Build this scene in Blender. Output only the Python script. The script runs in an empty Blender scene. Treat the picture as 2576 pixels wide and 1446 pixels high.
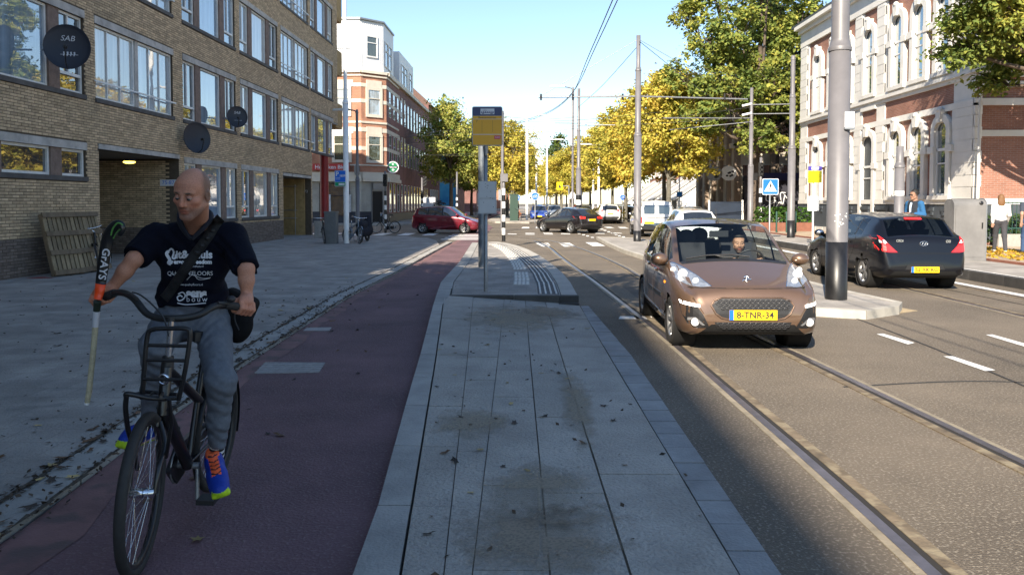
import bpy, bmesh, math, random
import numpy as np
from mathutils import Vector, Matrix
from mathutils.bvhtree import BVHTree
from mathutils.noise import noise as mnoise
R = math.radians
random.seed(7); RNG = np.random.default_rng(11)
sc = bpy.context.scene
COL = sc.collection
# ------------------------------------------------------------------ camera
F = 1931.0; HC = 1.68; PSI = R(1.098); PHI = R(2.2)      # focal length on a 2576 px wide frame, eye height, yaw, pitch
CX = 1288.0; CY = 510 + F*math.tan(PHI)
cam = bpy.data.cameras.new('camera'); camo = bpy.data.objects.new('camera', cam); COL.objects.link(camo)
cam.sensor_width = 36; cam.lens = 36*F/2576; cam.shift_y = -(723-CY)/2576
cam.clip_start = .05; cam.clip_end = 3000
camo.location = (0, 0, HC); camo.rotation_euler = (R(90)-PHI, 0, PSI)
sc.camera = camo
# ------------------------------------------------------------------ sky, sun, exposure
SUN_EL, SUN_AZ = R(32.8), R(20)          # the sun stands behind the camera and 20 degrees to its left
w = bpy.data.worlds.new('World'); sc.world = w; w.use_nodes = True
nt = w.node_tree; bg = nt.nodes['Background']
sky = nt.nodes.new('ShaderNodeTexSky'); sky.sky_type = 'NISHITA'; sky.sun_disc = False
sky.sun_elevation = SUN_EL; sky.sun_rotation = R(180)+SUN_AZ
sky.air_density = 1.0; sky.dust_density = 0.1; sky.ozone_density = 2.0; sky.altitude = 0
nt.links.new(sky.outputs[0], bg.inputs[0]); bg.inputs[1].default_value = .098
sun = bpy.data.lights.new('sun', 'SUN'); sun.energy = 5.0; sun.angle = R(.5); sun.color = (1, .89, .74)
suno = bpy.data.objects.new('sun', sun); COL.objects.link(suno)
sd = Vector((-math.sin(SUN_AZ)*math.cos(SUN_EL), -math.cos(SUN_AZ)*math.cos(SUN_EL), math.sin(SUN_EL)))
suno.rotation_euler = sd.to_track_quat('Z', 'Y').to_euler(); suno.location = (-30, -60, 60)
sc.view_settings.view_transform = 'Standard'; sc.view_settings.look = 'None'
sc.view_settings.gamma = 1; sc.view_settings.use_curve_mapping = False
sc.view_settings.exposure = 1.22
sc.render.engine = 'CYCLES'; sc.cycles.use_denoising = True
sc.cycles.max_bounces = 6; sc.cycles.diffuse_bounces = 3; sc.cycles.glossy_bounces = 3; sc.cycles.transmission_bounces = 4
sc.cycles.transparent_max_bounces = 10; sc.cycles.caustics_reflective = False; sc.cycles.caustics_refractive = False

# ------------------------------------------------------------------ survey helpers: where a sight line meets a plane
def ray(x, y):
    r = (x-CX)/F; u = -(y-CY)/F
    fy = math.cos(PHI)+u*math.sin(PHI); fz = -math.sin(PHI)+u*math.cos(PHI)
    return r*math.cos(PSI)-fy*math.sin(PSI), r*math.sin(PSI)+fy*math.cos(PSI), fz
def G(x, y, z=0.0):
    d = ray(x, y); t = (z-HC)/d[2]; return Vector((d[0]*t, d[1]*t, z))
def P(x, y, Y):
    d = ray(x, y); t = Y/d[1]; return Vector((d[0]*t, Y, HC+d[2]*t))
def FX(x, y, X):
    d = ray(x, y); t = X/d[0]; return Vector((X, d[1]*t, HC+d[2]*t))

# ------------------------------------------------------------------ materials
MATS = {}
def srgb(h):
    c = [int(h[i:i+2], 16)/255 for i in (0, 2, 4)]
    return tuple(x/12.92 if x <= .04045 else ((x+.055)/1.055)**2.4 for x in c)
def mat(name, col, rough=.7, var=.0, scale=8., bump=.0, bscale=None, metal=0., spec=.5, col2=None, island=0., objrand=0., coat=0., coords='Object', emit=None, detail=5., stretch=None, spots=None):
    """Principled surface whose colour varies with noise (var), per loose piece (island) or per object (objrand); spots = (scale, threshold, colour, amount)"""
    if name in MATS: return MATS[name]
    m = bpy.data.materials.new(name); m.use_nodes = True; t = m.node_tree; N = t.nodes; L = t.links
    b = N['Principled BSDF']; b.inputs['Roughness'].default_value = rough; b.inputs['Metallic'].default_value = metal
    b.inputs['Specular IOR Level'].default_value = spec; b.inputs['Coat Weight'].default_value = coat; b.inputs['Coat Roughness'].default_value = .04
    tc = N.new('ShaderNodeTexCoord'); vec = tc.outputs[coords] if coords != 'World' else N.new('ShaderNodeNewGeometry').outputs['Position']
    if stretch:
        mp = N.new('ShaderNodeMapping'); mp.inputs['Scale'].default_value = stretch; L.new(vec, mp.inputs[0]); vec = mp.outputs[0]
    c4 = (*col, 1); out = None
    if var > 0 or col2:
        n = N.new('ShaderNodeTexNoise'); n.inputs['Scale'].default_value = scale; n.inputs['Detail'].default_value = detail; n.inputs['Roughness'].default_value = .65; L.new(vec, n.inputs['Vector'])
        mr = N.new('ShaderNodeMapRange'); mr.inputs[1].default_value = .32; mr.inputs[2].default_value = .68; L.new(n.outputs[0], mr.inputs[0])
        mx = N.new('ShaderNodeMix'); mx.data_type = 'RGBA'; L.new(mr.outputs[0], mx.inputs[0])
        lo = tuple(x*(1-var) for x in col); hi = col2 if col2 else tuple(min(1, x*(1+var)) for x in col)
        mx.inputs[6].default_value = (*lo, 1); mx.inputs[7].default_value = (*hi, 1); out = mx.outputs[2]
    if spots:
        s = N.new('ShaderNodeTexNoise'); s.inputs['Scale'].default_value = spots[0]; s.inputs['Detail'].default_value = 6; L.new(vec, s.inputs['Vector'])
        mr = N.new('ShaderNodeMapRange'); mr.inputs[1].default_value = spots[1]; mr.inputs[2].default_value = spots[1]+.12; mr.inputs[4].default_value = spots[3]; L.new(s.outputs[0], mr.inputs[0])
        mx = N.new('ShaderNodeMix'); mx.data_type = 'RGBA'; L.new(mr.outputs[0], mx.inputs[0])
        if out: L.new(out, mx.inputs[6])
        else: mx.inputs[6].default_value = c4
        mx.inputs[7].default_value = (*spots[2], 1); out = mx.outputs[2]
    for amt, node, sock in ((island, 'ShaderNodeNewGeometry', 'Random Per Island'), (objrand, 'ShaderNodeObjectInfo', 'Random')):
        if amt > 0:
            g = N.new(node); mr = N.new('ShaderNodeMapRange'); mr.inputs[3].default_value = 1-amt; mr.inputs[4].default_value = 1+amt; L.new(g.outputs[sock], mr.inputs[0])
            hs = N.new('ShaderNodeHueSaturation'); L.new(mr.outputs[0], hs.inputs['Value'])
            if out: L.new(out, hs.inputs['Color'])
            else: hs.inputs['Color'].default_value = c4
            out = hs.outputs[0]
    if out: L.new(out, b.inputs['Base Color'])
    else: b.inputs['Base Color'].default_value = c4
    if bump > 0:
        n = N.new('ShaderNodeTexNoise'); n.inputs['Scale'].default_value = bscale or scale*4; n.inputs['Detail'].default_value = 6; L.new(vec, n.inputs['Vector'])
        bp = N.new('ShaderNodeBump'); bp.inputs['Strength'].default_value = bump; bp.inputs['Distance'].default_value = .02; L.new(n.outputs[0], bp.inputs['Height']); L.new(bp.outputs[0], b.inputs['Normal'])
    if emit: b.inputs['Emission Color'].default_value = (*emit[0], 1); b.inputs['Emission Strength'].default_value = emit[1]
    MATS[name] = m; return m
def schlick(N, L, refl):
    lw = N.new('ShaderNodeLayerWeight'); pw = N.new('ShaderNodeMath'); pw.operation = 'POWER'; pw.inputs[1].default_value = 4.5; L.new(lw.outputs['Facing'], pw.inputs[0])
    ad = N.new('ShaderNodeMath'); ad.operation = 'MULTIPLY_ADD'; ad.use_clamp = True; ad.inputs[1].default_value = .9; ad.inputs[2].default_value = refl; L.new(pw.outputs[0], ad.inputs[0]); return ad
def glass(name, tint=(.75, .8, .82), refl=.08, rough=.0):
    if name in MATS: return MATS[name]
    m = bpy.data.materials.new(name); m.use_nodes = True; t = m.node_tree; N = t.nodes; L = t.links; N.remove(N['Principled BSDF'])
    tr = N.new('ShaderNodeBsdfTransparent'); tr.inputs[0].default_value = (*tint, 1)
    gl = N.new('ShaderNodeBsdfGlossy'); gl.inputs['Roughness'].default_value = rough
    ad = schlick(N, L, refl)
    mx = N.new('ShaderNodeMixShader'); L.new(ad.outputs[0], mx.inputs[0]); L.new(tr.outputs[0], mx.inputs[1]); L.new(gl.outputs[0], mx.inputs[2])
    L.new(mx.outputs[0], N['Material Output'].inputs[0]); MATS[name] = m; return m
def pane_mat(name, col, refl=.35):
    """window pane in front of a curtain or a dark room: diffuse colour behind a mirroring sheet"""
    if name in MATS: return MATS[name]
    m = bpy.data.materials.new(name); m.use_nodes = True; t = m.node_tree; N = t.nodes; L = t.links; N.remove(N['Principled BSDF'])
    df = N.new('ShaderNodeBsdfDiffuse'); gl = N.new('ShaderNodeBsdfGlossy'); gl.inputs['Roughness'].default_value = .015
    tc = N.new('ShaderNodeTexCoord'); wv = N.new('ShaderNodeTexNoise'); wv.inputs['Scale'].default_value = 1.6; L.new(tc.outputs['Object'], wv.inputs[0])
    mp = N.new('ShaderNodeMapping'); mp.inputs['Scale'].default_value = (3, 3, .15); L.new(tc.outputs['Object'], mp.inputs[0])
    n2 = N.new('ShaderNodeTexNoise'); n2.inputs['Scale'].default_value = 3.; L.new(mp.outputs[0], n2.inputs[0])
    mx0 = N.new('ShaderNodeMix'); mx0.data_type = 'RGBA'; L.new(n2.outputs[0], mx0.inputs[0]); mx0.inputs[6].default_value = (*[c*.45 for c in col], 1); mx0.inputs[7].default_value = (*[min(1, c*1.4) for c in col], 1)
    L.new(mx0.outputs[2], df.inputs[0])
    bp = N.new('ShaderNodeBump'); bp.inputs['Strength'].default_value = .04; bp.inputs['Distance'].default_value = .05; L.new(wv.outputs[0], bp.inputs['Height']); L.new(bp.outputs[0], gl.inputs['Normal'])
    ad = schlick(N, L, refl)
    mx = N.new('ShaderNodeMixShader'); L.new(ad.outputs[0], mx.inputs[0]); L.new(df.outputs[0], mx.inputs[1]); L.new(gl.outputs[0], mx.inputs[2])
    L.new(mx.outputs[0], N['Material Output'].inputs[0]); MATS[name] = m; return m
def leaf_mat(name, cols, trans=.35):
    """foliage: per-leaf random colour from a ramp, shifted in clumps, partly translucent"""
    if name in MATS: return MATS[name]
    m = bpy.data.materials.new(name); m.use_nodes = True; t = m.node_tree; N = t.nodes; L = t.links; N.remove(N['Principled BSDF'])
    g = N.new('ShaderNodeNewGeometry'); n = N.new('ShaderNodeTexNoise'); n.inputs['Scale'].default_value = .55; n.inputs['Detail'].default_value = 3; L.new(g.outputs['Position'], n.inputs['Vector'])
    a = N.new('ShaderNodeMath'); a.operation = 'MULTIPLY_ADD'; a.inputs[1].default_value = .55; L.new(g.outputs['Random Per Island'], a.inputs[0])
    mr = N.new('ShaderNodeMapRange'); mr.inputs[1].default_value = .3; mr.inputs[2].default_value = .7; mr.inputs[3].default_value = 0; mr.inputs[4].default_value = .5; L.new(n.outputs[0], mr.inputs[0]); L.new(mr.outputs[0], a.inputs[2])
    rp = N.new('ShaderNodeValToRGB'); L.new(a.outputs[0], rp.inputs[0]); e = rp.color_ramp.elements
    while len(e) < len(cols): e.new(.5)
    for i, c in enumerate(cols): e[i].position = i/(len(cols)-1); e[i].color = (*c, 1)
    df = N.new('ShaderNodeBsdfDiffuse'); ts = N.new('ShaderNodeBsdfTranslucent'); mx = N.new('ShaderNodeMixShader'); mx.inputs[0].default_value = trans
    L.new(rp.outputs[0], df.inputs[0]); L.new(rp.outputs[0], ts.inputs[0]); L.new(df.outputs[0], mx.inputs[1]); L.new(ts.outputs[0], mx.inputs[2])
    L.new(mx.outputs[0], N['Material Output'].inputs[0]); MATS[name] = m; return m

# ------------------------------------------------------------------ mesh helpers
BOXF = [(0, 3, 2, 1), (4, 5, 6, 7), (0, 1, 5, 4), (1, 2, 6, 5), (2, 3, 7, 6), (3, 0, 4, 7)]
class MB:
    """collects shapes, then links them as ONE mesh object"""
    def __init__(s): s.v = []; s.f = []; s.m = []; s.s = []
    def add(s, vs, fs, mi=0, sm=False):
        o = len(s.v); s.v.extend(tuple(p) for p in vs)
        for f in fs: s.f.append(tuple(i+o for i in f)); s.m.append(mi); s.s.append(sm)
        return s
    def box(s, x0, x1, y0, y1, z0, z1, mi=0):
        return s.add([(x0, y0, z0), (x1, y0, z0), (x1, y1, z0), (x0, y1, z0), (x0, y0, z1), (x1, y0, z1), (x1, y1, z1), (x0, y1, z1)], BOXF, mi)
    def obox(s, c, ax, ay, az, mi=0):
        c, ax, ay, az = Vector(c), Vector(ax), Vector(ay), Vector(az)
        return s.add([c+i*ax+j*ay+k*az for k in (-1, 1) for (i, j) in ((-1, -1), (1, -1), (1, 1), (-1, 1))], BOXF, mi)
    def bar(s, a, b, w, h, up=(0, 0, 1), mi=0):
        a, b = Vector(a), Vector(b); d = (b-a); u = Vector(up); sd_ = d.cross(u)
        if sd_.length < 1e-6: sd_ = d.cross(Vector((1, 0, 0)))
        sd_.normalize(); u = sd_.cross(d).normalized()
        return s.obox((a+b)/2, d/2, sd_*w/2, u*h/2, mi)
    def tube(s, pts, r, n=8, mi=0, closed=False, cap=True, sm=True, flat=None):
        pts = [Vector(p) for p in pts]; N = len(pts); rs = r if isinstance(r, (list, tuple)) else [r]*N
        ring = []; prev = None
        for i, p in enumerate(pts):
            if closed: d = pts[(i+1) % N]-pts[i-1]
            else: d = pts[min(i+1, N-1)]-pts[max(i-1, 0)]
            d = d.normalized() if d.length > 1e-9 else Vector((0, 0, 1))
            if prev is None:
                a = d.orthogonal().normalized()
            else:
                a = (prev-d*prev.dot(d)); a = a.normalized() if a.length > 1e-6 else d.orthogonal().normalized()
            prev = a; b = d.cross(a)
            ring.append([p+(a*math.cos(2*math.pi*k/n)+b*math.sin(2*math.pi*k/n))*rs[i] for k in range(n)])
        vs = [q for rg in ring for q in rg]; fs = []
        for i in range(N if closed else N-1):
            j = (i+1) % N
            for k in range(n): fs.append((i*n+k, i*n+(k+1) % n, j*n+(k+1) % n, j*n+k))
        s.add(vs, fs, mi, sm)
        if cap and not closed:
            s.add(ring[0], [tuple(reversed(range(n)))], mi); s.add(ring[-1], [tuple(range(n))], mi)
        return s
    def lathe(s, prof, M=None, n=16, mi=0, sm=True, a0=0., a1=2*math.pi):
        """prof: (radius, height) pairs about local z"""
        M = M or Matrix(); full = abs(a1-a0-2*math.pi) < 1e-6; k = n if full else n+1
        vs = [M @ Vector((r*math.cos(a0+(a1-a0)*j/n), r*math.sin(a0+(a1-a0)*j/n), h)) for r, h in prof for j in range(k)]; fs = []
        for i in range(len(prof)-1):
            for j in range(n): fs.append((i*k+j, i*k+(j+1) % k, (i+1)*k+(j+1) % k, (i+1)*k+j))
        return s.add(vs, fs, mi, sm)
    def prism(s, poly, z0, z1, M=None, mi=0, mside=None):
        """polygon (x, y) extruded from z0 to z1 in the frame M; z may be a function of the corner"""
        n = len(poly); f0 = z0 if callable(z0) else (lambda p: z0); f1 = z1 if callable(z1) else (lambda p: z1)
        vs = [Vector((p[0], p[1], f0(p))) for p in poly]+[Vector((p[0], p[1], f1(p))) for p in poly]
        if M: vs = [M @ q for q in vs]
        s.add(vs, [tuple(range(n, 2*n))], mi); s.add(vs, [tuple(reversed(range(n)))], mi)
        return s.add(vs, [(i, (i+1) % n, n+(i+1) % n, n+i) for i in range(n)], mi if mside is None else mside)
    def ball(s, c, r, n=12, m=8, mi=0, M=None):
        r = r if isinstance(r, (tuple, list)) else (r, r, r); c = Vector(c); vs = []
        for i in range(m+1):
            t = math.pi*i/m
            for k in range(n):
                q = Vector((r[0]*math.sin(t)*math.cos(2*math.pi*k/n), r[1]*math.sin(t)*math.sin(2*math.pi*k/n), r[2]*math.cos(t)))
                vs.append(c+(M @ q if M else q))
        return s.add(vs, [(i*n+k, (i+1)*n+k, (i+1)*n+(k+1) % n, i*n+(k+1) % n) for i in range(m) for k in range(n)], mi, True)
    def mesh(s, name, mats, org=None):
        me = bpy.data.meshes.new(name)
        vs = s.v if org is None else [(p[0]-org[0], p[1]-org[1], p[2]-org[2]) for p in s.v]
        me.from_pydata(vs, [], s.f)
        for m in (mats if isinstance(mats, (list, tuple)) else [mats]): me.materials.append(m)
        me.polygons.foreach_set('material_index', s.m); me.polygons.foreach_set('use_smooth', s.s); me.update()
        return me
    def build(s, name, mats, parent=None, local=False, **kw):
        """world-space shapes become a child of parent (local=True: already in the parent's frame)"""
        org = None if (local or parent is None) else wloc(parent)
        return link(name, s.mesh(name, mats, org), parent, **kw)
def wloc(o):
    p = Vector(o.location)
    while o.parent: o = o.parent; p = p+Vector(o.location)
    return p
def link(name, data, parent=None, loc=None, rot=None, label=None, cat=None, group=None, kind=None):
    o = bpy.data.objects.new(name, data); COL.objects.link(o)
    if parent: o.parent = parent
    if loc is not None: o.location = loc
    if rot is not None: o.rotation_euler = rot
    return tag(o, label, cat, group, kind)
def tag(o, label=None, cat=None, group=None, kind=None):
    if label: o['label'] = label
    if cat: o['category'] = cat
    if group: o['group'] = group
    if kind: o['kind'] = kind
    return o
def thing(name, label, cat, loc=(0, 0, 0), rotz=0., group=None, rot=None):
    """an Empty at the thing's base that parents its parts"""
    return link(name, None, None, Vector(loc), rot or (0, 0, rotz), label, cat, group)
def kids(o): return [c for c in bpy.data.objects if c.parent == o]
def dup(o, loc=None, rotz=None, label=None, group=None, parent=None, table=None):
    """copy of a thing with copies of its parts and sub-parts (mesh data shared)"""
    if table is None:
        table = {}
        for c in bpy.data.objects:
            if c.parent: table.setdefault(c.parent.name, []).append(c)
    c = o.copy(); COL.objects.link(c)
    if parent: c.parent = parent
    if loc is not None: c.location = loc
    if rotz is not None: c.rotation_euler = (0, 0, rotz)
    if label: c['label'] = label
    if group: c['group'] = group
    for ch in table.get(o.name, []): dup(ch, parent=c, table=table)
    return c
def text_mb(txt, size, depth=.002, align='CENTER', bold=0.0, shear=0., space=1.):
    """flat lettering in the local xy plane, centred; returns verts, faces"""
    cu = bpy.data.curves.new('t', 'FONT'); cu.body = txt; cu.size = size; cu.align_x = align; cu.align_y = 'CENTER'; cu.extrude = depth/2; cu.resolution_u = 3; cu.offset = bold; cu.shear = shear; cu.space_character = space
    ob = bpy.data.objects.new('t', cu); COL.objects.link(ob); dg = bpy.context.evaluated_depsgraph_get(); me = bpy.data.meshes.new_from_object(ob.evaluated_get(dg))
    vs = [v.co.copy() for v in me.vertices]; fs = [tuple(p.vertices) for p in me.polygons]
    bpy.data.objects.remove(ob); bpy.data.curves.remove(cu); bpy.data.meshes.remove(me); return vs, fs
def put_text(mb, txt, size, M, mi=0, **kw):
    vs, fs = text_mb(txt, size, **kw); mb.add([M @ v for v in vs], fs, mi); return mb
def frame(o, x, y, z=None):
    """matrix with origin o and axes x, y"""
    x = Vector(x).normalized(); y = Vector(y).normalized(); z = Vector(z).normalized() if z else x.cross(y).normalized()
    return Matrix(((x.x, y.x, z.x, o[0]), (x.y, y.y, z.y, o[1]), (x.z, y.z, z.z, o[2]), (0, 0, 0, 1)))
def catmull(ps, n=8):
    ps = [Vector(p) for p in ps]; out = []
    for i in range(len(ps)-1):
        p0 = ps[max(i-1, 0)]; p1 = ps[i]; p2 = ps[i+1]; p3 = ps[min(i+2, len(ps)-1)]
        for k in range(n):
            t = k/n; out.append(.5*((2*p1)+(p2-p0)*t+(2*p0-5*p1+4*p2-p3)*t*t+(3*p1-p0-3*p2+p3)*t**3))
    return out+[ps[-1]]

# ------------------------------------------------------------------ common materials
M_ASPH = mat('asphalt', (.135, .109, .080), .85, .34, .45, .7, 90, coords='World', spots=(52, .53, (.285, .245, .19), .85), detail=9.)
M_WHITE = mat('road_paint', (.78, .77, .73), .6, .12, 9, .2, 80, spots=(26, .62, (.3, .29, .27), .5))
M_CONC = mat('concrete', (.33, .31, .28), .85, .22, 3, .35, 60, coords='World')
M_GALV = mat('galvanised_steel', (.27, .28, .29), .45, .12, 14, metal=.6)
M_GREYP = mat('grey_pole_paint', (.15, .144, .15), .45, .12, 2.5, coords='Object')
M_WHP = mat('white_paint', (.78, .78, .76), .45, .05, 4)
M_BLKP = mat('black_paint', (.012, .012, .013), .4, .2, 20)
M_BLACK = mat('black_plastic', (.018, .018, .019), .5)
M_RUBBER = mat('rubber', (.022, .021, .02), .75, .2, 30)
M_CHROME = mat('polished_metal', (.75, .76, .78), .18, metal=1.)
M_ALU = mat('alloy', (.42, .42, .42), .35, metal=.8)
M_YEL = mat('plate_yellow', (.85, .55, .01), .45)
M_BLUE = mat('sign_blue', (.01, .14, .62), .4)
M_RED = mat('tail_red', (.55, .012, .012), .2, coat=1.)
# ================================================================== GROUND
def Gs(pts, z=0.0): return [G(x, y, z) for x, y in pts]
def ribbon(mb, path, o0, o1, z0, z1, mi=0):
    """strip along path between lateral offsets o0..o1 (to the right of travel), from z0 up to z1"""
    n = len(path); vs = []
    for i, p in enumerate(path):
        d = (path[min(i+1, n-1)]-path[max(i-1, 0)]); d.z = 0; d.normalize(); rt = Vector((d.y, -d.x, 0))
        for o, z in ((o0, z0), (o1, z0), (o1, z1), (o0, z1)): q = p+rt*o; vs.append((q.x, q.y, z))
    fs = []
    for i in range(n-1):
        for k in range(4): fs.append((4*i+k, 4*i+(k+1) % 4, 4*i+4+(k+1) % 4, 4*i+4+k))
    fs += [(3, 2, 1, 0), tuple(4*(n-1)+k for k in range(4))]
    return mb.add(vs, [tuple(reversed(f)) for f in fs], mi)
def struct(name, mb, m): return mb.build(name, m, kind='structure')
MB().add([(-400, -200, -.03), (400, -200, -.03), (400, 1200, -.03), (-400, 1200, -.03)], [(0, 1, 2, 3)]).build('ground', mat('soil', (.12, .1, .08)), kind='structure')
struct('road', MB().add([(-90, -120, 0), (90, -120, 0), (90, 700, 0), (-90, 700, 0)], [(0, 1, 2, 3)]), M_ASPH)

# cycle path (left edge .. right edge), measured from the near end to the junction
LE = [Vector(p) for p in ((-2.45, -30, 0), (-2.56, 3.7, 0), (-2.70, 5.1, 0), (-2.86, 7.2, 0), (-3.12, 13.5, 0), (-3.06, 18, 0), (-3.1, 26, 0), (-3.1, 37, 0))]
RE = [Vector(p) for p in ((-.60, -30, 0), (-.74, 3.45, 0), (-1.01, 6.6, 0), (-1.36, 11.2, 0), (-1.58, 14.1, 0), (-1.66, 19, 0), (-2.05, 29.5, 0), (-2.1, 37, 0))]
def xat(edge, y):
    for a, b in zip(edge, edge[1:]):
        if a.y <= y <= b.y: t = (y-a.y)/(b.y-a.y); return a.x+(b.x-a.x)*t
    return edge[0].x if y < edge[0].y else edge[-1].x
M_CYC = mat('cycle_asphalt', (.14, .076, .084), .85, .34, .7, .7, 60, coords='World', spots=(60, .55, (.24, .165, .16), .65))
YS = [-30, -10, 2, 3, 4, 5, 6, 7, 8, 9.5, 11, 12.5, 14, 16, 18, 20, 23, 26, 29.5, 33, 37]
mb = MB()
for a, b in zip(YS, YS[1:]):
    mb.add([(xat(LE, a), a, .012), (xat(RE, a), a, .012), (xat(RE, b), b, .012), (xat(LE, b), b, .012)], [(0, 1, 2, 3)])
struct('cycle_path', mb, M_CYC)
mb = MB()                                                  # continues across the side street and along the terrace
mb.prism([(-3.1, 37), (-2.1, 37), (-2.3, 52), (-3.6, 66), (-5.2, 66), (-3.9, 52)], -.01, .011); struct('cycle_path_crossing', mb, M_CYC)
mb = MB()
mb.prism([(-5.2, 66), (-3.6, 66), (-4.2, 200), (-6, 200)], 0, .135); struct('cycle_path_far', mb, M_CYC)
M_PINK = mat('faded_red_border', (.20, .105, .10), .85, .25, 2.5, .3, 70, coords='World', spots=(4, .5, (.11, .075, .07), .9))
mb = MB(); rnd = random.Random(3)
for a, b in zip(YS[:-1], YS[1:]):
    for k in range(4):
        ya, yb = a+(b-a)*k/4, a+(b-a)*(k+1)/4
        wd = lambda y: .30-.10*min(1, max(0, (y-4)/8))+.035*math.sin(y*2.3)+.02*math.sin(y*7.1)
        mb.add([(xat(LE, ya), ya, .016), (xat(LE, ya)+wd(ya), ya, .016), (xat(LE, yb)+wd(yb), yb, .016), (xat(LE, yb), yb, .016)], [(0, 1, 2, 3)])
tag(mb.build('cycle_path_border', M_PINK), kind='structure')

# plaza: tiled pavement left of the cycle path, kerb stones one by one
M_TILE = mat('grey_paving', (.315, .29, .26), .88, .26, 1.3, .6, 50, coords='World', spots=(2.4, .56, (.19, .185, .17), .6))
def tile_mat(name, base, size):
    m = M_TILE.copy(); m.name = name; t = m.node_tree; N = t.nodes; L = t.links; b = N['Principled BSDF']; src = b.inputs['Base Color'].links[0].from_socket
    br = N.new('ShaderNodeTexBrick'); br.inputs['Scale'].default_value = 1; br.inputs['Brick Width'].default_value = size; br.inputs['Row Height'].default_value = size; br.inputs['Mortar Size'].default_value = .006; br.inputs['Mortar Smooth'].default_value = .3
    br.inputs['Color1'].default_value = (.9, .9, .9, 1); br.inputs['Color2'].default_value = (1.06, 1.06, 1.06, 1); br.inputs['Mortar'].default_value = (.82, .81, .8, 1)
    g = N.new('ShaderNodeNewGeometry'); L.new(g.outputs['Position'], br.inputs['Vector'])
    mx = N.new('ShaderNodeMix'); mx.data_type = 'RGBA'; mx.blend_type = 'MULTIPLY'; mx.inputs[0].default_value = 1; L.new(src, mx.inputs[6]); L.new(br.outputs[0], mx.inputs[7]); L.new(mx.outputs[2], b.inputs['Base Color']); return m
M_PLAZA = tile_mat('plaza_tiles', None, .3)
PK = .27                                                  # kerb band width
edge = [(xat(LE, y)-PK, y) for y in YS if y <= 29.5]
mb = MB(); mb.prism([(-30, -30)]+edge+[(-3.9, 33), (-4.6, 35.5), (-6, 37.2), (-9.5, 38.2), (-16, 38.6), (-30, 38.6)], 0, .055); struct('plaza_pavement', mb, [M_PLAZA])
mb = MB(); mb.prism([(-60, 56.5), (-9.6, 56.5), (-7.6, 58), (-6.2, 61.5), (-5.4, 66), (-6.0, 200), (-60, 200)], 0, .13); struct('terrace_pavement', mb, M_PLAZA)
kerbs = thing('kerb', 'grey kerb stones between the tiled pavement and the cycle path', 'kerb', (-2.8, 3, 0))
M_KERB = mat('kerb_stone', (.33, .32, .295), .85, .2, 2.5, .4, 60, coords='World', objrand=.10)
y = 1.5
while y < 32:
    y2 = y+.98
    x = lambda yy: xat(LE, yy)
    MB().prism([(x(y)-PK+.015, y+.008), (x(y)-.012, y+.008), (x(y2)-.012, y2-.008), (x(y2)-PK+.015, y2-.008)], 0, .05+rnd.uniform(-.003, .003)).build('kerb_stone', M_KERB, kerbs)
    y = y2+.004
# joint fill of soil and moss both sides of the kerb band
M_SOIL = mat('joint_soil', (.07, .056, .04), .95, .4, 12, .6, 60, coords='World')
mb = MB()
for o0, o1 in ((-PK-.012, -PK+.03), (-.03, .016)):
    for i in range(150):
        ya = 1.5+i*.2; yb = ya+.2; j0, j1 = rnd.uniform(-.008, .012), rnd.uniform(-.012, .014)
        e0 = .5*(o1-o0)*rnd.random(); mb.add([(x(ya)+o0+e0*.5+j0, ya, .0585), (x(ya)+o1-e0+j1, ya, .0585), (x(yb)+o1-e0+j0, yb, .0585), (x(yb)+o0+e0*.5+j1, yb, .0585)], [(0, 1, 2, 3)])
tag(mb.build('joint_soil', M_SOIL), kind='stuff', label='dark soil and moss packed in the kerb joints', cat='soil')

# the stop platform: near ramp of slabs, then the raised part
def zramp(X, Y):
    """the near part is almost level; its left side climbs to the stop's surface"""
    t = min(1, max(0, (Y-7.2)/4.6)); t = t*t*(3-2*t); s = min(1, max(0, (1.0-X)/2.2))
    return .075+.150*t*s
cols = [  # joint lines (x at y=3.3, x at y=10.4)
    (-.545, -1.15), (-.36, -.75), (-.235, -.33), (.10, 0.0), (.45, .32), (.925, .84)]
def jx(j, y): a, b = cols[j]; return a+(b-a)*(y-3.3)/7.1
M_SLAB = mat('platform_slab', (.355, .33, .29), .88, .2, 1.6, .8, 50, coords='World', objrand=.08, spots=(48, .56, (.20, .195, .185), .6))
M_SLABR = mat('platform_slab_smooth', (.385, .355, .31), .88, .2, 1.9, .7, 50, coords='World', objrand=.07, spots=(52, .56, (.23, .22, .205), .6))
plat = thing('stop_platform', 'grey concrete slab island of the tram stop between cycle path and rails', 'platform', (0, 5, 0))
for j in range(5):
    ys = [-6]; L_ = (1.0, 1.0, 1.0, 1.5, 2.0)[j]; yy = -6+(0, .9, .3, 1.2, .5)[j]
    while yy < 11.9:
        if yy > ys[-1]+.3: ys.append(yy)
        yy += L_
    ys.append(12.1)
    for ya, yb in zip(ys, ys[1:]):
        g = .003 if j < 3 else .006
        dz = rnd.uniform(-.002, .003); k = 3 if yb > 7 else 1; m2 = MB()
        for q in range(k):
            a, b = ya+(yb-ya)*q/k, ya+(yb-ya)*(q+1)/k
            a2 = a+(.004 if q == 0 else 0); b2 = b-(.004 if q == k-1 else 0)
            pts = [(jx(j, a)+g, a2), (jx(j+1, a)-g, a2), (jx(j+1, b)-g, b2), (jx(j, b)+g, b2)]
            m2.prism(pts, 0, lambda p, d=dz: zramp(*p)+d)
        m2.build('slab', M_SLAB if j < 4 else M_SLABR, plat)
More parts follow.
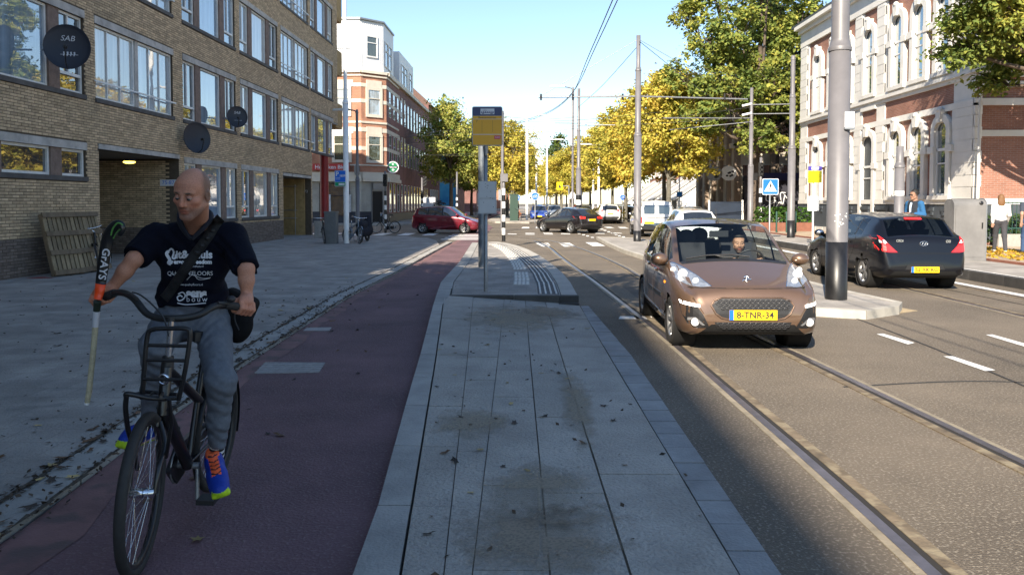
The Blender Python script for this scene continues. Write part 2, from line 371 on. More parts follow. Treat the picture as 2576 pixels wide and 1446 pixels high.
# bedding sand under the slabs
mb = MB()
for i in range(60):
    a, b = -6+i*.3, -6+(i+1)*.3
    mb.add([(jx(0, a), a, zramp(jx(0, a), a)-.010), (jx(5, a)+.02, a, zramp(jx(5, a), a)-.010), (jx(5, b)+.02, b, zramp(jx(5, b), b)-.010), (jx(0, b), b, zramp(jx(0, b), b)-.010)], [(0, 1, 2, 3)])
mb.build('bedding', mat('bedding_sand', (.11, .09, .065), .95, .3, 8, coords='World'), plat)
# kerb on the cycle side, block band on the rail side
def lx(y): return xat(RE, y)
y = -6.
while y < 28:
    y2 = min(y+1.0, 28.2)
    if y < 12.1: zt = lambda p: zramp(p[0], p[1])+.004; xr = lambda yy: jx(0, yy) if yy < 12 else lx(yy)+.22
    else: zt = lambda p: .224; xr = lambda yy: lx(yy)+.24
    MB().prism([(lx(y), y+.006), (xr(y)-.012, y+.006), (xr(y2)-.012, y2-.006), (lx(y2), y2-.006)], 0, zt).build('kerb_stone', M_KERB, plat)
    y = y2
M_BAND = mat('kerb_block', (.28, .28, .275), .85, .2, 3, .4, 60, coords='World', objrand=.10)
y = -4.
def bx(y): return .83+.085*min(1, max(0, (11-y)/7.5)), (1.10 if y < 8 else 1.10-.13*(y-8)/3.6)
while y < 11.7:
    y2 = y+.30; a0, a1 = bx(y); b0, b1 = bx(y2)
    MB().prism([(a0+.008, y+.006), (a1, y+.006), (b1, y2-.006), (b0+.008, y2-.006)], 0, .078+rnd.uniform(-.003, .003)).build('kerb_block', M_BAND, plat)
    y = y2
# raised stop surface (edge pixels measured on the photograph, then built as solid geometry at 0.22 m)
ZP = .22
rt = [(12.3, .80), (14, .80), (16, .74), (18, .62), (20, .46), (22, .27), (24, .03), (26, -.3), (27.6, -.68), (28.6, -1.1)]
def rx(y):
    for (a, xa), (b, xb) in zip(rt, rt[1:]):
        if a <= y <= b: return xa+(xb-xa)*(y-a)/(b-a)
    return rt[0][1] if y < 12.3 else rt[-1][1]
M_STOP = tile_mat('stop_tiles', None, .3); M_STOP2 = mat('stop_edge', (.4, .38, .34), .85, .15, 3, .3, 60, coords='World', objrand=.06)
ysr = [12.12, 13, 14, 16, 18, 20, 22, 24, 26, 27.6, 28.6]
mb = MB(); mb.prism([(rx(y)-.26, y) for y in ysr]+[(lx(y)+.24, y) for y in reversed(ysr)], .01, ZP)
mb.build('paved_surface', M_STOP, plat)
for a, b in zip(ysr, ysr[1:]):
    k = max(1, round(b-a))
    for q in range(k):
        ya, yb = a+(b-a)*q/k, a+(b-a)*(q+1)/k
        MB().prism([(rx(ya)-.25, ya+.006), (rx(ya), ya+.006), (rx(yb), yb-.006), (rx(yb)-.25, yb-.006)], 0, ZP+.004).build('edge_stone', M_STOP2, plat)
# dark step stones at the near end of the raised part
M_STEP = mat('step_stone', (.085, .082, .075), .85, .25, 3, .4, 40, coords='World', objrand=.1)
sx = [-1.30, -.2, .52, .82]
for a, b in zip(sx, sx[1:]):
    MB().box(a+.005, b-.005, 11.98, 12.115, .02, ZP+.006).build('step_stone', M_STEP, plat)
MB().box(.50, .815, 11.86, 11.975, .0, .12).build('step_stone', M_STEP, plat)
# thin films of blown sand on the slabs
def film(name, c, noise=3., k=.8, gr=60):
    m = bpy.data.materials.new(name); m.use_nodes = True; t = m.node_tree; N = t.nodes; L = t.links; b = N['Principled BSDF']; b.inputs['Roughness'].default_value = .95
    g = N.new('ShaderNodeTexCoord'); n1 = N.new('ShaderNodeTexNoise'); n1.inputs['Scale'].default_value = gr; n1.inputs['Detail'].default_value = 4; L.new(g.outputs['Object'], n1.inputs[0])
    rp = N.new('ShaderNodeValToRGB'); rp.color_ramp.elements[0].position = .36; rp.color_ramp.elements[0].color = (*[q*.6 for q in c], 1); rp.color_ramp.elements[1].position = .58; rp.color_ramp.elements[1].color = (*c, 1); L.new(n1.outputs[0], rp.inputs[0]); L.new(rp.outputs[0], b.inputs['Base Color'])
    n2 = N.new('ShaderNodeTexNoise'); n2.inputs['Scale'].default_value = noise; n2.inputs['Detail'].default_value = 8; n2.inputs['Roughness'].default_value = .7; L.new(g.outputs['Object'], n2.inputs[0])
    ln = N.new('ShaderNodeVectorMath'); ln.operation = 'LENGTH'; L.new(g.outputs['Generated'], N.new('ShaderNodeMapping').inputs[0]); mp = N.new('ShaderNodeMapping'); mp.inputs['Location'].default_value = (-1, -1, 0); mp.inputs['Scale'].default_value = (2, 2, 0); L.new(g.outputs['Generated'], mp.inputs[0]); L.new(mp.outputs[0], ln.inputs[0])
    a = N.new('ShaderNodeMath'); a.operation = 'MULTIPLY_ADD'; a.inputs[1].default_value = -.75; a.inputs[2].default_value = .40; L.new(ln.outputs['Value'], a.inputs[0])
    s = N.new('ShaderNodeMath'); s.operation = 'ADD'; L.new(a.outputs[0], s.inputs[0]); L.new(n2.outputs[0], s.inputs[1]); mr = N.new('ShaderNodeMapRange'); mr.inputs[1].default_value = .38; mr.inputs[2].default_value = .72; mr.inputs[4].default_value = k; L.new(s.outputs[0], mr.inputs[0]); L.new(mr.outputs[0], b.inputs['Alpha']); MATS[name] = m; return m
M_FILM = film('sand_film', (.40, .335, .24), 4.5, .6); M_FILMD = film('earth_film', (.36, .295, .215), 5.5, .7)
for x0, x1, y0, y1, m_ in ((-.6, .75, 3.0, 4.25, M_FILMD), (-.5, .62, 3.4, 4.9, M_FILM), (-.85, .05, 5.0, 6.1, M_FILM), (-1.2, .9, 8.6, 11.95, M_FILM), (-.3, 1.0, 10.0, 11.9, M_FILMD), (.2, .6, 4.4, 8.0, M_FILM)):
    ny = 4; mb = MB(); xs_ = [x0, (x0+x1)/2, x1]; ys_ = [y0+(y1-y0)*i/ny for i in range(ny+1)]
    mb.add([(x, y, zramp(x, min(y, 11.9))+.007) for y in ys_ for x in xs_], [(3*j+i, 3*j+i+1, 3*j+i+4, 3*j+i+3) for j in range(ny) for i in range(2)])
    mb.build('sand_film', m_, plat, kind='stuff')
# tactile ribs: white guide tiles and the dark edge strip with white ribs
M_TACT = mat('tactile_white', (.62, .6, .55), .8, .2, 8, .2, 40); M_TACTD = mat('tactile_dark', (.07, .07, .072), .8, .2, 8)
for i, y in enumerate(np.arange(13.6, 27.0, .62)):
    if 15.9 < y < 16.4: continue
    x0 = rx(y)-1.05+.012*(y-13); t = MB().box(x0, x0+.30, y, y+.58, .2, ZP+.004)
    tl = t.build('tactile_tile', M_STOP2, plat); rb = MB()
    for k in range(4): rb.box(x0+.02+k*.073, x0+.063+k*.073, y+.02, y+.56, ZP, ZP+.012)
    rb.build('tactile_rib', M_TACT, tl)
for i, y in enumerate(np.arange(12.25, 25.6, .62)):
    x0 = rx(y+.3)-.62; sl = rx(y+.58)-rx(y); tl = MB().prism([(x0, y), (x0+.34, y), (x0+.34+sl, y+.6), (x0+sl, y+.6)], .2, ZP+.004).build('tactile_tile', M_TACTD, plat, label='dark tactile tile with white ribs'); rb = MB()
    for k in range(4):
        xa = x0+.03+k*.085; rb.prism([(xa, y), (xa+.028, y), (xa+.028+sl, y+.6), (xa+sl, y+.6)], ZP, ZP+.011)
    rb.build('tactile_rib', M_TACT, tl)

# mended strips and tar seams in the carriageway
M_PATCH = mat('asphalt_patch', (.088, .078, .066), .85, .3, 1.5, .6, 90, coords='World', spots=(140, .58, (.17, .15, .12), .5)); M_TAR = mat('tar_seam', (.03, .028, .026), .7)
for x0, x1, y0, y1 in ((1.95, 2.6, 13.2, 15.5),):
    MB().add([(x0, y0, .002), (x1, y0+.05, .002), (x1+.03, y1, .002), (x0-.02, y1-.04, .002)], [(0, 1, 2, 3)]).build('asphalt_patch', M_PATCH, kind='structure')
for pts in ([(4.4, 3), (4.5, 6), (4.75, 10), (4.8, 16), (4.4, 26)], [(8.2, 5), (8.3, 9), (8.15, 14), (8.2, 22), (8.3, 34)], [(2.9, 7.0), (4.2, 7.25), (5.6, 7.1), (8.2, 7.4)]):
    mb = MB(); ribbon(mb, catmull([Vector((x+rnd.uniform(-.03, .03), y, 0)) for x, y in pts], 8), -.014, .014, 0, .0052); mb.build('tar_seam', M_TAR, kind='structure')
# narrow refuge island carrying the catenary poles
isl = Gs([(1500, 596), (1530, 612), (1567, 628), (1626, 646), (2043, 775), (2180, 783), (2262, 771), (2270, 760), (2128, 730), (2027, 705), (1800, 650), (1660, 610), (1600, 598)], .12)
ic = sum(isl, Vector())/len(isl)
mb = MB(); mb.prism([(p.x, p.y) for p in [ic+(q-ic)*.985 for q in isl]], 0, .118); struct('refuge_island', mb, tile_mat('island_tiles', None, .3))
ik = thing('island_kerb', 'pale concrete kerb around the narrow refuge island with the big grey pole', 'kerb', (ic.x, ic.y, 0))
M_ISK = mat('pale_kerb', (.40, .375, .325), .85, .18, 3, .3, 50, coords='World', objrand=.07)
def inset(poly, d):
    out = []; n = len(poly)
    for i, p in enumerate(poly):
        a = poly[i-1]; b = poly[(i+1) % n]; t = ((p-a).normalized()+(b-p).normalized()); t.z = 0; t.normalize(); out.append(p+Vector((-t.y, t.x, 0))*d)
    return out
area = sum(a.x*b.y-b.x*a.y for a, b in zip(isl, isl[1:]+isl[:1]))
ins = inset(isl, .14 if area > 0 else -.14)
for i in range(len(isl)):
    a, b, ai, bi = isl[i], isl[(i+1) % len(isl)], ins[i], ins[(i+1) % len(isl)]; k = max(1, round((b-a).length))
    for q in range(k):
        e = .006/max(.2, (b-a).length); s0, s1 = q/k+e, (q+1)/k-e
        MB().prism([(p.x, p.y) for p in (a.lerp(b, s0), a.lerp(b, s1), ai.lerp(bi, s1), ai.lerp(bi, s0))][::1 if area > 0 else -1], 0, .126).build('kerb_stone', M_ISK, ik)
# sandy dirt and dry leaves swept against the island's near corner
mb = MB(); rnd2 = random.Random(5); M_SAND = mat('sandy_dirt', (.36, .28, .17), .95, .3, 5, .6, 60, coords='World')
pts = Gs([(2043, 790), (2100, 793), (2180, 796), (2262, 788), (2308, 782), (2262, 774), (2180, 785), (2043, 777)])
mb.prism([(p.x, p.y) for p in pts][::-1], .001, .007); tag(mb.build('sand_drift', M_SAND), label='sand and grit swept along the island kerb', cat='sand', kind='stuff')

# tram rails set in the carriageway
M_RAIL = mat('rail_steel', (.21, .19, .205), .36, .25, 6, metal=.75, coords='World'); M_RUST = mat('rail_rust', (.15, .115, .075), .85, .4, 6, .4, 40, coords='World', spots=(7, .5, (.26, .215, .14), .8))
M_GROOVE = mat('rail_groove', (.02, .018, .016), .9); M_SEAM = mat('rail_seam', (.235, .20, .145), .9, .3, 5, .3, 50, coords='World')
def rail_path(pts): return catmull([G(*p) for p in pts], 10)
railA = rail_path([(2900, 1962), (2350, 1446), (2035, 1160), (1850, 1000), (1690, 862), (1600, 790), (1500, 712), (1450, 676), (1410, 646), (1385, 625), (1360, 612), (1325, 603), (1240, 596), (1100, 590)])
railB = rail_path([(3300, 1510), (2576, 1165), (2250, 1009), (2027, 902), (1920, 853), (1760, 774), (1609, 694), (1567, 670), (1500, 640), (1440, 619), (1370, 604), (1280, 594), (1150, 588)])
RR = [Vector(p) for p in ((7.1, -4, 0), (7.25, 8, 0), (7.4, 16, 0), (7.35, 24, 0), (7.1, 32, 0), (6.4, 42, 0))]
railC = catmull(RR, 10); railD = [p+Vector((1.435, 0, 0)) for p in railC]
tr = thing('tram_track', 'grooved tram rails in the near lane curving left at the junction', 'tram track', (2, 5, 0))
tr2 = thing('tram_track', 'grooved tram rails in the far lane beside the black hatchback', 'tram track', (7.5, 12, 0))
for t_, ps in ((tr, (railA, railB)), (tr2, (railC, railD))):
    for ph in ps:
        s = -1 if ph in (railB, railD) else 1
        mb = MB()
        ribbon(mb, ph, -.16*s if s > 0 else -.10, -.03 if s > 0 else .16, .0, .0035, 0) if False else None
        ribbon(mb, ph, -.035, .03, 0, .009, 0); r = mb.build('rail_head', M_RAIL, t_)
        mb = MB(); o = (.03, .072) if s > 0 else (-.077, -.035); ribbon(mb, ph, *o, 0, .0045); mb.build('groove', M_GROOVE, t_)
        mb = MB(); o = (.072, .15) if s > 0 else (-.155, -.077); ribbon(mb, ph, *o, 0, .0085); mb.build('guard_lip', M_RUST, t_)
        mb = MB(); o = (-.085, -.035) if s > 0 else (.03, .08); ribbon(mb, ph, *o, 0, .006); mb.build('edge_seam', M_SEAM, t_)

# right-hand tram platform and pavement
mb = MB(); mb.prism([(9.82, 5), (12.0, 5), (12.0, 62), (11.3, 66), (9.82, 60)], 0, .165); struct('right_platform', mb, [tile_mat('right_tiles', None, .3)])
pk = thing('platform_edge', 'dark kerb edge of the right-hand tram platform', 'kerb', (9.7, 20, 0))
M_DKERB = mat('dark_kerb', (.05, .048, .045), .8, .3, 4, .3, 40, coords='World', objrand=.12)
for i in range(46):
    y = 6+i*1.2
    if y > 58: break
    MB().box(9.6, 9.815, y+.008, y+1.19, 0, .20).build('edge_stone', M_DKERB, pk)
MB().box(9.84, 10.06, 5, 58, .1, .172).build('white_line', M_WHITE, pk, label='white line painted along the platform edge')
M_PAVR = mat('ochre_paving', (.36, .28, .2), .88, .25, 1.0, .35, 60, coords='World', spots=(1.6, .56, (.42, .3, .1), .5))
mb = MB(); mb.prism([(12.12, 5), (60, 5), (60, 64), (13, 68), (12.12, 62)], 0, .20); struct('right_pavement', mb, M_PAVR)
rk = thing('brick_kerb', 'red brown kerb along the right pavement', 'kerb', (12.1, 20, 0)); M_RKERB = mat('red_kerb', (.25, .1, .065), .85, .25, 4, .3, 40, coords='World', objrand=.15)
for i in range(50):
    y = 6+i*1.0; MB().box(12.003, 12.118, y+.006, y+.994, 0, .225).build('kerb_stone', M_RKERB, rk)
mb = MB()
mb.prism([(18, 66), (60, 66), (60, 300), (9.5, 300), (11.5, 90), (12.5, 72)], 0, .14); struct('right_far_pavement', mb, M_PAVR)
mb = MB(); mb.prism([(6.4, 64), (7.0, 62), (7.8, 64), (9.5, 110), (9.0, 300), (6.5, 300)], 0, .14); struct('median_strip', mb, mat('median_tiles', (.36, .31, .24), .9, .25, 1.2, .3, 40, coords='World'))
mb = MB(); mb.prism([(-2.6, 63), (.2, 61.5), (1.0, 63), (1.3, 70), (.6, 300), (-4.1, 300), (-3.5, 68)], 0, .14); struct('left_median', mb, mat('left_median_tiles', (.33, .3, .26), .9, .25, 1.2, .3, 40, coords='World'))

# road markings
def mark(name, polys, label, z=.006, cat='road marking', group=None):
    for pl in polys:
        ps = Gs(pl, 0); MB().add([(p.x, p.y, z) for p in ps], [tuple(range(len(ps)))]).build(name, M_WHITE, kind='structure')
z3 = lambda pts: [((1650+x/4.82)/1.308, (550+y/4.82)/1.308) for x, y in pts]
mark('crosswalk_stripe', [z3([(540, 1207), (742, 1204), (790, 1263), (655, 1263)]), z3([(900, 1202), (1080, 1202), (1178, 1260), (998, 1264)]), z3([(1330, 1194), (1510, 1194), (1648, 1252), (1445, 1254)])], '')
mark('crosswalk_stripe', [z3(p) for p in ([(318, 972), (335, 950), (440, 950), (440, 972)], [(540, 970), (548, 946), (625, 946), (640, 970)], [(1625, 948), (1730, 948), (1790, 968), (1680, 968)], [(1842, 950), (1960, 952), (2020, 974), (1890, 972)])], '')
mark('lane_dash', [z3(p) for p in ([(380, 1044), (525, 1046), (525, 1055), (380, 1053)], [(380, 1062), (525, 1064), (525, 1073), (380, 1071)], [(660, 1040), (800, 1043), (810, 1052), (660, 1049)], [(675, 1058), (812, 1060), (818, 1070), (675, 1067)], [(100, 1055), (240, 1060), (240, 1070), (100, 1065)], [(945, 1050), (1090, 1054), (1090, 1066), (945, 1062)], [(1480, 1046), (1635, 1050), (1640, 1060), (1490, 1057)], [(1740, 1038), (1900, 1046), (1920, 1056), (1760, 1049)])], '')
dots = [(1230, 1055), (1300, 1074), (1365, 1094), (1440, 1116), (1590, 985), (1640, 1004), (1700, 1027), (1755, 1047), (1815, 1072), (1870, 1091), (1935, 1108)]
mark('road_stud', [z3([(x-26, y-7), (x+18, y-7), (x+30, y+7), (x-16, y+7)]) for x, y in dots], '')
mark('lane_dash', [[(2205, 841), (2222, 840), (2301, 863), (2284, 867)], [(2373, 897), (2397, 897), (2504, 932), (2478, 934)], [(2480, 843), (2496, 842), (2600, 871), (2582, 874)]], '')
mark('stop_line', [[(1560, 796), (1640, 796), (1640, 803), (1556, 803)]], '')
mark('platform_line', [[(1950, 589), (1962, 588), (2900, 828), (2880, 836)]], '') if False else None
MB().add([(8.85, 6, .004), (9.1, 6, .004), (9.1, 58, .004), (8.85, 58, .004)], [(0, 1, 2, 3)]).build('edge_line', M_WHITE, kind='structure')
# zebra stripes over the side street next to the red car
for xx in (-14.5, -13.2, -11.9, -10.6, -9.3, -8.0, -6.7, -5.4):
    MB().add([(xx, 39.3, .004), (xx+.6, 39.3, .004), (xx+.6, 42.2, .004), (xx, 42.2, .004)], [(0, 1, 2, 3)]).build('crosswalk_stripe', M_WHITE, kind='structure')
for yy in (34.5, 36.2, 37.9, 39.6):
    MB().add([(-3.9, yy, .017), (-2.2, yy, .017), (-2.2, yy+.7, .017), (-3.9, yy+.7, .017)], [(0, 1, 2, 3)]).build('crosswalk_stripe', M_WHITE, kind='structure')
# access covers let into the cycle path
cov = thing('access_cover', 'large grey checker cover plate in the red cycle path', 'cover', (-1.9, 7.2, 0))
c0 = Gs([(640, 940), (802, 937), (818, 913), (668, 912)], .012); c0 = [c0[0], c0[1], c0[2], c0[3]]
MB().prism([(p.x, p.y) for p in c0], .005, .019).build('plate', mat('cover_metal', (.28, .27, .26), .6, .2, 20, .3, 120, coords='World'), cov)
mb = MB()
for i in range(12):
    for j in range(5):
        u, v = (i+.5)/12, (j+.5)/5; p = c0[0].lerp(c0[1], u).lerp(c0[3].lerp(c0[2], u), v); mb.obox((p.x, p.y, .0195), (.03, .006*(-1)**(i+j), 0), (.004, .012, 0), (0, 0, .002))
mb.build('checker_relief', MATS['cover_metal'], cov, kind='stuff')
c1 = Gs([(762, 833), (828, 832), (834, 824), (772, 825)], .012); cov2 = thing('access_cover', 'small grey cover plate further along the cycle path', 'cover', (c1[0].x, c1[0].y, 0))
MB().prism([(p.x, p.y) for p in c1], .005, .018).build('plate', MATS['cover_metal'], cov2)
# ================================================================== APARTMENT BLOCK ON THE LEFT
XF = -11.0
M_BRICK = mat('yellow_brick', (.50, .372, .235), .85, .2, 9, .3, 60, island=.24, coords='World', spots=(.5, .6, (.36, .28, .18), .7))
M_BRICK1 = mat('yellow_brick_single', (.50, .372, .235), .85, .2, 9, .3, 60, objrand=.24, coords='World')
M_BRICKD = mat('dark_plinth_brick', (.17, .135, .115), .85, .25, 9, .3, 60, island=.25, coords='World')
M_MORT = mat('dark_mortar', (.085, .065, .045), .95, .2, 6)
M_LINT = mat('lintel_concrete', (.42, .40, .375), .85, .25, 2.5, .3, 40, coords='World', spots=(2.2, .58, (.14, .13, .12), .6))
M_PIER = mat('brown_pier', (.19, .135, .11), .85, .25, 6, .3, 50, coords='World')
M_SILL = mat('dark_sill', (.085, .078, .075), .8, .3, 3, coords='World')
M_WFR = mat('window_frame_paint', (.70, .71, .70), .5, .1, 6, coords='World')
PANES = [pane_mat('pane_curtain', (.46, .52, .56), .30), pane_mat('pane_blue', (.26, .36, .46), .34), pane_mat('pane_dark', (.06, .07, .08), .32), pane_mat('pane_net', (.58, .60, .58), .26)]
blk = thing('apartment_block', 'long four storey apartment block of yellow brick with white framed windows', 'apartment building', (XF, 30, 0))
ROOF = 13.9; YA, YB, YE = -12., 39.2, 44.65
FL = [(4.35, 6.24), (7.5, 9.4), (10.65, 12.55)]
groups = []                                                # (kind, y0, y1)
for base in (24.5, 29.43, 39.12): groups.append(('NWN', base))
groups += [('D', 34.38), ('D', 19.5), ('NWN', 14.55), ('NWN', 9.6), ('D', 4.6), ('NWN', -.4), ('NWN', -5.4)]
NW = [(0, .97, 'N'), (1.38, 3.06, 'W'), (3.48, 4.45, 'N')]; DD = [(0, 2.06, 'D'), (2.24, 4.3, 'D')]
openings = []; wins = []; lintels = []; sills = []; piers = []
def group(kind, y0, z0, z1):
    cols_ = NW if kind == 'NWN' else DD; y1 = y0+cols_[-1][1]
    if y1 > YE: y1 = YE-.15
    openings.append((y0, y1, z0, z1)); lintels.append((y0-.03, y1+.03, z1, z1+.19)); sills.append((y0-.04, y1+.04, z0-.11, z0))
    for i, (a, b, k) in enumerate(cols_):
        if y0+a > YE-.3: break
        wins.append((k, y0+a, min(y0+b, YE-.15), z0, z1))
        if i+1 < len(cols_) and y0+b < YE-.5: piers.append((y0+b, y0+cols_[i+1][0], z0, z1, kind))
for k, b in groups:
    for z0, z1 in FL: group(k, b, z0, z1)
for b in (24.5, 29.43): group('NWN', b, 1.1, 2.96)
for b in (14.55, 9.6, -.4, -5.4): group('NWN', b, 2.32, 2.98)
PASS = [(19.57, 24.13, 0, 3.06), (34.5, 39.0, 0, 2.9)]
holes = openings+PASS+[(YB, 99, 0, 6.25)]+lintels+sills
for y0, y1, z0, z1 in PASS: lintels.append((y0-.02, y1+.02, z1, z1+.13))
holes += lintels[-2:]
# backing wall in pieces round the openings
mb = MB(); ys = sorted({YA, YE, YB}|{v for h in openings+PASS for v in h[:2] if YA < v < YE}); zs = sorted({0, ROOF, 6.25}|{v for h in openings+PASS for v in h[2:]})
for a, b in zip(ys, ys[1:]):
    run = None
    for c, d in zip(zs, zs[1:]):
        m_ = ((a+b)/2, (c+d)/2); solid = not any(h[0] < m_[0] < h[1] and h[2] < m_[1] < h[3] for h in openings+PASS) and not (m_[0] > YB and m_[1] < 6.25)
        if solid: run = (run[0], d) if run else (c, d)
        if (not solid or d == zs[-1]) and run: mb.box(XF-.30, XF, a, b, run[0], run[1]); run = None
mb.build('wall', M_MORT, blk)
# bricks: course by course; the nearest ones are objects of their own
BW, BH, CO = .222, .054, .068
allb = []
def free(z0, z1, a, b):
    seg = [(a, b)]
    for h in holes:
        if h[2] < z1-.006 and h[3] > z0+.006:
            n = []
            for s0, s1 in seg:
                if h[1] <= s0 or h[0] >= s1: n.append((s0, s1)); continue
                if h[0] > s0: n.append((s0, h[0]))
                if h[1] < s1: n.append((h[1], s1))
            seg = n
    return seg
row = 0; z = .02
while z < ROOF-.12:
    for s0, s1 in free(z, z+BH, 11.5, YE):
        y = 11.5+(row % 2)*.118
        k = math.floor((s0-y)/.236); y += k*.236
        while y < s1:
            a, b = max(y, s0), min(y+BW, s1)
            if b-a > .04: allb.append((a, b, z, z < .86))
            y += .236
    z += CO; row += 1
def on_screen(a, z):
    px = (z-HC)*F/a
    return a > 15.75 and -900 < px < 505
vis = sorted([q for q in allb if on_screen(q[0], q[2]) and q[1]-q[0] > .15], key=lambda q: q[0]+(.0 if not q[3] else 3))
near = set(id(q) for q in vis[:300]); mbs = [MB(), MB()]
def bverts(a, b, z, j): return [(XF-.004, a, z), (XF+.011+j, a, z), (XF+.011+j, b, z), (XF-.004, b, z), (XF-.004, a, z+BH), (XF+.011+j, a, z+BH), (XF+.011+j, b, z+BH), (XF-.004, b, z+BH)]
BF = [(0, 1, 2, 3)[::-1], (4, 5, 6, 7), (0, 1, 5, 4), (1, 2, 6, 5), (2, 3, 7, 6)]
bm_cache = {}
for q in allb:
    a, b, z, dk = q
    if id(q) in near:
        ln = round(b-a, 2)
        if (ln, dk) not in bm_cache:
            t = MB(); t.add([(v[0]-XF, v[1], v[2]) for v in bverts(0, ln, 0, 0)], BF); bm_cache[(ln, dk)] = t.mesh('brick', M_BRICKD if dk else M_BRICK1)
        link('brick', bm_cache[(ln, dk)], blk, loc=(rnd.uniform(-.002, .003), a-30, z))
    else: mbs[dk].add(bverts(a, b, z, rnd.uniform(-.003, .003)), BF)
mbs[0].build('brickwork', M_BRICK, blk, kind='stuff'); mbs[1].build('plinth_brickwork', M_BRICKD, blk, kind='stuff')
for a, b, c, d in lintels:
    n = max(1, round((b-a)/2.2))
    for i in range(n):
        MB().box(XF-.05, XF+.03, a+(b-a)*i/n+.004, a+(b-a)*(i+1)/n-.004, c, d).build('lintel', M_LINT, blk)
for a, b, c, d in sills: MB().box(XF-.1, XF+.045, a, b, c, d).build('sill', M_SILL, blk)
for a, b, c, d, k in piers: MB().box(XF-.2, XF-.012 if k == 'NWN' else XF-.03, a, b, c, d).build('pier', M_PIER if k == 'NWN' else M_LINT, blk)
# windows
wcache = {}
def window(kind, wd, ht, lab=None):
    """local frame: x outward, y along the wall, z up"""
    key = (kind, round(wd, 2), round(ht, 2))
    if key in wcache: return wcache[key]
    f = MB(); t = .065; x0, x1 = -.16, -.06
    f.box(x0, x1, 0, t, 0, ht); f.box(x0, x1, wd-t, wd, 0, ht); f.box(x0, x1, t, wd-t, ht-t, ht); f.box(x0, x1, t, wd-t, 0, t)
    ps = []
    if kind == 'N' and ht > 1:
        f.box(x0, x1+.012, t, wd-t, .40, .47)
        m = wd*.45; f.box(x0+.01, x1-.01, m-.03, m+.03, .47, ht-t)
        ps = [(t, wd-t, t, .40), (t, m-.03, .47, ht-t), (m+.03, wd-t, .47, ht-t)]
    elif kind == 'D':
        for i in (1, 2): y = t+(wd-2*t)*i/3; f.box(x0+.02, x1-.02, y-.018, y+.018, t, ht-t); 
        ps = [(t+(wd-2*t)*i/3+.018*(i > 0), t+(wd-2*t)*(i+1)/3-.018*(i < 2), t, ht-t) for i in range(3)]
        f.box(.03, .06, -.1, wd+.1, .40, .445); f.box(-.06, .05, -.02, .02, .40, .44); f.box(-.06, .05, wd-.02, wd+.02, .40, .44)
    else: ps = [(t, wd-t, t, ht-t)]
    wcache[key] = (f.mesh('window', M_WFR), ps); return wcache[key]
pcache = {}
rp = random.Random(21)
for k, a, b, c, d in wins:
    me, ps = window(k, b-a, d-c)
    o = link('window', me, blk, loc=(0, a-30, c))
    pm = PANES[{'N': rp.choice([0, 2, 3, 1]), 'W': rp.choice([0, 1, 1, 3]), 'D': rp.choice([0, 3, 1])}[k]] if d-c > 1 else PANES[2]
    for (y0, y1, z0, z1) in ps:
        key = (round(y0, 3), round(y1, 3), round(z0, 3), round(z1, 3), pm.name)
        if key not in pcache:
            t = MB(); t.box(-.125, -.11, y0, y1, z0, z1); pcache[key] = t.mesh('pane', pm)
        link('pane', pcache[key], o)
# roof edge, galleries at the far end, passages
MB().box(XF-.4, XF+.06, YA, YE+.02, ROOF-.1, ROOF+.06).build('roof_edge', M_LINT, blk)
MB().box(XF-12, XF-.31, YA, YE, ROOF-.5, ROOF-.1).build('roof', M_SILL, blk)
MB().box(XF-12, XF-.31, YE-.3, YE, 6.25, ROOF-.5).box(XF-12, XF-.31, YB-.3, YB, 0, 6.2).build('end_wall', mat('brick_flat', (.36, .24, .1), .85, .25, 4, coords='World'), blk)
MB().box(XF-12, XF+.0, YB, YE, 6.18, 6.245).build('overhang_soffit', mat('soffit', (.34, .32, .29), .8, .1, 2, coords='World'), blk)
for z in (6.2, 9.33, 12.5):
    g_ = MB(); g_.box(-22, -11.12, YE+.02, YE+1.6, z-.12, z); g_.box(-22, -11.12, YE+1.55, YE+1.68, z, z+1.3); g_.box(-11.22, -11.10, YE+.03, YE+1.55, z, z+1.3)
    g_.build('gallery', MATS['brick_flat'], blk)
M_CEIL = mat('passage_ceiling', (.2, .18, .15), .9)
for i, (y0, y1, z0, z1) in enumerate(PASS):
    dp = 5.5
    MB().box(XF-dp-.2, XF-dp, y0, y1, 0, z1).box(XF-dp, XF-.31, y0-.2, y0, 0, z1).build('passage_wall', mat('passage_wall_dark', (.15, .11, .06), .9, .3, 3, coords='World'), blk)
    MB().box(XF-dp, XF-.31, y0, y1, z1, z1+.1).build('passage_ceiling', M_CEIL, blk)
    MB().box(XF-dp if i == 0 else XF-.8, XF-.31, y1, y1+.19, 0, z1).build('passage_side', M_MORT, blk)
    pb = [MB(), MB()]; z = .02; r_ = 0
    while z < z1-.06:
        xx = XF-.31-(r_ % 2)*.118
        while xx > XF-(dp-.3 if i == 0 else .9):
            x2 = max(xx-BW, XF-dp); j = rnd.uniform(-.003, .003)
            pb[z < .86].add([(x2, y1-.012+j, z), (xx, y1-.012+j, z), (xx, y1+.002, z), (x2, y1+.002, z), (x2, y1-.012+j, z+BH), (xx, y1-.012+j, z+BH), (xx, y1+.002, z+BH), (x2, y1+.002, z+BH)], BOXF); xx -= .236
        z += CO; r_ += 1
    pb[0].build('passage_brickwork', M_BRICK, blk, kind='stuff'); pb[1].build('passage_plinth', M_BRICKD, blk, kind='stuff')
MB().box(XF-.31, XF-.2, 19.4, 19.57, 0, 3.06).build('downpipe', M_SILL, blk)
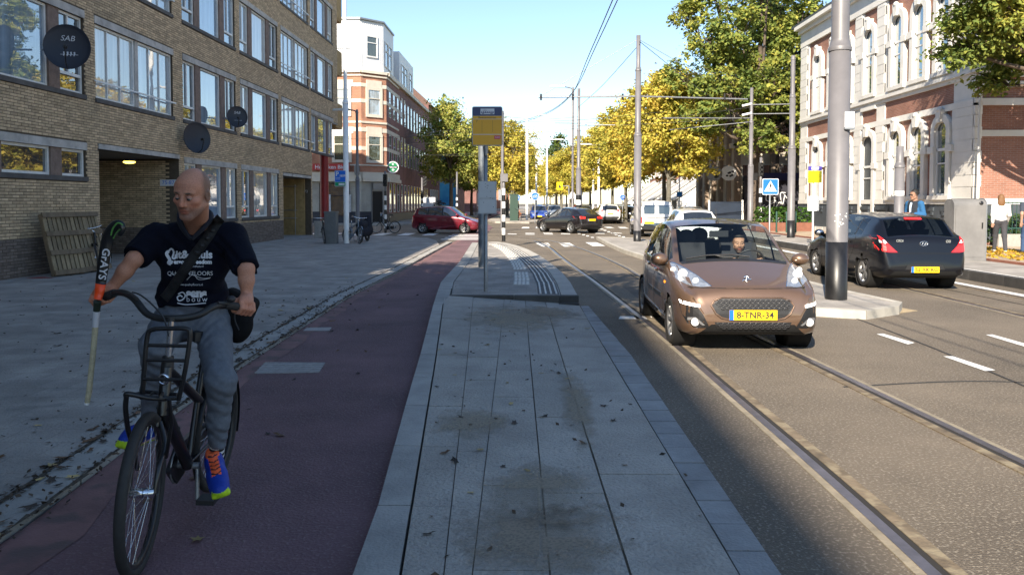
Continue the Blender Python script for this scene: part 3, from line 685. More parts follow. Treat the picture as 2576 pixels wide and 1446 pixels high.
# passage lamp, house number plates
c = P(325, 408, 21.6); lamp = thing('passage_lamp', 'small oval lamp glowing yellow on the passage ceiling', 'lamp', (c.x, c.y, c.z))
MB().ball((0, 0, 0), (.17, .13, .05), 14, 8).build('diffuser', mat('lamp_glow', (.9, .75, .2), .4, emit=((1, .72, .12), 2.2)), lamp, local=True)
MB().lathe([(.0, .06), (.16, .06), (.16, .02)], n=14).build('base', M_BLACK, lamp, local=True)
c = P(423, 460, 24.08); npl = thing('number_plate', 'small white plate reading 75-87 on the brick wall of the passage', 'number plate', (c.x, 24.1, c.z))
M_SIGNW = mat('enamel_white', (.62, .64, .68), .4)
mb = MB(); mb.box(-.26, .26, -.02, -.004, -.1, .1); mb.build('plate', M_SIGNW, npl, local=True)
mb = MB(); put_text(mb, '75-87', .17, frame((0, -.022, 0), (1, 0, 0), (0, 0, 1))); mb.build('lettering', M_BLUE, npl, local=True)
c = P(763, 482, 38.95); npl = thing('number_plate', 'raised letters reading 61-73 on the pier of the far passage', 'number plate', (c.x, 38.98, c.z))
mb = MB(); put_text(mb, '61-73', .2, frame((0, -.03, 0), (1, 0, 0), (0, 0, 1)), depth=.03); mb.build('lettering', M_LINT, npl, local=True)
gt = thing('passage_gate', 'thin metal bar gate standing in the far passage', 'gate', (XF-.9, 36, 0))
for x_ in (-13.3, -12.5, -11.7): MB().tube([(x_, 38.6, 0), (x_, 38.6, 2.6)], .02, 6).build('bar', M_GALV, gt)
for z_ in (.9, 1.3, 2.5): MB().tube([(-13.6, 38.6, z_), (-11.6, 38.6, z_)], .018, 6).build('rail', M_GALV, gt)
# red column under the overhang
col_ = thing('red_column', 'round red column carrying the overhanging corner of the brick block', 'column', (-11.95, 45.2, 0))
MB().lathe([(.25, .03), (.25, 6.15)], n=20).build('shaft', mat('red_column_paint', (.27, .012, .02), .45, .15, 3), col_, local=True)
MB().lathe([(.28, .03), (.28, .25), (.252, .27)], n=20).build('base', M_BLKP, col_, local=True)
# satellite dishes
M_DISH = mat('dish_navy', (.014, .018, .03), .5, .1, 5); M_PRINT = mat('print_white', (.6, .62, .65), .6)
def dish(px, py, X, rad, nrm, label, text=True, wall=(XF)):
    c = FX(px, py, X); t = thing('satellite_dish', label, 'satellite dish', c)
    n = Vector(nrm).normalized(); u = Vector((0, 0, 1)); xr = u.cross(n).normalized(); up = n.cross(xr); M = frame((0, 0, 0), xr, up)
    prof = [(0, -.16*rad)]+[(rad*q, -.16*rad+.16*rad*q*q) for q in (.2, .4, .6, .8, .97)]+[(rad, .01), (rad, -.012), (rad*.6, -.16*rad+.16*rad*.36-.02), (0, -.16*rad-.02)]
    MB().lathe(prof, M @ Matrix.Diagonal((1, 1.08, 1, 1)), 28).build('reflector', M_DISH, t, local=True)
    mb = MB(); e = M @ Vector((0, -rad*.2, rad*.85)); mb.tube([M @ Vector((0, -rad*1.05, -.02)), M @ Vector((0, -rad*.9, rad*.5)), e], .014, 6)
    mb.build('feed_arm', M_BLACK, t, local=True)
    MB().tube([e, e-n*.13], [.035, .045], 10).build('feed_head', M_BLACK, t, local=True)
    wp = Vector((XF-c.x, c.y*0, -.0)); MB().tube([M @ Vector((0, 0, -.17*rad)), M @ Vector((0, 0, -.17*rad-.1)), Vector((XF-c.x+.0, .0-n.y*.1, -.05))], .022, 8).build('bracket', M_GALV, t, local=True)
    if text:
        mb = MB(); vs, fs = text_mb('SAB', rad*.36, depth=0, shear=.25); zf = lambda v: -.16*rad+.16*rad*((v.x/rad)**2+(v.y/rad)**2)+.012
        mb.add([M @ Vector((v.x, v.y+rad*.42, zf(Vector((v.x, v.y+rad*.42, 0))))) for v in vs], fs)
        for i in range(4 if rad > .4 else 0):                                # row of small bird-like marks
            cx_ = (-.14+.13*i)*rad*1.1; pts = [(cx_-.03*rad, -.22*rad), (cx_+.04*rad, -.20*rad), (cx_+.05*rad, -.30*rad), (cx_+.01*rad, -.42*rad), (cx_-.03*rad, -.42*rad), (cx_-.01*rad, -.32*rad)]
            mb.add([M @ Vector((a, b, zf(Vector((a, b, 0))))) for a, b in pts], [tuple(range(6))])
        pts = [(-.3*rad, -.345*rad), (.45*rad, -.34*rad), (.45*rad, -.36*rad), (-.3*rad, -.365*rad)]; mb.add([M @ Vector((a, b, zf(Vector((a, b, 0)))-.001)) for a, b in pts], [(0, 1, 2, 3)])
        mb.build('lettering', M_PRINT, t, local=True)
dish(169, 118, -10.35, .475, (.45, -1, .12), 'largest dark satellite dish lettered SAB beside the upper left window')
dish(597, 294, -10.45, .36, (.6, -1, .12), 'small dark satellite dish lettered SAB below the first floor windows')
dish(496, 347, -10.5, .46, (1.1, -.8, .12), 'dark satellite dish without lettering above the passage lintel', text=False)

# taller block behind the camera: its roof casts the long shadow over the platform
tb = thing('tower_block', 'tall brick apartment block standing behind the camera', 'apartment building', (XF, -45, 0))
MB().box(-26, XF, -90, -17, 0, 23.7).build('wall', MATS['brick_flat'], tb)
for fl in range(7):
    for k in range(14):
        y = -88+k*5; f = MB(); f.box(XF-.02, XF+.05, y, y+3, 1.2+fl*3.1, 2.9+fl*3.1); o = f.build('window', M_WFR, tb); MB().box(XF+.05, XF+.07, y+.1, y+2.9, 1.3+fl*3.1, 2.8+fl*3.1).build('pane', PANES[1], o)
# ================================================================== RIGHT: SCHOOL-LIKE WHITE AND BRICK BUILDING
XR = 15.75; YN, YF = 27.35, 44.5
def brick_mat(name, c1, c2, mort, sc_=1., axis='YZ'):
    m = bpy.data.materials.new(name); m.use_nodes = True; t = m.node_tree; N = t.nodes; L = t.links; b = N['Principled BSDF']; b.inputs['Roughness'].default_value = .85
    g = N.new('ShaderNodeNewGeometry'); sp = N.new('ShaderNodeSeparateXYZ'); cb = N.new('ShaderNodeCombineXYZ'); L.new(g.outputs['Position'], sp.inputs[0])
    ad = N.new('ShaderNodeMath'); ad.operation = 'ADD'; L.new(sp.outputs['X'], ad.inputs[0]); L.new(sp.outputs['Y'], ad.inputs[1]); L.new(ad.outputs[0], cb.inputs[0]); L.new(sp.outputs['Z'], cb.inputs[1])
    br = N.new('ShaderNodeTexBrick'); L.new(cb.outputs[0], br.inputs['Vector']); br.inputs['Scale'].default_value = sc_; br.inputs['Brick Width'].default_value = .22; br.inputs['Row Height'].default_value = .066; br.inputs['Mortar Size'].default_value = .006
    br.inputs['Color1'].default_value = (*c1, 1); br.inputs['Color2'].default_value = (*c2, 1); br.inputs['Mortar'].default_value = (*mort, 1)
    n = N.new('ShaderNodeTexNoise'); n.inputs['Scale'].default_value = .9; n.inputs['Detail'].default_value = 6; L.new(g.outputs['Position'], n.inputs[0]); mr = N.new('ShaderNodeMapRange'); mr.inputs[1].default_value = .3; mr.inputs[2].default_value = .7; mr.inputs[3].default_value = .75; mr.inputs[4].default_value = 1.15; L.new(n.outputs[0], mr.inputs[0])
    hs = N.new('ShaderNodeHueSaturation'); L.new(mr.outputs[0], hs.inputs['Value']); L.new(br.outputs[0], hs.inputs['Color']); L.new(hs.outputs[0], b.inputs['Base Color'])
    bp = N.new('ShaderNodeBump'); bp.inputs['Strength'].default_value = .5; bp.inputs['Distance'].default_value = .01; L.new(br.outputs['Fac'], bp.inputs['Height']); bp.invert = True; L.new(bp.outputs[0], b.inputs['Normal'])
    MATS[name] = m; return m
M_RBR = brick_mat('red_brick', (.25, .105, .07), (.30, .135, .09), (.30, .24, .2))
M_STUC = mat('white_stucco', (.66, .64, .59), .75, .08, 1.2, .15, 30, coords='World', spots=(.8, .6, (.5, .48, .43), .5))
M_PLIN = mat('slate_plinth', (.055, .066, .078), .6, .2, 2, .2, 30, coords='World')
M_LBASE = mat('white_base_stone', (.62, .6, .56), .8, .12, 2, .3, 30, coords='World', objrand=.06)
rb_ = thing('school_building', 'two storey white and red brick building with arched windows on the right', 'building', (XR, 36, 0))
MR = Matrix(((0, 0, -1, XR), (1, 0, 0, 0), (0, 1, 0, 0), (0, 0, 0, 1)))     # (along street, up, out of the facade) -> world
MS = Matrix(((1, 0, 0, 0), (0, 0, -1, YN), (0, 1, 0, 0), (0, 0, 0, 1)))    # side wall facing the camera
MB().box(XR, XR+16, YN, YF, .15, 11.2).build('wall', M_RBR, rb_)
def band(z0, z1, d, m=M_STUC, name='string_course', y0=YN-.02, y1=YF+.02, side=True):
    b = MB(); b.box(XR-d, XR+.02, y0, y1, z0, z1)
    if side: b.box(XR-d, XR+16, YN-d, YN+.02, z0, z1)
    b.build(name, m, rb_)
band(.38, 1.62, .10, M_PLIN, 'plinth'); band(1.62, 1.82, .14)
band(5.08, 5.32, .10); band(6.06, 6.22, .10, side=True); band(6.22, 6.36, .2); band(6.36, 6.5, .12)
band(10.45, 11.2, .12, name='frieze'); band(11.2, 11.42, .28, name='cornice'); band(11.42, 11.62, .5, name='cornice')
MB().prism([(XR-.5, YN-.5), (XR+16, YN-.5), (XR+16, YF+.5), (XR-.5, YF+.5)], 11.62, 11.75).build('roof', M_PLIN, rb_)
# grey-blue mouldings of the plinth
for k in range(9):
    y = YN+.6+k*1.85
    MB().box(XR-.16, XR-.09, y, y+1.3, 1.36, 1.5).box(XR-.15, XR-.09, y+.05, y+.2, 1.2, 1.36).box(XR-.15, XR-.09, y+1.1, y+1.25, 1.2, 1.36).build('plinth_moulding', M_PLIN, rb_)
y = YN-.1
while y < YF:
    MB().box(XR-.24, XR+.1, y+.02, y+.93, .18, .40+rnd.uniform(0, .02)).build('base_stone', M_LBASE, rb_); y += .95
# quoins
def quoins(y0, y1, z0, z1, d=.1, alt=.12):
    z = z0; i = 0
    while z < z1-.1:
        h = min(.42, z1-z); e = alt if i % 2 else 0
        MB().box(XR-d, XR+.02, y0+e*.5, y1-e*.5, z+.012, z+h-.012).build('quoin', M_STUC, rb_); z += .42; i += 1
for y0, y1 in ((YN-.02, YN+1.35), (34.15, 34.95), (36.45, 37.2), (43.5, YF+.02)):
    quoins(y0, y1, 1.82, 5.08); quoins(y0, y1, 6.5, 10.45)
    MB().box(XR-.088, XR+.01, y0, y1, 1.82, 5.08).box(XR-.05, XR+.01, y0, y1, 5.32, 6.06).box(XR-.088, XR+.01, y0, y1, 6.5, 10.45).build('corner_pier', M_STUC, rb_)
# corner block on the side wall
z = 1.82; i = 0
while z < 10.3:
    if not (5.0 < z < 6.5): MB().box(XR-.1, XR+(.16 if i % 2 else .12), YN-.1, YN+.02, z+.012, z+.408).build('quoin', M_STUC, rb_)
    z += .42; i += 1
for zb in (4.0, 5.7, 8.3, 9.6): MB().box(XR+.17, XR+16, YN-.05, YN+.02, zb, zb+.22).build('string_course', M_STUC, rb_)
# arched windows
def arch_pts(yc, z0, zs, w, rise, n=8):
    """outline from the lower left corner up, over the arch and down: flat sides to zs, segment of height rise"""
    hw = w/2; pts = [(yc-hw, z0), (yc-hw, zs)]
    for k in range(1, n): a = math.pi*(1-k/n); pts.append((yc+hw*math.cos(a), zs+rise*math.sin(a)))
    return pts+[(yc+hw, zs), (yc+hw, z0)]
M_RPANE = pane_mat('pane_school', (.10, .16, .19), .45); M_RFR = mat('sash_white', (.7, .7, .68), .5)
def arched(yc, z0, z1, w=.82, door=False):
    rise = .34; zs = z1-rise; inner = arch_pts(yc, z0, zs, w, rise); outer = arch_pts(yc, z0-.02, zs+.02, w+.52, rise+.26)
    win = MB(); n = len(inner)
    for d0, (ia, oa) in ((.17, (inner, outer)),):
        vs = [MR @ Vector((p[0], p[1], h)) for h in (0, d0) for p in ia]+[MR @ Vector((p[0], p[1], h)) for h in (0, d0) for p in oa]
        fs = []
        for i in range(n-1): fs += [(n+i, n+i+1, 3*n+i+1, 3*n+i), (i, i+1, n+i+1, n+i), (2*n+i+1, 2*n+i, 3*n+i, 3*n+i+1)]
        win.add(vs, fs)
    win.prism([(yc-w/2-.34, z0-.16), (yc+w/2+.34, z0-.16), (yc+w/2+.34, z0), (yc-w/2-.34, z0)], 0, .22, MR)
    o = win.build('window', M_STUC, rb_)
    mid = z0+(z1-z0)*.62
    for sgn in (-1, 1):                                                        # side blocks and imposts
        MB().prism([(yc+sgn*(w/2+.02), mid-.12), (yc+sgn*(w/2+.44), mid-.12), (yc+sgn*(w/2+.44), mid+.14), (yc+sgn*(w/2+.02), mid+.14)], 0, .20, MR).build('impost', M_STUC, o)
    MB().prism([(yc-.13, z1-.06), (yc+.13, z1-.06), (yc+.2, z1+.42), (yc-.2, z1+.42)], 0, .26, MR).ball(MR @ Vector((yc, z1+.42, .2)), (.1, .17, .12), 10, 6).build('keystone', M_STUC, o)
    pn = MB(); pn.prism(inner, .004, .02, MR); pn.build('pane', M_RPANE if not door else mat('door_dark', (.05, .06, .07), .5), o)
    fr = MB(); a, b = yc-w/2, yc+w/2
    for p in ((a, a+.06, z0, zs), (b-.06, b, z0, zs), (a, b, mid-.05, mid+.05), (a, b, z0, z0+.07), (a, b, mid-.55, mid-.5)): fr.prism([(p[0], p[2]), (p[1], p[2]), (p[1], p[3]), (p[0], p[3])], .02, .06, MR)
    ip = arch_pts(yc, zs-.01, zs, w-.12, rise-.06); op = arch_pts(yc, zs-.01, zs, w, rise)
    vs = [MR @ Vector((p[0], p[1], .05)) for p in ip+op]; k = len(ip); fr.add(vs, [(i, i+1, k+i+1, k+i) for i in range(k-1)])
    fr.build('sash', M_RFR, o)
for yc in (41.9, 39.85, 38.1): arched(yc, 1.95, 4.75, .8); arched(yc, 6.62, 9.6, .8)
arched(35.7, 6.62, 9.6, .85); arched(35.7, 1.0, 4.75, 1.1, door=True)
for yc in (33.0, 31.2, 29.4): arched(yc, 1.95, 4.75, .82); arched(yc, 6.62, 9.6, .82)
# white stucco panels beside the windows so brick shows only as narrow upright fields
for z0, z1 in ((1.82, 5.08), (6.5, 10.45)):
    for y0, y1 in ((28.67, 28.8), (37.2, 37.35), (43.3, 43.5), (34.95, 35.05), (36.35, 36.45), (34.0, 34.15)): MB().box(XR-.05, XR+.01, y0, y1, z0, z1).build('stucco_field', M_STUC, rb_)
MB().box(XR-.13, XR+.01, 34.95, 36.45, 5.9, 6.06).build('stucco_field', M_STUC, rb_)
# rain pipe on the side wall
dpp = MB(); dpp.tube([P(2457, 588, 26.9), P(2462, 400, 26.9), P(2473, 60, 26.9), P(2476, -40, 26.9)], .055, 8); dpp.build('rain_pipe', M_STUC, rb_)
# low wall and green railings in front of the side wall, a bicycle rack of plants behind
fw = thing('low_wall', 'low grey concrete wall under the green railings', 'wall', (18, 26.3, .2))
for k in range(7): MB().box(15.9+k*1.5, 17.39+k*1.5, 26.15, 26.4, .2, .62).build('block', M_CONC, fw)
fr_ = thing('railing_fence', 'dark green railing of thin upright bars on the low wall', 'fence', (18, 26.3, .62))
M_GRN = mat('railing_green', (.015, .06, .045), .5)
for z in (.80, 1.66): MB().box(15.95, 26, 26.255, 26.295, z, z+.04).build('rail', M_GRN, fr_)
for k in range(70): MB().tube([(16+k*.14, 26.275, .62), (16+k*.14, 26.275, 1.72)], .011, 5, cap=False).build('bar', M_GRN, fr_)
for x in (15.98, 17.9, 19.8): MB().box(x-.03, x+.03, 26.24, 26.31, .62, 1.78).build('post', M_GRN, fr_)
sh = thing('shrub', 'dark leafy shrub growing behind the green railings', 'shrub', (17, 26.8, .2))
vs = MB(); r5 = random.Random(9)
for k in range(900):
    c = Vector((15.95+r5.random()*2.2, 26.5+r5.random()*.7, .3+1.0*r5.random()**.8)); a = Vector((r5.gauss(0, 1), r5.gauss(0, 1), r5.gauss(0, 1))).normalized()*.055; b = a.orthogonal().normalized()*.04; vs.add([c-a, c+b, c+a, c-b], [(0, 1, 2, 3)])
vs.build('foliage', leaf_mat('shrub_leaf', [(.02, .04, .02), (.05, .09, .03), (.09, .13, .05)]), sh); MB().tube([(17, 26.8, .2), (17, 26.8, 1.0)], .03, 5).build('stem', M_BLACK, sh)
# ================================================================== CORNER PUB AND THE TERRACE BEYOND
M_OBR = brick_mat('orange_brick', (.40, .155, .085), (.46, .19, .11), (.4, .3, .23)); M_PBR = brick_mat('shaded_brick', (.19, .075, .065), (.24, .1, .085), (.24, .19, .17))  # purple brick is the darker copy, shade put into its colour
M_CREAM = mat('cream_paint', (.6, .55, .46), .7, .1, 1.5, coords='World'); M_PALEB = brick_mat('painted_brick', (.42, .40, .35), (.46, .44, .38), (.3, .28, .25)); M_NAVY = mat('navy_base', (.02, .025, .04), .5)
pub = thing('corner_pub', 'red brick corner pub with white bands and a white box on its roof', 'building', (-12.6, 58.5, 0))
C0, C1, C2 = Vector((-12.6, 58.5, 0)), Vector((-10.95, 60.0, 0)), Vector((-10.95, 86, 0)); CL = Vector((-24, 58.5, 0))
plan = [CL, C0, C1, C2, Vector((-24, 86, 0))]
def wallbox(mb, a, b, z0, z1, d=.0, t=.2, mi=0):
    """slab along a-b, standing d proud of it (outside is to the right of a->b)"""
    u = (b-a).normalized(); n = Vector((u.y, -u.x, 0)); p = [a+n*d, b+n*d, b-n*t, a-n*t]; mb.prism([(q.x, q.y) for q in p], z0, z1, None, mi)
def onwall(a, b, s, z, d): u = (b-a).normalized(); n = Vector((u.y, -u.x, 0)); q = a+u*s+n*d; return Vector((q.x, q.y, z))
def block(nm, pl, z0, z1, m, par): return MB().prism([(q.x, q.y) for q in pl], z0, z1).build(nm, m, par)
mb = MB(); wallbox(mb, CL, C0, 4.0, 11.7); wallbox(mb, C0, C1, 4.0, 11.7); mb.build('wall', M_OBR, pub)
mb = MB(); wallbox(mb, C1, C2, 3.6, 11.7); mb.build('wall', M_PBR, pub, label='street front in a darker purple brick that carries its shade'); block('core', [Vector((q.x*.985-.25, q.y+.3, 0)) for q in plan], 0.1, 11.6, M_PBR, pub)
mb = MB()
for a, b in ((CL, C0), (C0, C1)):
    wallbox(mb, a, b, 1.0, 3.3, .0)
mb.build('painted_front', M_PALEB, pub); mb = MB(); wallbox(mb, CL, C0, .13, 1.0, .03); wallbox(mb, C0, C1, .13, 1.0, .03); wallbox(mb, C1, C2, .13, .8, .03); mb.build('dark_base', M_NAVY, pub)
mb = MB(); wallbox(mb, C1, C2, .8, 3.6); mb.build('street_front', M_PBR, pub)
for z0, z1, d in ((3.3, 3.6, .25), (3.6, 4.02, .12), (4.5, 4.6, .08), (5.7, 5.98, .03), (7.1, 7.42, .03), (7.75, 7.9, .06), (9.3, 9.58, .03), (10.5, 10.78, .03), (11.3, 11.42, .1), (11.55, 11.75, .2)):
    mb = MB(); e = Vector((0, 5.5, 0)); wallbox(mb, CL, C0, z0, z1, d, .05); wallbox(mb, C0, C1, z0, z1, d, .05); wallbox(mb, C1, C1+e, z0, z1, d, .05); mb.build('white_band', M_CREAM, pub)
for z0 in (5.6, 7.0, 9.2, 10.4):                                           # stepped quoins on the street corner
    for k, dy in enumerate((5.6, 7.2, 8.6)): mb = MB(); wallbox(mb, C1+Vector((0, dy, 0)), C1+Vector((0, dy+.5, 0)), z0, z0+.4, .03, .05); mb.build('quoin', M_CREAM, pub)
M_PUBP = [pane_mat('pane_pub', (.07, .08, .06), .2), PANES[0], PANES[2]]
def win(par, a, b, s, w, z0, z1, pm, surround=.12, fm=None, d=.0, pr=.09):
    u = (b-a).normalized(); p = a+u*(s-w/2); q = a+u*(s+w/2); f = MB(); fm = fm or M_CREAM
    for x0, x1, c0, c1 in ((-surround, 0, z0-surround, z1+surround), (w, w+surround, z0-surround, z1+surround), (0, w, z1, z1+surround), (0, w, z0-surround, z0), (0, w, (z0+z1)/2+.25, (z0+z1)/2+.31)):
        wallbox(f, p+u*x0, p+u*x1, c0, c1, d+pr, .05)
    o = f.build('window', fm, par); g = MB(); wallbox(g, p, q, z0, z1, d+pr*.35, .05); g.build('pane', pm, o); return o
lc = (C1-C0).length
for z0, z1, pm in ((4.95, 6.75, 0), (8.45, 10.3, 1)):
    win(pub, C0, C1, lc/2, 1.0, z0, z1, M_PUBP[pm], .22); mb = MB(); wallbox(mb, C0+(C1-C0)*.2, C0+(C1-C0)*.8, z1+.22, z1+.75, .06, .05); mb.build('window_head', M_CREAM, pub)
    for s in (9.9, 6.2): win(pub, CL, C0, s, 1.1, z0, z1, M_PUBP[pm], .2); mb = MB(); wallbox(mb, CL+Vector((s-.9, 0, 0)), CL+Vector((s+.9, 0, 0)), z1+.2, z1+.7, .05, .05); mb.build('window_head', M_CREAM, pub)
# dark shop front left of the corner, awning fascia, door
for s in (3.5, 6.0, 9.3):
    win(pub, CL, C0, s, 2.1, .75, 3.1, PANES[2], .1, mat('shop_dark', (.03, .02, .022), .5))
for s in (8.75, 10.3): mb = MB(); wallbox(mb, CL+Vector((s-.28, 0, 0)), CL+Vector((s+.28, 0, 0)), .95, 2.3, .12, .02); mb.build('poster', mat('poster_white', (.45, .46, .48), .6, .3, 3), pub)
mb = MB(); wallbox(mb, C0+(C1-C0)*.38, C0+(C1-C0)*.80, .14, 2.55, .05, .02); mb.build('doorway', mat('doorway_dark', (.004, .004, .004), .6), pub)  # near-black panel stands in for the unlit doorway opening
mb = MB(); wallbox(mb, C0+(C1-C0)*.36, C0+(C1-C0)*.385, .14, 3.2, .1, .02); wallbox(mb, C0+(C1-C0)*.80, C0+(C1-C0)*.85, .14, 3.2, .1, .02); wallbox(mb, C0+(C1-C0)*.36, C0+(C1-C0)*.85, 2.55, 2.62, .1, .02); wallbox(mb, C0+(C1-C0)*.40, C0+(C1-C0)*.80, 2.66, 3.2, .2, .02); mb.build('door_frame', M_GALV, pub)
# street front windows
k = 0
for z0, z1 in ((.95, 3.2), (4.9, 7.0), (8.5, 10.5)):
    for i in range(13): win(pub, C1, C2, 1.5+i*1.9, .8, z0, z1, PANES[2], .05, M_WFR, pr=.025)
mb = MB(); wallbox(mb, C1, C2, 11.5, 11.8, .25, .05); mb.build('gutter', M_CREAM, pub)
# white box storey on the corner roof with its window, second box beside it
M_CLAD = mat('white_cladding', (.68, .69, .7), .5, .05, 2, coords='World')
q0 = [Vector((-24, 58.45, 0)), Vector((-12.7, 58.45, 0)), Vector((-11.15, 60, 0)), Vector((-11.15, 64.5, 0)), Vector((-24, 64.5, 0))]
block('roof_box', q0, 11.76, 15.55, M_CLAD, pub); block('roof_box_cap', [Vector((q.x+(.1 if q.x > -20 else 0), q.y-(.12 if q.y < 62 else 0), 0)) for q in q0], 15.55, 15.68, M_GALV, pub)
for k in range(12): mb = MB(); s0 = q0[1].lerp(q0[2], k/12); wallbox(mb, s0, s0+(q0[2]-q0[1])*.02, 11.8 if k in (0, 1, 10, 11) else 14.4, 15.5, .02, .01); mb.build('cladding_rib', M_CLAD, pub)
win(pub, q0[1], q0[2], (q0[2]-q0[1]).length/2, .85, 12.9, 14.35, M_PUBP[0], .1, M_WFR); 
for s in (1.0, 2.6): win(pub, q0[2], q0[3], s, 1.1, 12.4, 14.2, PANES[0], .08, M_WFR)
mb = MB(); wallbox(mb, Vector((-20, 58.45, 0)), Vector((-13.4, 58.45, 0)), 13.35, 13.5, .06, .01); mb.build('vent_slot', M_GALV, pub)
block('roof_box', [Vector((-22, 66, 0)), Vector((-10.9, 66, 0)), Vector((-10.9, 74, 0)), Vector((-22, 74, 0))], 11.8, 14.6, M_CLAD, pub)
for s in (1.5, 3.2, 6): win(pub, Vector((-10.9, 66, 0)), Vector((-10.9, 74, 0)), s, 1.2, 12.0, 13.6, PANES[0], .08, M_WFR)
MB().box(-13.5, -12.6, 76, 77, 11.6, 14.2).box(-13.4, -13.1, 76.2, 76.5, 14.2, 14.5).build('chimney', M_OBR, pub)
# signs on the pub
sg = thing('fascia_sign', 'long red sign with white letters over the pub windows', 'sign', P(832, 420, 58.2)); c = wloc(sg)
MB().box(c.x-1.4, c.x+1.4, 58.2, 58.35, c.z-.24, c.z+.24).build('board', mat('sign_red', (.45, .035, .04), .4), sg)
mb = MB(); put_text(mb, 'Heineken Bier', .42, frame((c.x, 58.19, c.z-.02), (1, 0, 0), (0, 0, 1)), bold=.006); mb.build('lettering', M_SIGNW, sg)
c = P(988, 421, 60.5); sg = thing('round_sign', 'round green and white pub sign hanging over the street corner', 'sign', c)
Md = frame((0, 0, 0), (1, .25, 0), (0, 0, 1)); MB().lathe([(0, -.06), (.47, -.06), (.47, .06), (0, .06)], Md, 32, sm=False).build('disc', M_SIGNW, sg, local=True)
MB().lathe([(0, .066), (.38, .066), (.38, .07), (0, .07)], Md, 32, sm=False).build('green_field', mat('sign_green', (.01, .2, .07), .4), sg, local=True)
mb = MB(); mb.obox(Md @ Vector((0, 0, .075)), Md.to_3x3() @ Vector((.40, 0, 0)), Md.to_3x3() @ Vector((0, .085, 0)), Md.to_3x3() @ Vector((0, 0, .003))); mb.build('name_strip', M_BLKP, sg, local=True)
mb = MB(); put_text(mb, 'Heineken', .165, Md @ Matrix.Translation((0, 0, .08)), bold=.004)
st = [(.0+.11*math.sin(math.pi*k/5)*(1 if k % 2 == 0 else .42), .23+.11*math.cos(math.pi*k/5)*(1 if k % 2 == 0 else .42)) for k in range(10)]; mb.prism(st, .074, .08, Md); mb.ball(Md @ Vector((0, -.22, .07)), (.15, .02, .07), 10, 6); mb.build('lettering', M_SIGNW, sg, local=True)
MB().tube([(-.45, .1, 0), (-1.1, .2, .1)], .03, 6).build('bracket', M_BLKP, sg, local=True)
dish_o = P(898, 428, 58.0); t = thing('satellite_dish', 'grey satellite dish seen edge on above the pub door', 'satellite dish', dish_o)
Mx = frame((0, 0, 0), (.25, .97, 0), (0, 0, 1)); MB().lathe([(0, -.1), (.3, -.05), (.48, .02), (.48, .0), (.3, -.08), (0, -.13)], Mx, 20).build('reflector', M_GALV, t, local=True); MB().tube([Mx @ Vector((0, 0, -.1)), (.1, .6, -.1)], .03, 6).build('bracket', M_GALV, t, local=True)

# next houses in the same row
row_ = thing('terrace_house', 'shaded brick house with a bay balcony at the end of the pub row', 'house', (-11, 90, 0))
MB().box(-24, -11, 86.2, 97, .1, 12.6).build('wall', M_PBR, row_); MB().prism([(-24, 12.6), (-10.6, 12.6), (-13, 14.8), (-22, 14.8)], 86.2, 97, Matrix(((1, 0, 0, 0), (0, 0, 1, 0), (0, 1, 0, 0), (0, 0, 0, 1)))).build('roof', mat('roof_tile', (.12, .07, .055), .8, .2, 5), row_)
MB().box(-14, -13.2, 87, 88, 13, 15.6).build('chimney', M_OBR, row_); MB().box(-11, -9.9, 88, 93, 8.2, 9.4).box(-11, -9.8, 87.8, 93.2, 8.0, 8.2).build('balcony', M_CREAM, row_)
for z0 in (1, 5, 8.6):
    for s in (1.5, 3.6, 5.7, 7.8): win(row_, Vector((-11, 86.2, 0)), Vector((-11, 97, 0)), s, .9, z0, z0+2.1, PANES[2], .1, M_WFR)
mur = thing('mural_house', 'low house end wall painted with a blue mural behind the green tree', 'house', (-11, 104, 0))
MB().box(-19.8, -9.4, 104, 116, .1, 9.8).build('wall', M_PBR, mur)
m = mat('mural_paint', (.01, .2, .5), .7, col2=(.12, .5, .68), scale=.35, coords='World', spots=(.5, .63, (.6, .12, .1), .8)); MB().box(-19.7, -9.5, 103.9, 104, .2, 9.6).build('mural', m, mur)
far1 = thing('terrace_house', 'distant low brick houses closing the left side of the street', 'house', (-8, 150, 0))
MB().box(-30, -8.4, 128, 190, .1, 9).build('wall', M_PBR, far1); MB().box(-30, -8, 128, 190, 9, 9.3).build('roof', MATS['roof_tile'], far1)
for z0 in (1.2, 5.2):
    for i in range(8): win(far1, Vector((-8.4, 128, 0)), Vector((-8.4, 190, 0)), 3+i*5, 1.4, z0, z0+2, PANES[2], .12, M_WFR)
far2 = thing('terrace_house', 'sunlit red brick house at the bend behind the bicycles', 'house', (-8, 122, 0))
MB().box(-8.2, -4.6, 200, 206, .1, 7).build('wall', M_OBR, far2); MB().prism([(-8.6, 7), (-4.2, 7), (-6.4, 9.5)], 200, 206, Matrix(((1, 0, 0, 0), (0, 0, 1, 0), (0, 1, 0, 0), (0, 0, 0, 1)))).build('roof', MATS['roof_tile'], far2)
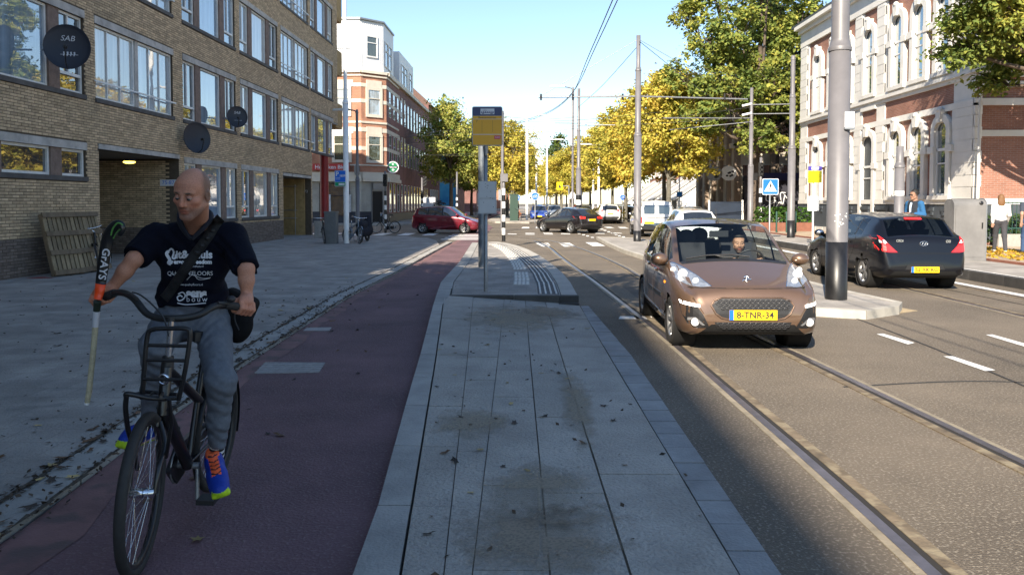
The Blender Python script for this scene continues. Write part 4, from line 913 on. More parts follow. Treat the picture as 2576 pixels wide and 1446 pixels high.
# right side: cream corner house with dark shop, terrace with white porch gables
ch = thing('corner_house', 'cream stone corner house with tall pilasters behind the trees', 'house', (16.5, 58, 0))
MB().box(14.9, 28, 56, 68, .1, 10.5).build('wall', mat('leaf_dapple_stone', (.52, .46, .37), .8, .15, 1, coords='World'), ch); MB().box(14.5, 28.3, 55.6, 68.3, 10.5, 11.0).box(14.7, 28, 55.8, 68.2, 5.6, 5.95).build('cornice', M_CREAM, ch)  # mottled wall colour paints leaf dapple onto the cream stone
for i in range(6): MB().box(15+i*1.3, 15.42+i*1.3, 55.78, 56.02, .2, 10.4).build('pilaster', mat('brown_stone', (.25, .19, .14), .8), ch)
for i in range(5):
    MB().box(14.62, 14.9, 56.3+i*2.3, 56.7+i*2.3, .2, 10.4).build('pilaster', MATS['brown_stone'], ch)
    for z0 in (1.2, 6.6): win(ch, Vector((14.9, 68, 0)), Vector((14.9, 56, 0)), 1.7+i*2.3, 1.1, z0, z0+3.2, PANES[2], .1, M_CREAM)
for z0 in (1.4, 6.6):
    for i in range(3): win(ch, Vector((14.9, 56, 0)), Vector((28, 56, 0)), 1.05+i*1.3, .7, z0, z0+3.0, PANES[2], .08, M_CREAM)
dw = thing('graffiti_shop', 'dark shop front sprayed with white graffiti beside the tree', 'shop', (17.5, 53, 0))
MB().box(15.6, 21, 52.9, 55.5, .15, 3.6).build('wall', mat('shop_black', (.02, .02, .03), .6), dw); MB().box(15.5, 21, 52.6, 52.9, 3.2, 3.7).build('fascia', mat('fascia_navy', (.01, .015, .08), .5), dw)
mb = MB(); r6 = random.Random(4)
for k in range(16):
    c = Vector((15.9+.25*(k % 8)+r6.uniform(-.1, .1), 52.87, .6+1.2*(k//8)+r6.uniform(-.2, .3))); mb.tube(catmull([c+Vector((r6.uniform(-.25, .25), 0, r6.uniform(-.5, .5))) for _ in range(4)], 4), .035, 5)
mb.build('graffiti', mat('spray_white', (.7, .7, .7), .7), dw)
M_POR = mat('porch_white', (.74, .74, .72), .6)
for i in range(6):
    y = 74+i*7.0; h = thing('gabled_house', ['nearest', 'second', 'third', 'fourth', 'fifth', 'farthest'][i]+' brick house of the row with sloping white porch walls', 'house', (18.5, y, 0), group='terrace houses with white porches')
    MB().box(18.5, 30, y, y+6.96, .1, 8.6).build('wall', M_OBR, h); MB().prism([(18.1, 8.6), (30, 8.6), (24, 11.5)], y, y+6.96, Matrix(((1, 0, 0, 0), (0, 0, 1, 0), (0, 1, 0, 0), (0, 0, 0, 1)))).build('roof', MATS['roof_tile'], h)
    for dy in (1.0, 3.6): MB().prism([(14.6, .1), (18.5, .1), (18.5, 4.6), (14.6, 1.9)], y+dy, y+dy+.25, Matrix(((1, 0, 0, 0), (0, 0, 1, 0), (0, 1, 0, 0), (0, 0, 0, 1)))).build('porch_wall', M_POR, h)
    MB().prism([(14.4, 1.9), (18.5, 4.7), (18.5, 4.85), (14.4, 2.05)], y+.9, y+3.95, Matrix(((1, 0, 0, 0), (0, 0, 1, 0), (0, 1, 0, 0), (0, 0, 0, 1)))).build('porch_roof', mat('zinc_roof', (.42, .42, .41), .6), h)
    for z0 in (1.2, 5.3):
        for s in (1.0, 2.9, 5.0): win(h, Vector((18.5, y+6.96, 0)), Vector((18.5, y, 0)), s, 1.1, z0, z0+2.2, PANES[2], .16, M_POR)
    for s in (1.5, 4): win(h, Vector((18.5, y, 0)), Vector((30, y, 0)), s, 1.1, 5.3, 7.5, PANES[2], .16, M_POR)
# ================================================================== TREES
def quads_mesh(name, V, m):
    """V: (n, 4, 3) array of quads"""
    n = len(V); me = bpy.data.meshes.new(name); me.vertices.add(4*n); me.vertices.foreach_set('co', V.reshape(-1).astype(np.float32))
    me.loops.add(4*n); me.loops.foreach_set('vertex_index', np.arange(4*n, dtype=np.int32)); me.polygons.add(n)
    me.polygons.foreach_set('loop_start', np.arange(0, 4*n, 4, dtype=np.int32)); me.polygons.foreach_set('loop_total', np.full(n, 4, np.int32)); me.materials.append(m); me.update(calc_edges=True); return me
def unit(v): return v/np.maximum(np.linalg.norm(v, axis=1, keepdims=True), 1e-9)
def leaf_quads(C, size, g, up=.35, out=None):
    n = len(C); nr = g.normal(size=(n, 3)); nr[:, 2] = np.abs(nr[:, 2])+up
    if out is not None: nr += out*.6
    nr = unit(nr); a = unit(np.cross(nr, g.normal(size=(n, 3)))); b = np.cross(nr, a); s = (size*g.uniform(.6, 1.35, (n, 1)))
    fold = nr*s*g.uniform(-.25, .25, (n, 1))
    return np.stack([C-a*s, C+b*s*.62+fold, C+a*s, C-b*s*.62+fold], 1)
def crown_pts(lobes, n, g, clumps=26, shell=.5, tight=.17):
    ws = np.array([l[3]**2 for l in lobes]); ws /= ws.sum(); out = []; dirs = []
    for (x, y, z, r, sq), w_ in zip(lobes, ws):
        k = int(n*w_)+1; cd = unit(g.normal(size=(clumps, 3))); cr = g.uniform(shell, 1.02, (clumps, 1)); cc = cd*cr*np.array([1, 1, sq])*r
        wt = g.uniform(.3, 1.5, clumps); wt /= wt.sum(); idx = g.choice(clumps, k, p=wt); p = cc[idx]+g.normal(size=(k, 3))*np.array([1.15, 1.15, .75])*tight*r*g.uniform(.5, 1.25, (clumps, 1))[idx]
        out.append(p+np.array([x, y, z])); dirs.append(unit(p))
    return np.concatenate(out), np.concatenate(dirs)
M_BARK = mat('bark', (.10, .075, .055), .9, .35, 5, .6, 25); M_BARKG = mat('bark_grey', (.13, .12, .095), .9, .35, 5, .6, 25)
L_YEL = leaf_mat('leaf_yellow', [(.17, .21, .05), (.34, .34, .065), (.55, .48, .09), (.66, .52, .11), (.56, .38, .08)])
L_ORA = leaf_mat('leaf_orange', [(.24, .22, .04), (.46, .36, .05), (.58, .40, .06), (.52, .30, .06)])
L_YGR = leaf_mat('leaf_yellow_green', [(.09, .14, .045), (.17, .225, .06), (.31, .33, .075), (.50, .44, .09)])
L_GRN = leaf_mat('leaf_green', [(.02, .045, .018), (.045, .085, .022), (.10, .14, .03), (.24, .23, .04)])
L_DRK = leaf_mat('leaf_dark', [(.02, .035, .02), (.045, .065, .025), (.1, .1, .03)])
def tree_meshes(lobes, th, tr, n, leaf, lm, seed, bark=M_BARK, clumps=26, shell=.5, tight=.17, lean=(0, 0)):
    g = np.random.default_rng(seed); rn = random.Random(seed); C, D = crown_pts(lobes, n, g, clumps, shell, tight)
    cm = quads_mesh('crown', leaf_quads(C, leaf, g, out=D), lm); t = MB(); top = Vector((lean[0], lean[1], th))
    t.tube(catmull([(0, 0, -.1), (lean[0]*.3+rn.uniform(-.05, .05), lean[1]*.3, th*.5), top], 5), [tr*1.35]+[tr*(1.12-.35*i/10) for i in range(1, 11)], 9)
    zt = max(l[2]+l[3]*.6 for l in lobes); t.tube(catmull([top, (top.x*1.2+rn.uniform(-.3, .3), top.y*1.2, (th+zt)/2), (top.x*1.3+rn.uniform(-.4, .4), top.y, zt)], 4), [tr*.75*(1-.8*i/8) for i in range(9)], 7)
    for (x, y, z, r, sq) in lobes:
        s = Vector((top.x, top.y, min(th+rn.uniform(0, .4)*max(.1, z-th), z))); c = Vector((x, y, z)); m = s.lerp(c, .5)+Vector((0, 0, -.08*(c-s).length)); t.tube(catmull([s, m, c], 3), [tr*.5*(1-.7*i/6) for i in range(7)], 6)
        for k in range(5):
            d = Vector((rn.gauss(0, 1), rn.gauss(0, 1), rn.gauss(.3, .7))).normalized()*r*.85; t.tube([m.lerp(c, rn.uniform(.4, 1)), c+d*.5+Vector((0, 0, .1)), c+d], [tr*.16, tr*.1, tr*.04], 4, cap=False)
    return t.mesh('trunk', bark), cm
def plant(name, label, loc, meshes, rotz=0, sc_=1., group=None):
    t = thing(name, label, 'tree', loc, rotz, group); a = link('trunk', meshes[0], t); b = link('crown', meshes[1], t); t.scale = (sc_, sc_, sc_) if not isinstance(sc_, tuple) else sc_; return t
rt_ = random.Random(31)
def lobes_round(w_, z0, z1, n, seed):
    rn = random.Random(seed); out = []
    for i in range(n):
        t = (i+.5)/n; z = z0+(z1-z0)*(.12+.76*t); rad = w_/2*math.sin(math.pi*(.18+.70*t))**.8; a = i*2.4+rn.uniform(-.4, .4); d = rad*rn.uniform(.35, .62)
        out.append((d*math.cos(a), d*math.sin(a), z, rad*rn.uniform(.5, .66)+.3, rn.uniform(.75, .95)))
    return out
# big tree behind the school building
big = [(-1.0, 0, 11.5, 2.6, .9), (1.2, 1, 13.5, 2.7, .9), (-2.6, .5, 14.6, 2.0, .85), (.3, -1, 16.0, 2.5, .8), (2.6, .5, 10.6, 2.2, .9), (-3.3, -.5, 11.6, 1.7, .85), (-2.2, -1, 8.6, 2.2, .8), (.6, -1.6, 8.2, 2.0, .8), (2.4, -1.2, 7.4, 1.9, .8), (-3.6, -.8, 6.6, 1.6, .8), (-.6, -2, 5.4, 1.5, .75), (2.3, -1.8, 5.0, 1.3, .8), (3.0, 0, 13.0, 1.8, .9), (-5.0, -.5, 9.2, 1.3, .8), (-4.3, .3, 13.2, 1.2, .8)]
plant('broadleaf_tree', 'tall yellow green tree rising behind the far corner of the white building', (14.4, 48.5, .2), tree_meshes(big, 4.6, .30, 36000, .125, L_YGR, 5, clumps=32, shell=.5, tight=.13))
dk = [(0, 0, 8, 3.2, .9), (2, 1, 11, 2.8, .9), (-2, 1, 10.5, 2.6, .9), (0, 0, 14, 2.6, .9), (3, 0, 6, 2.2, .8)]
plant('broadleaf_tree', 'dark green tree standing in the gap behind the tall yellow green tree', (18, 56, .2), tree_meshes(dk, 5, .3, 11000, .22, L_DRK, 6, shell=.2, tight=.25))
# tree whose boughs hang into the upper right corner
nr = [(-2.3, .9, 7.6, 1.2, .85), (-1.2, 1.4, 8.0, 1.3, .85), (-1.2, 1.2, 6.4, 1.2, .8), (-3.0, 1.2, 7.0, .9, .8), (-1.9, .6, 7.2, 1.35, .8), (-2.7, 1.6, 6.2, 1.0, .7), (-.6, 1.9, 6.1, 1.2, .75), (-.3, .2, 8.6, 1.7, .8), (.6, 1.2, 5.4, .95, .75), (-3.4, .4, 8.2, 1.0, .7), (1.5, .4, 7.2, 1.5, .8), (-1.4, 2.4, 5.3, .7, .7), (-2.0, 1.0, 9.4, 1.4, .8), (1.2, 2.2, 4.6, .8, .8)]
plant('broadleaf_tree', 'yellow green tree whose boughs hang into view before the building side wall', (16.2, 22.6, .2), tree_meshes(nr, 5.2, .22, 30000, .075, L_YGR, 8, clumps=44, shell=.25, tight=.17))
# yellow rows along the far street
V = [tree_meshes(lobes_round(6.6, 2.7, 10.2, 9, 40+k), 2.9, .17, 21000, .115, m, 50+k, M_BARKG, clumps=34, shell=.5, tight=.15) for k, m in enumerate((L_YEL, L_YEL, L_ORA, L_YEL))]
names = 'nearest second third fourth fifth sixth seventh eighth ninth tenth'.split()
for i, (x, y, s, k) in enumerate([(9.2, 50, (1.05, 1.05, 1.03), 0), (10.4, 58.5, (1.1, 1.1, 1.12), 2), (8.6, 67, 1.02, 1), (8.8, 79, 1.05, 3), (8.8, 92, 1.05, 0), (8.8, 107, 1.08, 2), (8.8, 124, 1.1, 1), (8.8, 145, 1.1, 0), (8.8, 170, 1.15, 3), (8.8, 200, 1.2, 2)]):
    plant('yellow_tree', ('%s yellow autumn tree of the row right of the road' % names[i]), (x, y, .1), V[k], rt_.uniform(0, 6.28), s, 'yellow trees along the right of the road')
for i, (x, y, s, k) in enumerate([(5.6, 98, .9, 1), (5.4, 118, .95, 0), (5.2, 140, 1.0, 3), (5.0, 165, 1.05, 1), (4.6, 200, 1.1, 2)]):
    plant('yellow_tree', ('%s yellow autumn tree on the median of the far road' % names[i]), (x, y, .1), V[k], rt_.uniform(0, 6.28), s, 'yellow trees on the far median')
for i, (x, y, s, k) in enumerate([(-2.3, 74, .98, 3), (-2.2, 87, 1.0, 1), (-2.0, 103, 1.02, 0), (-1.9, 124, 1.05, 2), (-1.8, 150, 1.1, 3), (-2.0, 185, 1.1, 1)]):
    plant('yellow_tree', ('%s yellow autumn tree of the row left of the road' % names[i]), (x, y, .1), V[k], rt_.uniform(0, 6.28), s, 'yellow trees along the left of the road')
plant('poplar_tree', 'slim grey green tree rising behind the far yellow trees', (6.5, 168, 0), tree_meshes([(0, 0, 6, 3, 1), (.5, 0, 9, 3.0, 1), (0, 0, 12, 2.6, 1), (.2, 0, 15, 2, 1.1)], 5, .3, 4000, .3, L_GRN, 71, shell=.2, tight=.25))
gm = tree_meshes(lobes_round(6.8, 2.6, 11.6, 10, 77), 3.2, .2, 17000, .13, leaf_mat('leaf_lime', [(.06, .11, .03), (.15, .21, .05), (.34, .36, .09), (.54, .50, .14), (.62, .54, .14)]), 78, clumps=30, shell=.35, tight=.17)
plant('lime_tree', 'green and pale yellow tree beside the blue mural beyond the pub', (-7.1, 72, .1), gm, 1.2, (1., 1., 1.03))
plant('lime_tree', 'second green tree half hidden behind the one by the mural', (-6.6, 92, .1), gm, 3.0, .9)
# street trees behind the camera that dapple the platform and the road
S1 = tree_meshes([(0, 0, 7.2, 1.9, .7), (1.3, .8, 7.8, 1.5, .7), (-1.4, .9, 7.0, 1.5, .7), (.3, -1.4, 8.2, 1.6, .7), (.2, 1.6, 8.8, 1.3, .7)], 4.6, .2, 4200, .12, L_YGR, 91, shell=.3, tight=.17)
for i, (x, y, z, lab) in enumerate([(-3.25, 2.4, .05, "nearest"), (-5.7, 6.8, .05, "second"), (-7.4, -3.5, .05, "third"), (-9.0, -9, .05, "fourth")]):
    plant('street_tree', lab+' yellow green street tree on the plaza, out of the picture', (x, y, z), S1, i*1.7, 1., 'street trees beside the camera')
hd = thing('hedge', 'low brown green hedge along the far median by the white car', 'hedge', (7.6, 68, .1)); g = np.random.default_rng(3); C = g.uniform((6.7, 63.8, .2), (8.2, 80, 1.15), (3500, 3)); hd2 = link('foliage', quads_mesh('foliage', leaf_quads(C-np.array([7.6, 68, .1]), .09, g), leaf_mat('hedge_leaf', [(.06, .05, .025), (.1, .09, .03), (.16, .12, .04)])), hd)
# ------------------------------------------------------------------ fallen leaves
M_FL = [mat('dry_leaf_brown', (.13, .07, .035), .8, objrand=.4), mat('dry_leaf_ochre', (.42, .31, .13), .8, objrand=.3), mat('dry_leaf_dark', (.035, .026, .02), .85, objrand=.4)]
def leaf_mesh(seed, m, s):
    r = random.Random(seed); pts = []
    for k in range(10):
        a = 2*math.pi*k/10; rad = s*(1 if k % 2 == 0 else .55)*r.uniform(.75, 1.15); pts.append((rad*1.3*math.cos(a), rad*.75*math.sin(a), s*(.22*abs(math.cos(a))*r.uniform(.3, 1.5)+.05)))
    vs = pts+[(0, 0, .004)]; return MB().add(vs, [(k, (k+1) % 10, 10) for k in range(10)]).mesh('fallen_leaf', m)
LV = [leaf_mesh(i*3+j, M_FL[j], .04+.008*i) for j in range(3) for i in range(3)]
rl = random.Random(77)
def litter(n, region, zf, group, label, wts=(3, 2, 4), s=1.):
    for _ in range(n):
        x_, y_ = region(); j = rl.choices((0, 1, 2), wts)[0]; o = link('fallen_leaf', LV[j*3+rl.randrange(3)], None, (x_, y_, zf(x_, y_)+.002), (rl.uniform(-.2, .2), rl.uniform(-.2, .2), rl.uniform(0, 6.28)), label, 'leaf', group); k = s*rl.uniform(.6, 1.25); o.scale = (k, k, k)
def rplaza():
    y_ = 2.6+15*rl.random()**1.5; return xat(LE, y_)-.35-rl.random()**1.3*(5.5+.25*y_), y_
litter(95, rplaza, lambda a, b: .055, 'leaves lying on the plaza', 'dry fallen leaf lying on the grey plaza tiles')
def rkerb(): y_ = 3.2+9*rl.random()**1.4; return xat(LE, y_)-rl.choice((PK, .02, PK, .1))+rl.gauss(0, .05), y_
litter(75, rkerb, lambda a, b: .055, 'leaves in the kerb joints', 'dry fallen leaf caught along the kerb of the cycle path')
def rplat(): y_ = 3.4+8.2*rl.random(); return jx(0, y_)+(jx(5, y_)-jx(0, y_))*rl.random()**1.1, y_
litter(38, rplat, lambda a, b: zramp(a, b)+.003, 'leaves lying on the stop platform', 'dry fallen leaf lying on the platform slabs', (1, 2, 4), .7)
def rcyc(): y_ = 3.3+12*rl.random(); return xat(LE, y_)+.1+rl.random()*1.2, y_
litter(30, rcyc, lambda a, b: .013, 'leaves lying on the cycle path', 'dry fallen leaf lying on the red cycle path', (3, 2, 3), .8)
# crumbs of litter too small to count
g = np.random.default_rng(8); n = 1900; yy = 2.8+12*g.random(n)**1.3; sel = g.random(n); xx = np.empty(n)
for i in range(n):
    L0 = xat(LE, yy[i]); xx[i] = L0-PK+g.normal(0, .05) if sel[i] < .35 else L0+g.normal(0, .06) if sel[i] < .65 else L0-PK-.2-g.random()**1.5*6 if sel[i] < .95 else jx(0, yy[i])+g.random()*1.6
zz = np.where(xx > -1.4, np.array([zramp(a, min(b, 11.8)) for a, b in zip(xx, yy)])+.008, .063)
link('leaf_crumbs', quads_mesh('leaf_crumbs', leaf_quads(np.stack([xx, yy, zz], 1), .018, g, up=1.5), mat('crumb_leaf', (.06, .04, .025), .9, island=.5)), kind='stuff', label='crumbled bits of dead leaf and twigs strewn over the paving', cat='leaf litter')
n = 2200; yy = 15+11*g.random(n); xx = 12.4+2.9*g.random(n)**.7
link('leaf_carpet', quads_mesh('leaf_carpet', leaf_quads(np.stack([xx, yy+2, np.full(n, .215)], 1), .07, g, up=1.5), leaf_mat('carpet_leaf', [(.4, .25, .04), (.6, .4, .05), (.5, .28, .06)])), kind='stuff', label='yellow leaves carpeting the right pavement before the low wall', cat='leaf litter')
# ================================================================== POLES, WIRES AND SIGNS
def pole(name, label, base, secs, black=0., group=None, cat='pole', m=M_GREYP, n=18):
    """secs: (height, radius) steps of a stepped round post"""
    t = thing(name, label, cat, base, 0, group); pr = []
    for i, (z, r) in enumerate(secs):
        if i and abs(secs[i-1][1]-r) > .004: pr.append((secs[i-1][1], z-.0)); pr.append((r, z+.12))
        else: pr.append((r, z))
    if black:
        k = secs[0][1]+.004; MB().lathe([(k, 0), (k, black), (secs[0][1], black)], n=n).build('painted_foot', M_BLKP, t, local=True)
    pr = pr+[(0, pr[-1][1])]; MB().lathe(pr, n=n).build('shaft', m, t, local=True)
    for i, (z, r) in enumerate(secs):
        if i and abs(secs[i-1][1]-r) > .004: q = secs[i-1][1]; MB().lathe([(q+.012, z-.07), (q+.014, z-.02), (q+.004, z)], n=n).build('collar', m, t, local=True)
    return t
b = G(2103, 752, .12); BP = pole('catenary_pole', 'massive grey catenary pole with black foot on the refuge island', b, [(0, .165), (4.05, .165), (4.05, .137), (13, .125)], .93)
MB().box(.02, .17, -.19, -.12, 2.75, 3.0).build('junction_box', M_SIGNW, BP, local=True); MB().box(.015, .175, -.196, -.11, 2.72, 2.75).build('box_lid', M_GALV, BP, local=True)
rw = random.Random(2); mb = MB()
for k in range(14): a = rw.uniform(-2.2, -1.0); z = rw.uniform(1.15, 1.4); q = Vector((.1655*math.cos(a), .1655*math.sin(a), z)); mb.obox(q, (.012*rw.uniform(.4, 1.5)*-math.sin(a), .012*math.cos(a), 0), (0, 0, .008), (math.cos(a)*.001, math.sin(a)*.001, 0))
mb.build('paint_scuff', M_WHP, BP, local=True, kind='stuff')
b = G(1603, 607, .12); CP = pole('catenary_pole', 'tall grey catenary pole with cross arm beside the white van', b, [(0, .15), (4.3, .15), (4.3, .115), (6.9, .115), (6.9, .085), (8.25, .085)], .43)
MB().tube([(-4.0, .2, 5.83), (-.1, .05, 5.83)], .032, 8).build('cross_arm', M_GALV, CP, local=True); MB().tube([(.1, .05, 5.83), (4.55, .6, 5.78)], .032, 8).build('cross_arm', M_GALV, CP, local=True)
MB().tube([(-3.95, .2, 5.86), (0, 0, 8.1)], .012, 5).build('stay_wire', M_GALV, CP, local=True); MB().tube([(2.6, .3, 6.7), (0, 0, 8.1)], .012, 5).build('stay_wire', M_GALV, CP, local=True)
for x in (-3.9, -2.6, -.6, 3.5): MB().tube([(x, .15, 5.7), (x, .15, 5.95)], .04, 8).build('insulator', M_BLKP, CP, local=True)
b = Vector((3.23, 48, 0)); MP = pole('catenary_pole', 'grey catenary pole with black and white banded foot behind the dark estate car', b, [(0, .16), (3.8, .16), (3.8, .11), (6.2, .11), (6.2, .085), (8.75, .085)], 0)
for k in range(7): MB().lathe([(.172, .05+k*.3), (.172, .35+k*.3)], n=18).build('band', M_WHP if k % 2 else M_BLKP, MP, local=True)
MB().tube([(-1.5, -.2, 6.6), (.1, 0, 6.6)], .028, 6).build('cross_arm', M_GALV, MP, local=True); MB().tube([(0, 0, 6.5), (2.2, -.4, 6.45)], .028, 6).build('cross_arm', M_GALV, MP, local=True)
def lamp(label, base, h, r, arm, m=M_GREYP, lower=None, group=None, foot=0):
    t = pole('street_lamp', label, base, [(0, lower or r), (h*.45, lower or r), (h*.45, r), (h, r*.8)], foot, group, 'street lamp', m, 12)
    d = Vector(arm); MB().tube(catmull([(0, 0, h-.02), (d.x*.3, d.y*.3, h+.08), (d.x, d.y, h+.16)], 4), r*.5, 6).build('arm', m, t, local=True)
    e = d.normalized(); MB().prism([(-.1, -.16), (.75, -.12), (.85, 0), (.75, .12), (-.1, .16)], 0, .1, Matrix(((e.x, -e.y, 0, d.x), (e.y, e.x, 0, d.y), (0, 0, 1, h+.11), (0, 0, 0, 1)))).build('lantern', M_WHP, t, local=True); return t
lamp('slim grey street lamp beside the banded catenary pole', (3.1, 52, 0), 9.3, .075, (-.7, -.1, 0))
lamp('white street lamp standing left of the road beyond the junction', (0.02, 69, .14), 9.2, .11, (.9, 0, 0), M_WHP)
lamp('tall white lamp post carrying the blue parking sign', (-7.22, 30.6, .055), 12.5, .075, (-1.2, 1, 0), M_WHP, .11)
lamp('grey lamp post beside the white banded pub corner', (-8.95, 40.5, .055), 6.4, .075, (-.6, .2, 0), M_GREYP, .11)
lamp('grey lamp post before the ground floor windows of the white building', (10.75, 22.4, .165), 3.6, .11, (.01, .01, 0), M_GREYP, .14) if False else None
t = pole('banded_post', 'pale grey post with a white band before the white building windows', (10.85, 22.6, .165), [(0, .135), (2.6, .135), (2.6, .1), (3.15, .1)], 0); MB().lathe([(.14, 1.72), (.14, 1.86)], n=16).build('band', M_WHP, t, local=True)
for i, (x, y, h) in enumerate([(2.2, 84, 8.4), (7.0, 75, 7.2), (7.6, 88, 8), (1.2, 96, 8.5), (7.4, 104, 8.5)]): lamp(('first', 'second', 'third', 'fourth', 'fifth')[i]+' distant white street lamp among the yellow trees', (x, y, 0), h, .1, ((-1)**i*1.0, 0, 0), M_WHP, group='distant white street lamps')
b = Vector((12.3, 42.5, .2)); EP = pole('catenary_pole', 'grey catenary pole with arms beside the striped traffic light post', b, [(0, .15), (3.5, .15), (3.5, .11), (5.9, .11), (5.9, .085), (7.75, .085)], 0)
MB().tube([(-4.9, -.6, 6.05), (0, 0, 6.1)], .03, 6).build('cross_arm', M_GALV, EP, local=True); MB().tube([(-4.4, .3, 5.5), (0, 0, 5.9)], .022, 6).build('cross_arm', M_GALV, EP, local=True); MB().box(-.1, .35, -.1, .2, 2.7, 3.1).build('loudspeaker', M_BLKP, EP, local=True)
b = G(1989, 598, .165); RP = pole('catenary_pole', 'grey catenary pole with black foot on the right tram platform', b, [(0, .155), (3.9, .155), (3.9, .12), (6.1, .12), (6.1, .095), (7.7, .09)], .75)
for z in (5.35, 5.75): MB().tube([(-2.1, .2, z), (0, 0, z)], .022, 6).build('cross_arm', M_GALV, RP, local=True); MB().tube([(-2.1, .2, z-.05), (-1.7, .16, z+.04)], .05, 8).build('insulator', M_WHP, RP, local=True)
# overhead wires
M_WIRE = mat('wire_dark', (.03, .03, .035), .5)
ww = thing('tram_wire', 'overhead tram contact wires and span wires across the junction', 'wire', (1.8, 30, 6))
def wire(pts, r=.013): MB().tube(catmull(pts, 6), r, 4, cap=False).build('wire', M_WIRE, ww)
wire([(2.0, -10, 6.0), (1.85, 10, 6.0), (1.8, 22, 5.95), (1.7, 31, 5.9), (.6, 38, 5.9), (-2, 44, 5.9), (-8, 50, 5.95), (-20, 54, 6)]); wire([(2.25, -10, 6.35), (2.1, 10, 6.3), (2.0, 22, 6.2), (1.8, 31, 6.05), (.7, 38, 6.0), (-2, 44, 6.05), (-8, 50, 6.1)])
for a, b in (((-1.4, 45, 6.7), (3.2, 48, 7.0)), ((-1.4, 45, 6.4), (6.4, 36, 5.9)), ((-1.4, 45, 6.1), (12.3, 43, 6.4)), ((-1.4, 45, 5.7), (9, 60, 5.8)), ((-1.4, 45, 5.3), (12, 56, 5.3)), ((-11, 62, 6.3), (3.2, 48, 6.3)), ((-11, 62, 5.5), (3.2, 48, 5.2)), ((-11, 60, 5.0), (-1.4, 45, 6.0)), ((3.2, 48, 6.6), (12.3, 42.5, 6.9)), ((-1.4, 45, 5.0), (3.2, 48, 5.0)), ((4.5, 31, 8.1), (12.3, 42.5, 6.0)), ((3.2, 48, 7.6), (4.5, 31, 8.0)), ((0, 69, 6.2), (9, 52, 6.3)), ((-11, 66, 5.8), (9, 66, 5.9))):
    a, b = Vector(a), Vector(b); wire([a, (a+b)/2-Vector((0, 0, .16)), b], .012)
lp = pole('catenary_pole', 'slim grey pole left of the road holding the span wires', (-1.42, 45, .0), [(0, .12), (3, .12), (3, .09), (6.9, .085)], 0)
# striped traffic light posts
def striped(label, base, h, heads, r=.075, group=None, n0=0, stripes=6):
    t = thing('traffic_light', label, 'traffic light', base, 0, group); z = .0
    for k in range(stripes): MB().lathe([(r, z), (r, z+.25)], n=12).build('band', M_WHP if (k+n0) % 2 else M_BLKP, t, local=True); z += .25
    MB().lathe([(r*.8, z), (r*.8, h), (0, h)], n=12).build('shaft', M_GREYP, t, local=True)
    for (x, y_, z_, s) in heads:
        hd_ = MB(); hd_.box(x-.13*s, x+.13*s, y_-.1, y_+.12, z_, z_+.8*s).box(x-.04, x+.04, y_, y_+.06, z_-.06, z_); o = hd_.build('signal_head', M_BLACK, t, local=True)
        for j in range(3): MB().tube([(x, y_-.1, z_+.14*s+j*.26*s), (x, y_-.2, z_+.16*s+j*.26*s)], [.09*s, .1*s], 10, cap=False).build('visor', M_BLACK, o, local=True)
    return t
b = G(1267, 607, .22); TL = striped('black and white striped traffic light post at the tip of the stop platform', b, 2.55, [], .07, stripes=8); MB().box(-.12, .16, -.1, .12, 2.25, 2.55).build('push_button_box', M_GREYP, TL, local=True); MB().box(-.2, -.07, -.08, .1, 1.55, 1.95).build('signal_back', M_GALV, TL, local=True)
striped('striped post with a bicycle chained to it before the pub door', (-7.55, 40.9, .055), 3.3, [(.0, 0, 2.5, .8)], .07, stripes=9)
striped('striped traffic light with black heads left of the white board', (-8.6, 63, .13), 3.6, [(.25, 0, 2.9, 1.0), (.0, 0, 1.9, .8)], .09, stripes=8)
striped('striped post with a white box left of the tree trunk', (-6.0, 66, .13), 4.2, [], .09, stripes=9)
striped('striped traffic light post beside the graffiti shop', (12.55, 41.5, .2), 3.9, [(.0, 0, 2.9, .9)], .085, stripes=9, n0=1)
# tram stop flag pole in the foreground
b = G(1222, 733, .22); bx_, by_ = b.x, b.y; ts = thing('tram_stop_sign', 'yellow and blue tram stop sign on a thin pole with a white timetable case', 'sign', b)
MB().lathe([(.032, 0), (.032, 2.75), (0, 2.75)], n=14).build('pole', M_GALV, ts, local=True)
c = P(1226, 318, by_-.06)-b; W_, H_ = .235, .305; M0 = frame(c, (1, 0, 0), (0, 0, 1))
def rrect(w_, h_, r, n=5): return [(sx*(w_-r)+r*math.cos(a), sy*(h_-r)+r*math.sin(a)) for sx, sy, a0 in ((1, 1, 0), (-1, 1, 90), (-1, -1, 180), (1, -1, 270)) for a in [R(a0+90*k/n) for k in range(n+1)]]
M_TSIG = mat('tram_orange', (.72, .36, .01), .4, .06, 2); M_TBLU = mat('tram_blue', (.02, .035, .12), .4)
MB().prism(rrect(W_+.012, H_+.012, .03), -.035, .028, M0).build('case', M_GALV, ts, local=True)
MB().prism([(-W_, -H_+.0), (W_, -H_+.0), (W_, H_*.36), (-W_, H_*.36)], .028, .033, M0).build('yellow_panel', M_TSIG, ts, local=True)
MB().prism([(-W_, H_*.375), (W_, H_*.375), (W_, H_*.53), (-W_, H_*.53)], .028, .033, M0).build('name_strip', M_TSIG, ts, local=True)
MB().prism([(-W_, H_*.55), (W_, H_*.55), (W_, H_-.02), (W_-.02, H_), (-W_+.02, H_), (-W_, H_-.02)], .028, .033, M0).build('blue_panel', M_TBLU, ts, local=True)
MB().prism([(-W_, -H_*.46), (W_, -H_*.46), (W_, -H_*.43), (-W_, -H_*.43)], .033, .036, M0).prism([(-W_, H_*.36), (W_, H_*.36), (W_, H_*.378), (-W_, H_*.378)], .033, .036, M0).build('divider', M_SIGNW, ts, local=True)
